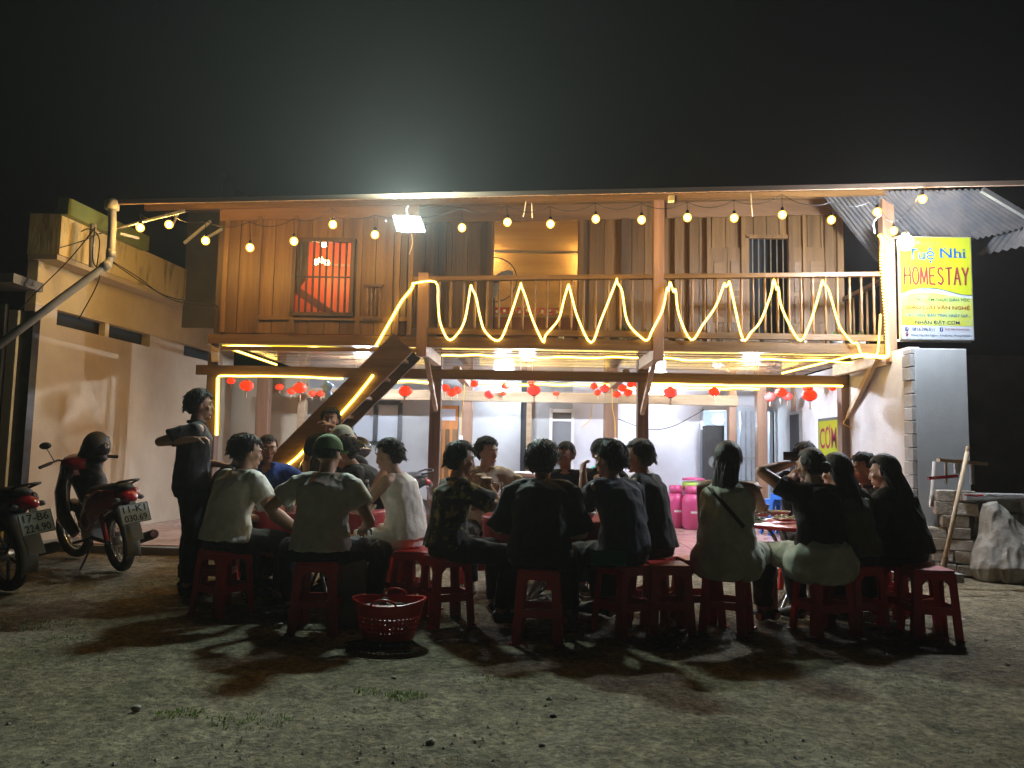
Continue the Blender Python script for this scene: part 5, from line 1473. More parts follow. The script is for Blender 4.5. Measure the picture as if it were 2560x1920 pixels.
# spare stools standing about
for px_, yf, rz, lb, zz_ in ((1012, 5.9 - .45, 20, 'empty red stool by the bare legs of the man in tank top', 0), (1040, 5.75, -10, 'empty red stool standing behind the patterned shirt', 0), (1742, 5.65, 8, 'red stool at the left edge of the grey green dress', 0),
        (1668, 5.35, 4, 'tall red stool nearest the camera beside the woman in black with patterned sleeve', 0), (2318, 5.42, -6, 'red stool at the far right end of the right table', 0)):
    if 'tank' in lb: continue
    p = at(px_, 1400, yf); stool(p.x, yf, R(rz), lb)
# narrow black bag strap crossing the back of the grey green dress: rays onto the dress surface
def strap_on(root, px0, py0, px1, py1, n=26):
    bpy.context.view_layer.update(); dg = bpy.context.evaluated_depsgraph_get()
    so = [c for c in root.children if c.name.split('.')[0] == 'shirt'][0]; o_ = world_loc(root); pts = []
    for k in range(n + 1):
        t = k / n; tg = at(px0 + (px1-px0)*t, py0 + (py1-py0)*t, o_.y); d = (tg - CAM).normalized()
        hit, loc, nor, idx = so.ray_cast(CAM - o_, d)
        if hit: pts.append(loc + o_ - d * .004)
    if len(pts) > 3:
        g = MB(); n0 = 0
        for k, q in enumerate(pts):
            t_ = (pts[min(k+1, len(pts)-1)] - pts[max(k-1, 0)]).normalized(); nn = t_.cross(Vector((0, 1, 0))).normalized() * .014
            g.v += [q + nn, q - nn, q + nn + Vector((0, .006, 0)), q - nn + Vector((0, .006, 0))]
        for k in range(len(pts) - 1):
            a = 4*k; g.f += [(a, a+1, a+5, a+4), (a+2, a+6, a+7, a+3), (a, a+4, a+6, a+2), (a+1, a+3, a+7, a+5)]
        g.build('bag_strap', mat['black'], root)
strap_on(PP[16], 1762, 1205, 1860, 1318)
# ================================================================== tables
def round_table(C, label, r, z, clothed, n_leg=4):
    t = thing('round_table', label, 'table', (C.x, C.y, 0), 0, 'tables set in a row across the yard')
    MB().lathe([(r - .01, z - .028), (r, z - .02), (r, z - .004), (r - .006, z)], C, 40).build('tabletop', mat['red_plastic'], t)
    for k in range(n_leg):
        q = math.pi/4 + k * math.pi/2
        a = C + Vector((math.cos(q)*r*.62, math.sin(q)*r*.62, z - .03)); b = C + Vector((math.cos(q+math.pi*.93)*r*.50, math.sin(q+math.pi*.93)*r*.50, .012))
        MB().tube([a, b], .014, 8).build('leg', mat['metal'], t)
    return t
def table_cloth(C, r, z, drop, label, seed):
    def fn(u, v):
        q = u * 2 * math.pi
        if v < .42:
            rr_ = (r + .004) * v / .42; zz_ = z + .004
        elif v < .5:
            k = (v - .42) / .08; rr_ = r + .004 + .012 * math.sin(k * math.pi / 2); zz_ = z + .004 - .012 * (1 - math.cos(k * math.pi / 2))
        else:
            k = (v - .5) / .5
            w = .030 * k * math.sin(q * 9 + seed) + .018 * k * math.sin(q * 17 + seed * 2) 
            rr_ = r + .016 + w - .03 * k; zz_ = z - .008 - drop * k * (1 + .06 * math.sin(q * 4 + seed))
        return Vector((C.x + rr_ * math.cos(q), C.y + rr_ * math.sin(q), zz_))
    o = MB().grid(fn, 120, 24).build('tablecloth', mat['cloth_red'], None, smooth=True, org=(C.x, C.y, z))
    return tag(o, label, 'tablecloth')
TZ = .68
round_table(C1, 'round table under the left red cloth with beer cups and bottles', .50, TZ, True)
table_cloth(C1, .50, TZ, .34, 'dark red cloth draped over the left table', 1.0)
round_table(C2, 'round table under the middle red cloth crowded with dishes', .54, TZ, True)
table_cloth(C2, .54, TZ, .26, 'dark red cloth draped over the middle table', 2.4)
round_table(C3, 'bare red topped folding table at the right without a cloth', .46, TZ - .01, False)
# ------------------------------------------------------------------ things on the tables
def on_table(px, py, C, dz=.006):
    p = on_z(px, py, TZ + dz); d = Vector((p.x - C.x, p.y - C.y, 0))
    if d.length > .40:
        d = d * (.40 / d.length); q = at(px, py, C.y + d.y); d.x = max(-.42, min(.42, q.x - C.x)); 
    return Vector((C.x + d.x, C.y + d.y, TZ + dz))
def tpos(C, a, r): return Vector((C.x + r*math.cos(R(a)), C.y + r*math.sin(R(a)), TZ + .006))
lblue = M_('blue_bottle_label', (.03,.12,.45), (.5,.6,.75), 18, .5); lwhite = M_('white_bottle_label', (.5,.5,.48), (.25,.35,.5), 18, .5)
def bottle(p, label, cap_m='blue_plastic', lab=None, h=.24, group='plastic water bottles'):
    t = thing('water_bottle', label, 'bottle', p, 0, group)
    pr = [(.028, 0), (.033, .006), (.033, .05), (.030, .055), (.033, .06), (.033, .15), (.030, .165), (.016, .205), (.012, .212), (.012, .222)]
    pr = [(r, z * h / .24) for r, z in pr]
    MB().lathe(pr, p, 18).build('bottle_body', mat['glass'], t, smooth=True)
    MB().lathe([(.0335, .075*h/.24), (.0337, .125*h/.24)], p, 18, cap=False).build('label_band', lab or lblue, t, smooth=True)
    MB().lathe([(.015, .218*h/.24), (.015, .238*h/.24)], p, 14).build('bottle_cap', mat[cap_m], t)
    return t
def cup(p, label, fill=.07, m='beer', h=.115, r=.042, group='cups and glasses on the tables'):
    t = thing('beer_cup', label, 'cup', p, 0, group)
    o = MB().lathe([(r*.74, 0), (r, h), (r - .002, h), (r*.72, .004)], p, 20, cap=False); o.build('cup_wall', mat['glass'], t, smooth=True)
    MB().lathe([(r*.71, .004), (r*(.72 + .26*fill/h), fill)], p, 18).build('drink', mat[m], t, smooth=True)
    MB().tube([p + Vector((math.cos(2*math.pi*k/18)*r, math.sin(2*math.pi*k/18)*r, h)) for k in range(18)], .0018, 5, closed=True).build('rim', mat['white'], t)
    return t
def bowl(p, label, r=.075, h=.055, food=None, m='white', group='bowls and plates on the tables', name='bowl'):
    t = thing(name, label, 'bowl' if h > .04 else 'plate', p, 0, group)
    MB().lathe([(r*.45, 0), (r*.5, .006), (r*.85, h*.6), (r, h), (r - .004, h), (r*.8, h*.55), (r*.3, .012)], p, 24, cap=True).build('dish', mat[m], t, smooth=True)
    if food:
        f = MB()
        for _ in range(34):
            q = random.uniform(0, 6.28); rr_ = math.sqrt(random.random()) * r * .78
            s = random.uniform(.010, .024)
            f.ellipsoid(p + Vector((rr_*math.cos(q), rr_*math.sin(q), h*.55 + random.uniform(0, .03))), (s, s*.6, s*.35), Matrix.Rotation(random.uniform(0, 3), 3, 'Z') @ Matrix.Rotation(random.uniform(-.8, .8), 3, 'X'), 7, 4)
        o = f.build('food', food, t, smooth=True); o['kind'] = 'stuff'
    return t
greens = M_('cooked_greens', (.03,.06,.015), (.14,.17,.05), 30, .5); meat = M_('cooked_meat', (.14,.06,.03), (.35,.20,.10), 30, .45); noodle = M_('yellow_noodles', (.45,.40,.16), (.6,.55,.3), 40, .5)
rice = M_('white_rice', (.6,.58,.5), None, rough=.7)
cup(on_table(652, 1288, C1), 'full beer cup at the left end of the left table')
cup(on_table(724, 1284, C1), 'beer cup between the grey polo and the green capped man', m='beer', fill=.085)
cup(on_table(902, 1292, C1), 'beer cup right of the green capped man', fill=.06)
t = thing('steel_mug', 'steel mug behind the beer cup on the left table', 'mug', on_table(680, 1268, C1)); p = world_loc(t)
MB().lathe([(.036, 0), (.040, .09), (.037, .09), (.034, .005)], p, 18).build('mug_wall', mat['chrome'], t, smooth=True)
MB().tube([p + Vector((.038, 0, .02)), p + Vector((.066, 0, .03)), p + Vector((.066, 0, .07)), p + Vector((.040, 0, .08))], .005, 6).build('handle', mat['chrome'], t)
bowl(on_table(680, 1290, C1), 'white bowl by the beer cup on the left table', .075, .05, rice)
bowl(on_table(928, 1284, C1), 'white bowl at the right end of the left table', .07, .055)
bowl(on_table(790, 1268, C1), 'plate of greens hidden behind the green capped man', .11, .025, greens)
bottle(on_table(894, 1268, C1), 'blue capped water bottle left one of the pair on the left table', 'blue_plastic')
bottle(on_table(915, 1272, C1), 'white capped water bottle right one of the pair on the left table', 'white')
# middle table
bottle(on_table(1247, 1278, C2), 'clear water bottle between the beige polo and the black jacket', 'white', lwhite)
bottle(on_table(1500, 1284, C2), 'clear water bottle beside the raised arm at the middle table', 'white', lwhite)
t = thing('drink_can', 'dark red drink can standing on the middle table', 'can', on_table(1451, 1276, C2)); p = world_loc(t)
MB().lathe([(.026, 0), (.033, .008), (.033, .112), (.028, .122)], p, 20).build('can_body', M_('brown_red_can', (.20,.05,.03), (.28,.09,.05), 12, .35), t, smooth=True)
MB().lathe([(.027, .121), (.027, .124)], p, 16).build('can_lid', mat['chrome'], t)
for (x, y, r, h, f, lb, m_) in ((1400, 1296, .10, .03, greens, 'plate of green vegetables in the middle of the middle table', 'white'), (1428, 1288, .09, .03, meat, 'plate of meat behind the greens on the middle table', 'white'),
        (1465, 1304, .075, .06, None, 'white bowl at the front right of the middle table', 'white'), (1405, 1313, .09, .022, meat, 'plate with leftovers at the near rim of the middle table', 'red_plastic'),
        (1330, 1285, .09, .03, greens, 'plate of greens behind the black jacket', 'white'), (1258, 1296, .06, .05, None, 'small red bowl at the left end of the middle table', 'red_plastic')):
    bowl(on_table(x, y, C2), lb, r, h, f, m_)
cup(on_table(1440, 1262, C2), 'clear glass behind the can on the middle table', fill=.02, m='glass')
# right table
for (x, y, r, h, f, lb, m_) in ((1900, 1292, .09, .03, meat, 'plate of meat left on the bare right table', 'white'), (1945, 1280, .10, .05, None, 'grey bowl in the middle of the right table', 'white'), (1960, 1302, .10, .022, noodle, 'plate with yellow green cabbage on the right table', 'white'),
        (2012, 1276, .085, .055, None, 'pale bowl behind the plates on the right table', 'white'), (1890, 1308, .08, .022, greens, 'plate of greens at the near left rim of the right table', 'white'), (2020, 1304, .07, .03, meat, 'small plate of meat by the water bottle', 'white')):
    bowl(on_table(x, y, C3), lb, r, h, f, m_)
bottle(on_table(1993, 1296, C3), 'crumpled clear bottle on the right table before the woman with the bun', 'white', lwhite, h=.2)
cup(on_table(1910, 1276, C3), 'glass of dark tea at the left of the right table', fill=.07, m='beer', h=.10)
for (x0, y0, x1, y1, C, lb) in ((1235, 1262, 1262, 1286, C2, 'pair of brown chopsticks lying at the left of the middle table'), (1985, 1290, 1950, 1300, C3, 'pair of brown chopsticks on the cabbage plate')):
    a, b = on_table(x0, y0, C, .035), on_table(x1, y1, C, .035)
    t = thing('chopsticks', lb, 'chopsticks', a)
    for dy in (0, .012): MB().tube([a + Vector((0, dy, 0)), b + Vector((0, dy*1.8, 0))], .0035, 6).build('stick', mat['pole'], t)
# ================================================================== red basket
bk = thing('plastic_basket', 'red perforated plastic basket with scraps standing on the dirt in front', 'basket', on_z(968, 1600, 0))
bk.location.z = 0.0
bc = Vector((bk.location.x, bk.location.y + .03, .012))
def bring(z): return .155 + .055 * (z / .22)
bm1 = MB(); SEG = 88
zs = [0, .05, .062, .078, .090, .106, .118, .134, .146, .162, .185, .215, .225]
vs_ = []
for z in zs:
    for k in range(SEG):
        q = 2*math.pi*k/SEG
        vs_.append(bc + Vector((bring(z)*1.05*math.cos(q), bring(z)*.88*math.sin(q), z)))
fs = []
for i in range(len(zs)-1):
    for k in range(SEG):
        if 1 <= i <= 7 and i % 2 == 1 and k % 2 == 0: continue
        k2 = (k+1) % SEG; fs.append((i*SEG+k, i*SEG+k2, (i+1)*SEG+k2, (i+1)*SEG+k))
fs.append(tuple(range(SEG)))
o = bm1.add(vs_, fs).build('basket_wall', mat['basket_red'], bk, smooth=False); sm = o.modifiers.new('s', 'SOLIDIFY'); sm.thickness = .004
MB().tube([bc + Vector((bring(.225)*1.06*math.cos(2*math.pi*k/40), bring(.225)*.90*math.sin(2*math.pi*k/40), .225 + .012*math.cos(4*math.pi*k/40))) for k in range(40)], .009, 8, closed=True).build('rim', mat['basket_red'], bk, smooth=True)
for s in (-1, 1):
    MB().tube([bc + Vector((.075*math.cos(math.pi*k/8), s*(.195 + .01*math.sin(math.pi*k/8)), .225 + .035*math.sin(math.pi*k/8))) for k in range(9)], .007, 8).build('handle', mat['basket_red'], bk, smooth=True)
sc_ = MB()
for _ in range(90):
    q = random.uniform(0, 6.28); r_ = math.sqrt(random.random()) * .16
    sc_.ellipsoid(bc + Vector((r_*math.cos(q), r_*math.sin(q)*.80, random.choice((.05, .09, .13, .16)) + random.uniform(0, .05))), (.03, .02, .010), Matrix.Rotation(random.uniform(0, 3), 3, 'Z') @ Matrix.Rotation(random.uniform(-1, 1), 3, 'X'), 8, 5)
o = sc_.build('scraps', M_('paper_scraps', (.16,.15,.12), (.06,.07,.03), 20, .8), None, org=bc); tag(o, 'food and paper scraps filling the red basket', 'scraps', kind='stuff')
gr = thing('plastic_grate', 'dark round plastic grate lying on the dirt under the red basket', 'grate', on_z(945, 1612, 0))
g0_ = gr.location.copy(); g0_.z = ground_z(g0_.x, g0_.y) + .016
gm = MB(); gm.tube([g0_ + Vector((.20*math.cos(2*math.pi*k/28), .10*math.sin(2*math.pi*k/28), 0)) for k in range(28)], .006, 6, closed=True); gm.build('ring', mat['black'], gr)
for k in range(-7, 8):
    x = k*.025; h = .10*math.sqrt(max(0, 1-(x/.2)**2))
    MB().box(g0_ + Vector((x, 0, 0)), (.005, 2*h, .005)).build('slat', mat['black'], gr)
for k in range(-3, 4):
    y = k*.025; w = .20*math.sqrt(max(0, 1-(y/.1)**2))
    MB().box(g0_ + Vector((0, y, .004)), (2*w, .004, .004)).build('cross_slat', mat['black'], gr)
# ================================================================== cartons by the capped man
def carton(cx, cy, sx, sy, h, rz, m, label, flaps=True):
    t = thing('carton', label, 'box', (cx, cy, 0), rz)
    q = Matrix.Rotation(rz, 3, 'Z'); c = Vector((cx, cy, 0))
    b = MB()
    for (ox, oy, w, d) in ((0, -sy/2, sx, .008), (0, sy/2, sx, .008), (-sx/2, 0, .008, sy-.01), (sx/2, 0, .008, sy-.01)):
        b.box(Vector((ox, oy, h/2)), (w, d, h))
    b.box(Vector((0, 0, .004)), (sx-.01, sy-.01, .006))
    b.build('box_wall', m, None); w = bpy.data.objects['box_wall'] if False else col.objects[-1]
    w.parent = t
    if flaps:
        for s in (-1, 1):
            f = MB().beam((s*sx/2, 0, h), (s*(sx/2 + .07), 0, h + (.05 if s > 0 else -.03)), sy - .02, .006); f.build('flap', m, None); w = col.objects[-1]; w.parent = t
    return t
p = on_z(905, 1530, 0); carton(p.x - .02, 5.35, .20, .26, .50, R(8), mat['card_blue'], 'tall grey blue carton beside the knee of the green capped man')
p = on_z(925, 1500, 0); carton(p.x + .03, 5.75, .16, .24, .46, R(-14), mat['card'], 'brown carton with raised flap behind the grey blue carton')
tag(MB().box((0,0,0),(.23,.012,.10)).build('teal_booklet', M_('teal_cover', (.015,.16,.14), None, rough=.6), None, org=None), 'teal booklet on the lap of the person raising a hand', 'booklet')
bb = bpy.data.objects['teal_booklet']; bb.location = at(1522, 1395, 5.06); bb.rotation_euler = (R(-35), 0, R(-6))
ph = thing('mobile_phone', 'white mobile phone in the right hand of the person in black jacket', 'phone', at(1408, 1360, 5.22), R(20))
for nm, sz, mm, dy in (('phone_body', (.075, .01, .045), 'white', 0), ('screen', (.066, .002, .038), 'black_gloss', .007)):
    MB().box((0, dy, 0), sz).build(nm, mat[mm], None); w = col.objects[-1]; w.parent = ph
ph2 = thing('smartphone', 'dark smartphone held up by the woman with the hair bun', 'phone', at(1978, 1140, 5.66), R(10))
for nm, sz, mm, dy in (('phone_body', (.15, .009, .075), 'black_gloss', 0), ('camera_bump', (.03, .004, .03), 'metal_dark', -.006)):
    MB().box((0, dy, 0), tuple(k*.8 for k in sz)).build(nm, mat[mm], None); w = col.objects[-1]; w.parent = ph2
# ================================================================== motorbikes
def motorbike(loc, rz, lean, red, plate, plate2, label, lab2, wheel_m='chrome', steer=0.0):
    """built at the origin: rear axle over (0,0), front towards +Y"""
    t = thing('motorbike', label, 'motorbike', (0,0,0), 0, 'motorbikes parked around the yard')
    Rr_, WB = .285, 1.22
    parts = []
    def bl(mb, name, m, par=None, **k):
        o = mb.build(name, m, None, **k); o.parent = par or t; return o
    body_m = mat['black_gloss']; red_m = M_('dark_red_panel', (.22,.008,.01), None, rough=.25, coat=.5) if red else mat['black_gloss']
    def wheel(y, turn=0):
        M = Matrix.Rotation(turn, 3, 'Z') @ Matrix.Rotation(math.pi/2, 3, 'Y')
        c = Vector((0, y, Rr_))
        w = MB(); n = 40
        tp = []
        w.add(*torus(c, M, Rr_ - .044, .044, 40, 10)); tyre = bl(w, 'tyre', mat['rubber'], smooth=True)
        w = MB(); w.add(*torus(c, M, Rr_ - .078, .012, 36, 8)); rim = bl(w, 'rim', mat[wheel_m], tyre, smooth=True)
        sp = MB()
        for k in range(28 if wheel_m == 'chrome' else 5):
            q = 2*math.pi*k/(28 if wheel_m == 'chrome' else 5)
            a = c + M @ Vector((.03*math.cos(q + .5), .03*math.sin(q + .5), .02 * (-1)**k)); b = c + M @ Vector(((Rr_-.07)*math.cos(q), (Rr_-.07)*math.sin(q), 0))
            sp.tube([a, b], .0022 if wheel_m == 'chrome' else .014, 5)
        s_ = bl(sp, 'spokes', mat[wheel_m], tyre); s_['kind'] = 'stuff'
        bl(MB().tube([c + M @ Vector((0,0,-.045)), c + M @ Vector((0,0,.045))], .042, 14), 'hub', mat['metal'], tyre, smooth=True)
        return c
    def torus(c, M, Rm, rm, nu, nv):
        vs_ = []; fs = []
        for i in range(nu):
            a = 2*math.pi*i/nu
            for j in range(nv):
                b = 2*math.pi*j/nv
                vs_.append(c + M @ Vector(((Rm + rm*math.cos(b))*math.cos(a), (Rm + rm*math.cos(b))*math.sin(a), rm*1.15*math.sin(b))))
        for i in range(nu):
            for j in range(nv):
                fs.append((i*nv+j, ((i+1)%nu)*nv+j, ((i+1)%nu)*nv+(j+1)%nv, i*nv+(j+1)%nv))
        return vs_, fs
    wheel(0); cf = wheel(WB, steer)
    def arc(y0, a0, a1, r, w, name, m):
        g = MB(); pts = []
        for k in range(13):
            a = a0 + (a1-a0)*k/12
            for x in (-w, -w*.6, w*.6, w): pts.append(Vector((x, y0 + r*math.cos(a)*(1), Rr_ + r*math.sin(a) - (.02 if abs(x) == w else 0))))
        g.add(pts, [(k*4+j, k*4+j+1, (k+1)*4+j+1, (k+1)*4+j) for k in range(12) for j in range(3)])
        o = bl(g, name, m, smooth=True); s_ = o.modifiers.new('s', 'SOLIDIFY'); s_.thickness = .004
    arc(WB, R(-15), R(165), .325, .055, 'front_mudguard', body_m)
    arc(0, R(55), R(200), .335, .065, 'rear_mudguard', mat['grey_plastic'])
    for s in (-1, 1):
        bl(MB().tube([(s*.075, WB, Rr_), (s*.072, WB - .16, .70), (s*.05, WB-.22, .88)], [.017, .022, .02], 8), 'fork', mat['metal_dark'], smooth=True)
        bl(MB().tube([(s*.09, 0, Rr_), (s*.10, .42, .30)], [.016, .02], 8), 'swing_arm', mat['metal_dark'])
        bl(MB().tube([(s*.105, -.01, Rr_ + .02), (s*.11, .10, .62)], [.022, .022], 10), 'shock_absorber', mat['red_paint'] if red else mat['metal_dark'], smooth=True)
        bl(MB().tube([(0, WB-.20, 1.0), (s*.16, WB-.25, 1.04), (s*.32, WB-.36, 1.01)], .011, 8), 'handlebar', mat['metal_dark'])
        bl(MB().tube([(s*.24, WB-.31, 1.025), (s*.36, WB-.38, 1.0)], .017, 8), 'grip', mat['rubber'])
        bl(MB().tube([(s*.20, WB-.28, 1.03), (s*.26, WB-.30, 1.17)], .005, 6), 'mirror_stem', mat['metal_dark'])
        bl(MB().ellipsoid((s*.27, WB-.30, 1.20), (.055, .012, .035)), 'mirror', mat['black_gloss'], smooth=True)
        bl(MB().tube([(s*.06, .50, .28), (s*.24, .50, .27)], .014, 8), 'footpeg', mat['rubber'])
        # side cowls
        g = MB(); rings(g, [(Vector((s*.085, -.28, .74)), .04, .05, (1,0,0)), (Vector((s*.11, .0, .68)), .055, .11, (1,0,0)), (Vector((s*.12, .25, .60)), .06, .15, (1,0,0)), (Vector((s*.10, .50, .46)), .05, .12, (1,0,0))], 12)
        bl(g, 'side_cowl', red_m, smooth=True)
        g = MB(); rings(g, [(Vector((s*.15, .70, .32)), .04, .06, (1,0,0)), (Vector((s*.20, .84, .50)), .05, .15, (1,0,0)), (Vector((s*.17, .93, .74)), .05, .16, (1,0,0)), (Vector((s*.09, .97, .93)), .06, .09, (1,0,0))], 12)
        bl(g, 'leg_shield', body_m, smooth=True)
    g = MB(); rings(g, [(Vector((0, WB-.42, .98)), .10, .05, (1,0,0)), (Vector((0, WB-.26, 1.0)), .14, .085, (1,0,0)), (Vector((0, WB-.12, .93)), .12, .10, (1,0,0)), (Vector((0, WB-.04, .84)), .06, .06, (1,0,0))], 16)
    bl(g, 'front_cowl', red_m, smooth=True)
    bl(MB().ellipsoid((0, WB-.045, .90), (.085, .03, .055)), 'headlight', mat['chrome'], smooth=True)
    g = MB(); rings(g, [(Vector((0, -.34, .80)), .055, .025, (1,0,0)), (Vector((0, -.2, .80)), .10, .045, (1,0,0)), (Vector((0, .10, .765)), .125, .05, (1,0,0)), (Vector((0, .38, .74)), .11, .05, (1,0,0)), (Vector((0, .56, .70)), .06, .035, (1,0,0))], 16)
    bl(g, 'seat', mat['black'], smooth=True)
    g = MB(); rings(g, [(Vector((0, .52, .66)), .07, .07, (1,0,0)), (Vector((0, .75, .62)), .07, .07, (1,0,0)), (Vector((0, 1.0, .82)), .06, .06, (1,0,0))], 12); bl(g, 'centre_tunnel', mat['black_gloss'], smooth=True)
    g = MB(); g.box((0, .58, .36), (.20, .30, .20)); g.tube([(0, .70, .34), (0, .92, .38)], .065, 14); bl(g, 'engine', mat['metal'], bevel=.02)
    g = MB(); g.tube([(.10, .75, .28), (.14, .45, .20), (.16, .15, .24), (.17, -.05, .27), (.18, -.36, .34)], [.018, .02, .03, .046, .044], 12); ex_ = bl(g, 'exhaust', mat['metal_dark'], smooth=True)
    bl(MB().tube([(.18, -.34, .337), (.181, -.375, .343)], .036, 12), 'exhaust_tip', mat['chrome'], ex_)
    g = MB(); rings(g, [(Vector((0, -.26, .74)), .09, .05, (1,0,0)), (Vector((0, -.36, .72)), .085, .045, (1,0,0)), (Vector((0, -.42, .70)), .05, .03, (1,0,0))], 14); bl(g, 'tail_light', M_('tail_light_red', (.35,.01,.02), None, rough=.15, coat=.5), smooth=True)
    bl(MB().tube([(-.07, -.25, .82), (-.09, -.38, .86), (0, -.44, .87), (.09, -.38, .86), (.07, -.25, .82)], .010, 8), 'grab_rail', mat['black'], smooth=True)
    for s in (-1, 1):
        bl(MB().ellipsoid((s*.10, -.36, .70), (.03, .03, .022)), 'indicator', mat['grey_plastic'], smooth=True)
    # number plate hanging at the tail
    M = Matrix.Rotation(R(-18), 3, 'X')
    bl(MB().box(Vector((0, -.435, .62)), (.05, .02, .12), M=M), 'plate_bracket', mat['grey_plastic'])
    pl = bl(MB().box(Vector((0, -.46, .575)), (.25, .003, .175), M=M), 'number_plate', M_('white_plate', (.42,.47,.46), None, rough=.4), bevel=.002)
    for body_, dz in ((plate, .042), (plate2, -.040)):
        O = Vector((0, -.46, .575)) + M @ Vector((0, -.0035, dz))
        text(body_, 0, 0, 0, 0, mat['black'], .03, parent=pl, plane=(O, Vector((.19, 0, 0)), M @ Vector((0, 0, .060))), name='plate_lettering')
    br = MB()
    for a, b in (((-.12,.083), (.12,.083)), ((-.12,-.083), (.12,-.083)), ((-.12,-.083), (-.12,.083)), ((.12,-.083), (.12,.083))):
        br.tube([Vector((0,-.46,.575)) + M @ Vector((a[0], -.003, a[1])), Vector((0,-.46,.575)) + M @ Vector((b[0], -.003, b[1]))], .0018, 4)
    bl(br, 'plate_border', mat['black'], pl)['kind'] = 'stuff'
    g = MB(); g.box(Vector((0, -.40, .42)), (.13, .006, .20), M=Matrix.Rotation(R(-22), 3, 'X')); bl(g, 'mud_flap', mat['grey_plastic'], bevel=.01)
    bl(MB().tube([(-.08, .45, .24), (-.24, .38, .02), (-.30, .36, .005)], .010, 6), 'side_stand', mat['metal_dark'])
    t.rotation_euler = (0, 0, 0)
    t.matrix_world = Matrix.Translation(loc) @ Matrix.Rotation(rz, 4, 'Z') @ Matrix.Rotation(lean, 4, 'Y')
    return t
a = on_z(305, 1428, 0); b_ = Vector((a.x - 1.02, a.y + .72, 0))
rz1 = math.atan2(-(b_ - a).x, (b_ - a).y)
mb1 = motorbike(Vector((a.x, a.y, .0)), rz1 - .12, R(-9), True, '11-K1', '030.69', 'red and black underbone motorbike with plate 11-K1 leaning on its side stand', '', steer=.25)
a2 = on_z(28, 1478, 0)
mb2 = motorbike(Vector((a2.x - .02, a2.y, .0)), R(62), R(-8), False, '17-B6', '224.90', 'black motorbike with plate 17-B6 cut off by the left edge', '', wheel_m='metal_dark')
mb3 = motorbike(Vector((at(1010, 1150, 9.1).x, 9.2, FZ)), R(120), R(-5), False, '', '', 'dark motorbike parked under the house behind the left table', '') if False else None
# black helmet and jacket hung on the handlebar
def on_bike(t, v): return t.matrix_world @ Vector(v)
hp = on_bike(mb1, (.16, .84, 1.12))
hl = thing('helmet', 'black full face helmet hung on the handlebar of the red motorbike', 'helmet', hp)
g = MB(); g.ellipsoid(hp + Vector((.0, 0, .02)), (.13, .15, .15), Matrix.Rotation(R(40), 3, 'Z'), 24, 16); g.build('shell', mat['black'], hl, smooth=True)
g = MB(); g.ellipsoid(hp + Vector((.075, -.04, -.01)), (.085, .085, .085), None, 18, 12); g.build('visor', mat['black_gloss'], hl, smooth=True)
g = MB(); g.ellipsoid(hp + Vector((.085, -.05, -.10)), (.06, .06, .045), None, 14, 8); g.build('chin_bar', mat['black'], hl, smooth=True)
jk = MB()
q0 = hp + Vector((-.05, 0, -.05))
rings(jk, [(q0 + Vector((.02, 0, .10)), .11, .09, (1,0,0)), (q0 + Vector((0, 0, -.05)), .13, .09, (1,0,0)), (q0 + Vector((.02, 0, -.22)), .12, .08, (1,0,0)), (q0 + Vector((.10, .02, -.42)), .13, .09, (1,0,0)), (q0 + Vector((.14, .02, -.52)), .08, .06, (1,0,0))], 18)
jo = remesh(jk, 'hung_jacket', mat['black'], None, vox=.014, noise_amp=.02, noise_s=8)
tag(jo, 'crumpled black jacket hanging under the helmet on the red motorbike', 'jacket')
# simple big scooter front seen behind the left table
g3 = motorbike(Vector((at(905, 1150, 8.75).x + .35, 9.05, FZ)), R(128), R(-6), False, '11', '-', 'black motorbike parked on the tiles behind the left table', '')
hp = at(893, 1120, 8.55)
h2 = thing('round_helmet', 'glossy black helmet resting on the motorbike behind the left table', 'helmet', hp)
MB().ellipsoid(hp, (.16, .15, .13), None, 24, 14).build('shell', mat['black_gloss'], h2, smooth=True)
MB().tube([hp + Vector((.16*math.cos(q/10), -.15*abs(math.sin(q/10)), -.02 + .02*math.sin(q/5))) for q in range(0, 32)], .010, 6).build('rim_trim', mat['chrome'], h2, smooth=True)
# yellow green bag and shoes against the left wall
bgp = on_z(378, 1286, FZ)
bg_ = MB()
rings(bg_, [(bgp + Vector((0, 0, .0)), .15, .09, (1,0,0)), (bgp + Vector((0, 0, .08)), .19, .11, (1,0,0)), (bgp + Vector((0, 0, .18)), .16, .09, (1,0,0)), (bgp + Vector((-.02, 0, .26)), .07, .05, (1,0,0)), (bgp + Vector((.0, 0, .32)), .04, .02, (1,0,0))], 18)
bo = remesh(bg_, 'plastic_bag', M_('yellow_green_bag', (.20,.24,.02), (.45,.42,.05), 12, .4, .3, 20), None, vox=.014, noise_amp=.03, noise_s=9)
tag(bo, 'crumpled yellow green plastic bag against the left wall', 'bag')
for k, (dx, lb) in enumerate(((-.05, 'left pale shoe below the yellow green bag'), (.16, 'right pale shoe beside the yellow green bag'))):
    s_ = MB(); foot(s_, bgp + Vector((dx, -.16 + .02*k, .085)), Vector((.9, -.2, 0)), bulk=1.2)
    so = remesh(s_, 'shoe_pair', cl['lightgrey'], None, vox=.012); so.name = 'old_shoe'; tag(so, lb, 'shoe', 'old shoes by the left wall')
# ================================================================== brick and block pile on the right
wl = thing('stone_wall', 'low dry stacked wall of rough blocks with a slab on top at the right', 'wall', on_z(2400, 1400, 0))
wx0 = at(2330, 1300, 7.2).x
def stone(c, sz, rz=0, m='stone', nm='stone'):
    b = MB().box((0,0,0), sz)
    b.v = [(Vector(v) + Vector([random.uniform(-.010, .010) for _ in range(3)])) for v in b.v]
    o = b.build(nm, mat[m], None, bevel=.010); o.parent = wl
    o.location = Vector(c) - wl.location; o.rotation_euler = (0, 0, rz + random.uniform(-.04, .04))
    return o
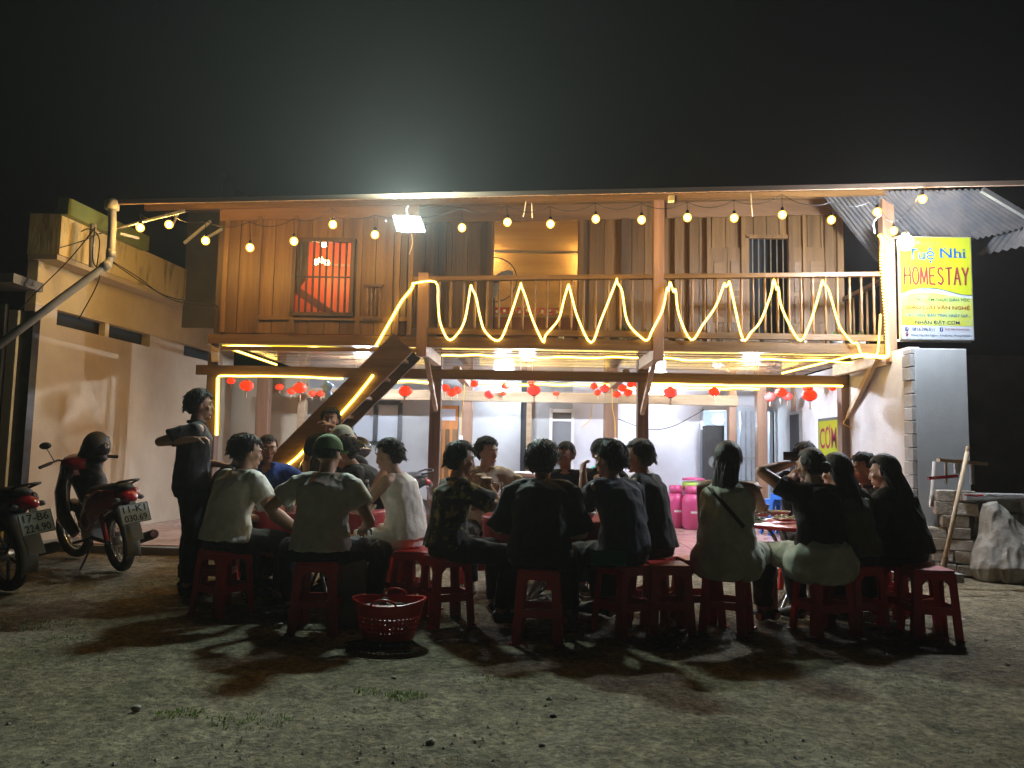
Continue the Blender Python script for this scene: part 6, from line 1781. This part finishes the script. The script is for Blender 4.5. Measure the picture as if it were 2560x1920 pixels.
# left face runs back from (front corner) to the pillar; courses of blocks
F0 = on_z(2425, 1440, 0); B0 = Vector((at(2332, 1300, 8.3).x, 8.25, 0))
dv_ = (B0 - F0); LN = dv_.length; dv_.normalize(); rzw = math.atan2(dv_.y, dv_.x)
zc_ = 0; row = 0
while row < 9:
    h = random.uniform(.115, .14)
    s_ = random.uniform(-.1, 0)
    while s_ < LN - .05:
        w = random.uniform(.16, .26)
        ztop = 1.06 if s_ > LN * .45 else .92
        if zc_ + h < ztop + .06: stone(F0 + dv_ * (s_ + w/2) + Vector((0, 0, zc_ + h/2)), (w - .012, .17, h - .010), rzw)
        s_ += w
    zc_ += h; row += 1
for k in range(4):
    for r_ in range(6):
        stone((F0.x + .16 + k*.24, F0.y + .06 + random.uniform(-.02, .02), .065 + r_*.13), (.225, .17, .12), 0)
stone((F0.x + .50, F0.y + .15, .81), (1.15, .50, .07), .05, 'concrete', 'top_slab')
stone((F0.x + .75, F0.y + .22, .40), (.72, .10, .55), .02, 'concrete', 'rough_panel')
tb = thing('pipe_vice', 'small metal clamp frame standing on the stone wall', 'vice', F0 + Vector((.0, .55, .92)))
v0 = Vector((at(2398, 1160, 7.6).x, 7.6, .95)); tb.location = v0
for dx, nm in ((-.13, 'post'), (.12, 'post')):
    MB().tube([v0 + Vector((dx, 0, 0)), v0 + Vector((dx, 0, .22))], .022 if dx > 0 else .014, 8).build(nm, mat['metal'], tb)
MB().beam(v0 + Vector((-.20, 0, .23)), v0 + Vector((.26, 0, .20)), .06, .03).build('top_bar', mat['wood_pale'], tb)
MB().beam(v0 + Vector((-.30, 0, .05)), v0 + Vector((-.02, 0, .08)), .03, .03).build('red_jaw', mat['red_paint'], tb)
MB().lathe([(.03, 0), (.03, .14)], v0 + Vector((-.02, 0, .10)), 12).build('spring', mat['metal'], tb)
for k, (x, y) in enumerate(((2440, 1205), (2490, 1212))):
    c = at(x, y, 7.25); c.z = .855
    t = thing('pliers', ['red handled pliers on the slab, left one', 'grey wrench on the slab, right one'][k], 'tool', c)
    for s in (-1, 1): MB().tube([c + Vector((-.10, .02*s, .01)), c, c + Vector((.06, -.008*s, .01))], .008, 6).build('jaw_arm', mat['red_paint'] if k == 0 else mat['metal'], t)
pl_ = thing('wooden_pole', 'long pale wooden pole leaning against the stone wall', 'pole', on_z(2325, 1425, 0))
a, b = at(2420, 1120, 7.45), at(2345, 1425, 7.0); b.z = .03
MB().tube([a, a.lerp(b, .5), b], [.017, .019, .021], 10).build('shaft', mat['pole'], pl_, smooth=True)
MB().tube([a.lerp(b, -.01), a.lerp(b, .03)], .019, 10).build('pole_end', mat['wood_pale'], pl_)
MB().tube([a.lerp(b, .78), a.lerp(b, .99)], [.024, .03], 10).build('socket_sleeve', mat['wood_x'], pl_)
p_ = thing('white_pipe', 'short pale pipe standing in front of the stone wall', 'pipe', at(2335, 1290, 7.6))
MB().tube([at(2336, 1155, 7.75), at(2328, 1265, 7.6)], .018, 8).build('tube', mat['wire_w'], p_); MB().tube([at(2330, 1240, 7.62), at(2328, 1268, 7.58)], .022, 8).build('end_sleeve', mat['metal'], p_)
sk_ = MB(); c = on_z(2535, 1452, 0)
rings(sk_, [(c + Vector((0, .05, .0)), .34, .24, (1,0,0)), (c + Vector((0, .05, .10)), .38, .28, (1,0,0)), (c + Vector((.0, .1, .30)), .34, .24, (1,0,0)), (c + Vector((-.06, .12, .50)), .20, .16, (1,0,0)), (c + Vector((-.12, .12, .68)), .11, .09, (1,0,0)), (c + Vector((-.14, .12, .76)), .07, .05, (1,0,0))], 24)
so = remesh(sk_, 'woven_sack', mat['sack'], None, vox=.012, noise_amp=.020, noise_s=6.5, smooth_it=2, noise_st=(1.6, 1.6, .45)); tag(so, 'slumped pale woven sack at the foot of the stone wall', 'sack')
# ================================================================== back of the ground floor
def gas(px, y, label, s=1.0):
    p = at(px, 1200, y); p = Vector((p.x, y, FZ)); t = thing('gas_cylinder', label, 'gas cylinder', p, 0, 'pink gas cylinders by the back wall')
    MB().lathe([(.13, 0), (.13, .02), (.155, .05), (.155, .40), (.145, .46), (.10, .52), (.05, .54)], p, 28).build('cylinder_body', mat['pink'], t, smooth=True)
    g = MB().lathe([(.10, .52), (.10, .64)], p, 24, cap=False); o = g.build('neck_collar', mat['pink'], t, smooth=True); o.modifiers.new('s', 'SOLIDIFY').thickness = .006
    MB().lathe([(.025, .54), (.025, .60), (.04, .61), (.04, .63)], p, 12).build('valve', mat['metal'], t)
    MB().lathe([(.12, 0), (.12, .03)], p, 24).build('foot_ring', mat['pink'], t)
    MB().box(p + Vector((0, -.156, .26)), (.11, .004, .03)).build('white_marking', mat['white'], t)
    return t
gas(1690, 11.9, 'pink gas cylinder left of the lidded bin by the back wall'); gas(1731, 11.7, 'pink gas cylinder right under the lime strip by the doorway')
p = at(1733, 1200, 11.95); p = Vector((p.x, 11.95, FZ))
bn = thing('lidded_bin', 'pink bin with lime bag rim behind the gas cylinders', 'bin', p)
MB().lathe([(.12, 0), (.16, .60)], p, 20).build('bin_body', mat['pink'], bn, smooth=True); MB().lathe([(.165, .58), (.17, .68), (.13, .70)], p, 20).build('bag_rim', M_('lime_bag', (.35,.5,.08), None), bn, smooth=True)
MB().lathe([(.17, .72), (.17, .75), (.05, .77)], p, 20).build('lid', mat['pink'], bn, smooth=True)
p = at(1755, 1190, 12.2); p = Vector((p.x, 12.2, FZ + .28)); t = thing('snack_tub', 'small red topped tub at the doorway', 'tub', p)
MB().lathe([(.07, 0), (.07, .20)], p, 16).build('tub_body', mat['blue_plastic'], t); MB().lathe([(.075, .20), (.075, .30)], p, 16).build('tub_lid', mat['red_paint'], t)
p = Vector((at(1783, 1150, 12.9).x, 12.9, FZ)); t = thing('loudspeaker', 'tall black loudspeaker box in front of the lit doorway', 'speaker', p)
MB().box(p + Vector((0, 0, .80)), (.30, .28, 1.60)).build('cabinet', mat['black'], t, bevel=.01); 
for z in (.45, 1.0): MB().lathe([(.11, 0), (.10, .01), (.04, .015)], p + Vector((0, -.142, z)), 20, M=Matrix.Rotation(math.pi/2, 3, 'X')).build('driver_cone', mat['grey_plastic'], t)
# stacked stools / chairs behind
def back_chair(px, y, m, label, cat, rz, sc=1.0, z=FZ):
    o = make_stool(m); o.name = 'plastic_stool'; o.location = (at(px, 1200, y).x, y, z); o.rotation_euler = (0, 0, rz); o.scale = (1, 1, sc); tag(o, label, cat)
back_chair(1437, 9.7, mat['red_paint'], 'tall bright red stool on the tiles behind the raised hand', 'stool', 0, 1.45)
back_chair(1937, 11.2, mat['blue_plastic'], 'blue plastic stool behind the person covering the face', 'stool', .2, 1.1)
back_chair(1960, 11.0, mat['blue_plastic'], 'second blue plastic stool nearer the dark doorway', 'stool', .5, 1.3)
# white work table with dishes, and a glass counter
p = Vector((at(1500, 1200, 12.0).x, 12.0, FZ)); t = thing('side_table', 'white topped metal table with dish stacks by the back wall', 'table', p)
MB().box(p + Vector((0, 0, .80)), (1.0, .5, .03)).build('table_top', mat['white'], t)
for sx in (-.42, .42):
    for s in (-1, 1): MB().tube([p + Vector((sx + s*.15, -.18, 0)), p + Vector((sx - s*.15, -.18, .79))], .014, 8).build('leg', mat['metal'], t)
MB().box(p + Vector((.1, .05, .52)), (.7, .4, .5)).build('side_panel', mat['white'], t)
for k in range(4):
    q = p + Vector((-.1 + k*.13, -.1, .82)); b_ = thing('stacked_cups', ['turquoise cup stack on the white side table, leftmost', 'pale cup stack on the side table, second', 'turquoise cup stack on the side table, third', 'pale cup stack at the right end of the side table'][k], 'cups', q, 0, 'cup stacks on the side table')
    MB().lathe([(.05, 0), (.055, .07), (.02, .09)], q, 14).build('cup', M_('turquoise_plastic', (.10,.45,.42), None) if k % 2 == 0 else mat['white'], b_, smooth=True)
p = Vector((at(1290, 1200, 10.9).x, 10.9, FZ)); t = thing('chest_freezer', 'white topped chest freezer behind the beige polo', 'freezer', p)
MB().box(p + Vector((0, 0, .38)), (1.15, .55, .74)).build('cabinet', mat['white'], t, bevel=.02); MB().box(p + Vector((0, 0, .79)), (1.19, .58, .06)).build('lid', mat['white'], t, bevel=.015)
MB().box(p + Vector((0, -.282, .60)), (1.0, .008, .10)).build('stripe', mat['card_blue'], t)
# blue cloth hung near the stairs, hanging wires with white plugs
ck = MB(); c = aD(707, 826, 10.4)
rings(ck, [(c + Vector((0,0,.02)), .05, .03, (1,0,0)), (c + Vector((.0,0,-.05)), .08, .03, (1,0,0)), (c + Vector((.02,0,-.14)), .05, .03, (1,0,0)), (c + Vector((.04,0,-.26)), .06, .02, (1,0,0))], 14)
o = remesh(ck, 'hung_cloth', M_('pale_blue_cloth', (.12,.22,.42), (.35,.42,.5), 6, .8), None, vox=.011, noise_amp=.02); tag(o, 'pale blue cloth knotted on the tie beam left of the stairs', 'cloth')
def wire(pts, label, m='wire_y', r=.007, plug=None, cat='cable'):
    t = thing('hanging_cable', label, cat, pts[0])
    MB().tube(smooth_path(pts, 6), r, 6).build('cable', mat[m], t, smooth=True)
    if plug is not None: MB().box(plug, (.05, .03, .10)).build('plug', mat['white'], t, bevel=.004)
    return t
wire([aD(1003, 828, 11.6), aD(1002, 860, 11.6), aD(997, 900, 11.6), aD(996, 942, 11.6)], 'yellow cable with white plug hanging on the inner post left of the middle table', plug=aD(996, 948, 11.6))
wire([aD(1322, 838, 11.6), aD(1323, 880, 11.6), aD(1328, 910, 11.6), aD(1329, 950, 11.6)], 'yellow cable with white plug on the centre inner post', plug=aD(1330, 953, 11.6))
wire([aD(1280, 870, 13.1), aD(1275, 905, 13.1), aD(1262, 918, 13.1), aD(1256, 925, 13.1)], 'yellow cable curling on the white back wall', plug=None)
wire([aD(1335, 905, 12.9), aD(1400, 927, 12.9), aD(1450, 922, 12.9), aD(1500, 897, 12.9), aD(1520, 885, 12.9)], 'black cable sagging across the white back wall', m='wire', r=.008)
wire([aD(1833, 885, 9.9), aD(1827, 905, 9.9), aD(1822, 915, 9.9), aD(1840, 925, 9.9)], 'bundle of yellow string tied to the lower end of the right brace', m='wire_y', r=.005)
for i, pts in enumerate((((175,500),(195,495),(215,520),(205,600)), ((205,490),(200,560),(215,600),(170,690)), ((205,492),(150,560),(60,650),(35,685)), ((130,535),(180,520),(230,500),(400,458)), ((235,560),(300,600),(360,640),(470,660)), ((240,565),(310,612),(380,650),(470,664)))):
    wire([aD(x, y, 8.15 if i < 4 else 8.9) for x, y in pts], ['black cable loop hanging from the gutter corner', 'black cable dropping past the thick downpipe', 'long black cable sagging to the left column', 'thin pale wire running up to the eave', 'upper black cable strung along the parapet', 'lower black cable strung along the parapet'][i], m='wire_w' if i == 3 else 'wire', r=.006)
wire([aD(1136, 435, 8.3), aD(1133, 455, 8.3), aD(1130, 468, 8.3)], 'pale wire end dangling above the amber opening', m='wire_w', r=.006)
wire([aD(1148, 438, 8.3), aD(1150, 470, 8.3)], 'second pale wire end dangling above the amber opening', m='wire_w', r=.007)
wire([aD(1622, 418, 8.3), aD(1623, 440, 8.3), aD(1625, 468, 8.3)], 'pale wire dangling from the eave near the dark window', m='wire_w', r=.006)
wire([aD(888, 500, 8.5), aD(891, 525, 8.5), aD(884, 550, 8.5)], 'thin wire dangling below the flood light', m='wire_w', r=.005)
wire([aD(1904, 463, 8.6), aD(1888, 480, 8.6), aD(1890, 505, 8.6)], 'white cable curl above the coiled rope light', m='wire_w', r=.008)
# small wall camera at the eave
p = aD(1450, 430, 8.25); t = thing('small_spotlight', 'small dark box lamp under the eave above the right bay', 'lamp', p)
MB().box(p, (.06, .08, .06)).build('lamp_body', mat['white'], t); MB().box(p + Vector((.045, -.01, -.01)), (.02, .08, .07)).build('lamp_face', mat['black'], t)
# ------------------------------------------------------------------ pedestal fan on the balcony
fc = aD(1068, 604, YB + .35); t = thing('pedestal_fan', 'large black pedestal fan standing on the balcony before the amber opening', 'fan', (fc.x, fc.y, ZT))
def ring_(c, r, n=32): return [c + Vector((r*math.cos(2*math.pi*k/n), 0, r*math.sin(2*math.pi*k/n))) for k in range(n)]
g = MB(); g.tube(ring_(fc, .32), .008, 6, closed=True); gd = g.build('guard_ring', mat['black'], t)
g = MB()
for k in range(30):
    q = 2*math.pi*k/30; g.tube([fc + Vector((.04*math.cos(q), -.05, .04*math.sin(q))), fc + Vector((.32*math.cos(q), 0, .32*math.sin(q)))], .0015, 4)
o = g.build('guard_wires', mat['black'], t); o['kind'] = 'stuff'
for k in range(3):
    q = 2*math.pi*k/3 + .4
    MB().ellipsoid(fc + Vector((.15*math.cos(q), 0, .15*math.sin(q))), (.14, .006, .07), Matrix.Rotation(-q, 3, 'Y'), 12, 6).build('blade', mat['grey_plastic'], t, smooth=True)
MB().ellipsoid(fc + Vector((0, .06, 0)), (.06, .09, .06)).build('motor', mat['black'], t, smooth=True)
MB().tube([fc + Vector((0, .07, -.03)), Vector((fc.x, fc.y + .07, ZT))], .015, 8).build('stand', mat['black'], t)
MB().lathe([(.18, 0), (.17, .02), (.03, .04)], (fc.x, fc.y + .07, ZT), 20).build('base', mat['black'], t)
# ------------------------------------------------------------------ pots and plants along the balcony edge
for i, (x, s) in enumerate(((1212, 1.0), (1325, 1.1), (1345, 1.4), (1368, .9), (1395, 1.2), (1555, 1.0), (1600, .8), (1648, .9), (1735, 1.0), (1800, 1.1), (1812, 1.3), (1838, 1.2), (1862, 1.2))):
    p = aD(x, 735, YF + .16); p.z = ZT + .005
    side = ['far left, near the foot of a rope wave', 'left of the second post, first', 'tallest left of the second post', 'smallest left of the second post', 'just left of the second post', 'in the middle of the right bay', 'below the dark window, left', 'below the dark window, right', 'right bay near the rope wave', 'near the right end, first', 'near the right end, bushiest', 'second from the right end', 'last at the right end'][i]
    t = thing('potted_plant', 'small potted plant on the balcony edge, ' + side, 'plant', p, 0, 'small pots along the balcony edge')
    MB().lathe([(.032*s, 0), (.045*s, .07*s), (.040*s, .07*s)], p, 12).build('pot', mat['grey_plastic'] if i % 2 else mat['white'], t, smooth=True)
    g = MB()
    for _ in range(26):
        q = random.uniform(0, 6.28); el_ = random.uniform(.2, 1.3); ll = random.uniform(.03, .09) * s
        d = Vector((math.cos(q)*math.cos(el_), math.sin(q)*math.cos(el_), math.sin(el_)))
        b0_ = p + Vector((0, 0, .065*s)); tip = b0_ + d*ll; w = d.cross(Vector((0,0,1))).normalized() * .010*s; md = b0_ + d*ll*.6
        g.add([b0_, md + w, tip, md - w], [(0,1,2,3)])
    o = g.build('foliage', mat['green'], t); o['kind'] = 'stuff'
# ================================================================== bits on the ground
lt = MB()
for _ in range(46):
    C = random.choice((C1, C2, C3)); q = random.uniform(0, 6.28); r_ = random.uniform(.1, 1.05)
    x, y = C.x + r_*math.cos(q)*1.2, C.y - .15 + r_*math.sin(q); s = random.uniform(.015, .04); z = ground_z(x, y) + .012
    n0 = len(lt.v); M = Matrix.Rotation(random.uniform(0, 3), 3, 'Z')
    lt.v += [Vector((x, y, z)) + M @ Vector((a*s*random.uniform(.6, 1.2), b*s*random.uniform(.6, 1.2), random.uniform(0, s*.6))) for a, b in ((-1,-1),(0,-1.1),(1,-1),(-1,0),(0,0),(1,0),(-1,1),(0,1),(1,1))]
    lt.f += [tuple(n0+i for i in f) for f in ((0,1,4,3),(1,2,5,4),(3,4,7,6),(4,5,8,7))]
o = lt.build('litter', M_('crumpled_napkin', (.55,.54,.50), None, rough=.9), None); tag(o, 'crumpled napkins and scraps littering the ground under the tables', 'litter', kind='stuff')
g = MB()
for _ in range(3000):
    y = random.uniform(2.5, 6.8) if random.random() < .85 else random.uniform(6.8, 9); x = random.uniform(-.72, .72) * y + random.uniform(-.3, .3)
    dens = noise.noise(Vector((x*.9, y*.9, 7)))
    if dens < random.uniform(-.25, .30): continue
    s = random.uniform(.004, .011) * (1.6 if random.random() < .04 else 1)
    M = Matrix.Rotation(random.uniform(0, 3), 3, 'Z')
    n0 = len(g.v)
    c = Vector((x, y, ground_z(x, y) + s*.25))
    g.v += [c + M @ (Vector(v) * s * random.uniform(.7, 1.25)) for v in ((1,0,0),(0,1.1,0),(-1,.2,0),(0,-.9,0),(.1,.1,.6),(0,0,-.5))]
    g.f += [tuple(n0+i for i in f) for f in ((0,1,4),(1,2,4),(2,3,4),(3,0,4),(1,0,5),(2,1,5),(3,2,5),(0,3,5))]
o = g.build('gravel', M_('loose_gravel', (.16,.15,.11), (.40,.39,.32), 3, .95), None); tag(o, 'loose gravel scattered over the dirt yard', 'gravel', kind='stuff')
def tuft(px, py, r, n, h):
    c = on_z(px, py, 0)
    for _ in range(n):
        q = random.uniform(0, 6.28); rr_ = r * math.sqrt(random.random()); x, y = c.x + rr_*math.cos(q)*1.6, c.y + rr_*math.sin(q)
        z = ground_z(x, y) - .003; hh_ = h * random.uniform(.4, 1.1); a = random.uniform(0, 6.28); w = .0030
        d = Vector((math.cos(a), math.sin(a), 0)); s_ = Vector((-d.y, d.x, 0))
        b = Vector((x, y, z)); m_ = b + Vector((0,0,hh_*.6)) + d*hh_*.25; tp = b + Vector((0,0,hh_*.85)) + d*hh_*.7
        n0 = len(gt.v); gt.v += [b - s_*w, b + s_*w, m_ + s_*w*.7, m_ - s_*w*.7, tp]; gt.f += [(n0,n0+1,n0+2,n0+3), (n0+3,n0+2,n0+4)]
gt = MB()
for a in ((1010, 1742, .07, 130, .035), (930, 1728, .06, 60, .025), (450, 1780, .07, 160, .022), (630, 1800, .12, 200, .02), (1230, 1700, .12, 90, .018), (60, 1560, .2, 160, .03), (330, 1330, .2, 200, .03), (180, 1600, .12, 80, .02), (1820, 1840, .15, 70, .015), (2250, 1700, .2, 80, .015)): tuft(*a)
o = gt.build('grass', mat['green'], None); tag(o, 'sparse green grass tufts in the dirt yard', 'grass', kind='stuff')
for i, (x, y, s) in enumerate(((1383, 1792, .014), (1355, 1868, .012), (2518, 1662, .012), (985, 1694, .012), (340, 1772, .018), (1075, 1865, .016))):
    c = on_z(x, y, 0); c.z = ground_z(c.x, c.y) + s*.4
    b = MB().ellipsoid((0,0,0), (s*1.2, s, s*.8), None, 10, 7); b.v = [Vector(v) * (1 + .25*noise.noise(Vector(v)*60 + Vector((i,0,0)))) for v in b.v]
    o = b.build('pebble', mat['stone'] if i else mat['black'], None, smooth=True); o.location = c
    tag(o, ['black lump lying right of centre on the dirt', 'round pale pebble near the bottom edge', 'dark pebble near the right edge', 'small dark pebble in front of the red basket', 'pale pebble among the rubble at the left', 'pebble near the bottom below the grass tuft'][i], 'pebble', 'single pebbles on the dirt')
for i, (x, y) in enumerate(((537, 1488), (700, 1490), (1330, 1478))):
    pass
c = on_z(1330, 1480, 0); c.z = .012
g = MB(); g.ellipsoid(c + Vector((0,0,.045)), (.06, .05, .045), None, 14, 9)
o = remesh(g, 'crumpled_bag', M_('thin_clear_bag', (.6,.6,.56), None, rough=.3, alpha=.8), None, vox=.009, noise_amp=.02, noise_s=16); tag(o, 'small crumpled white bag under the middle table', 'bag')
c = on_z(716, 1498, 0); cup(Vector((c.x, c.y, .01)), 'empty plastic cup lying between the stools under the left table', fill=.01, m='glass')
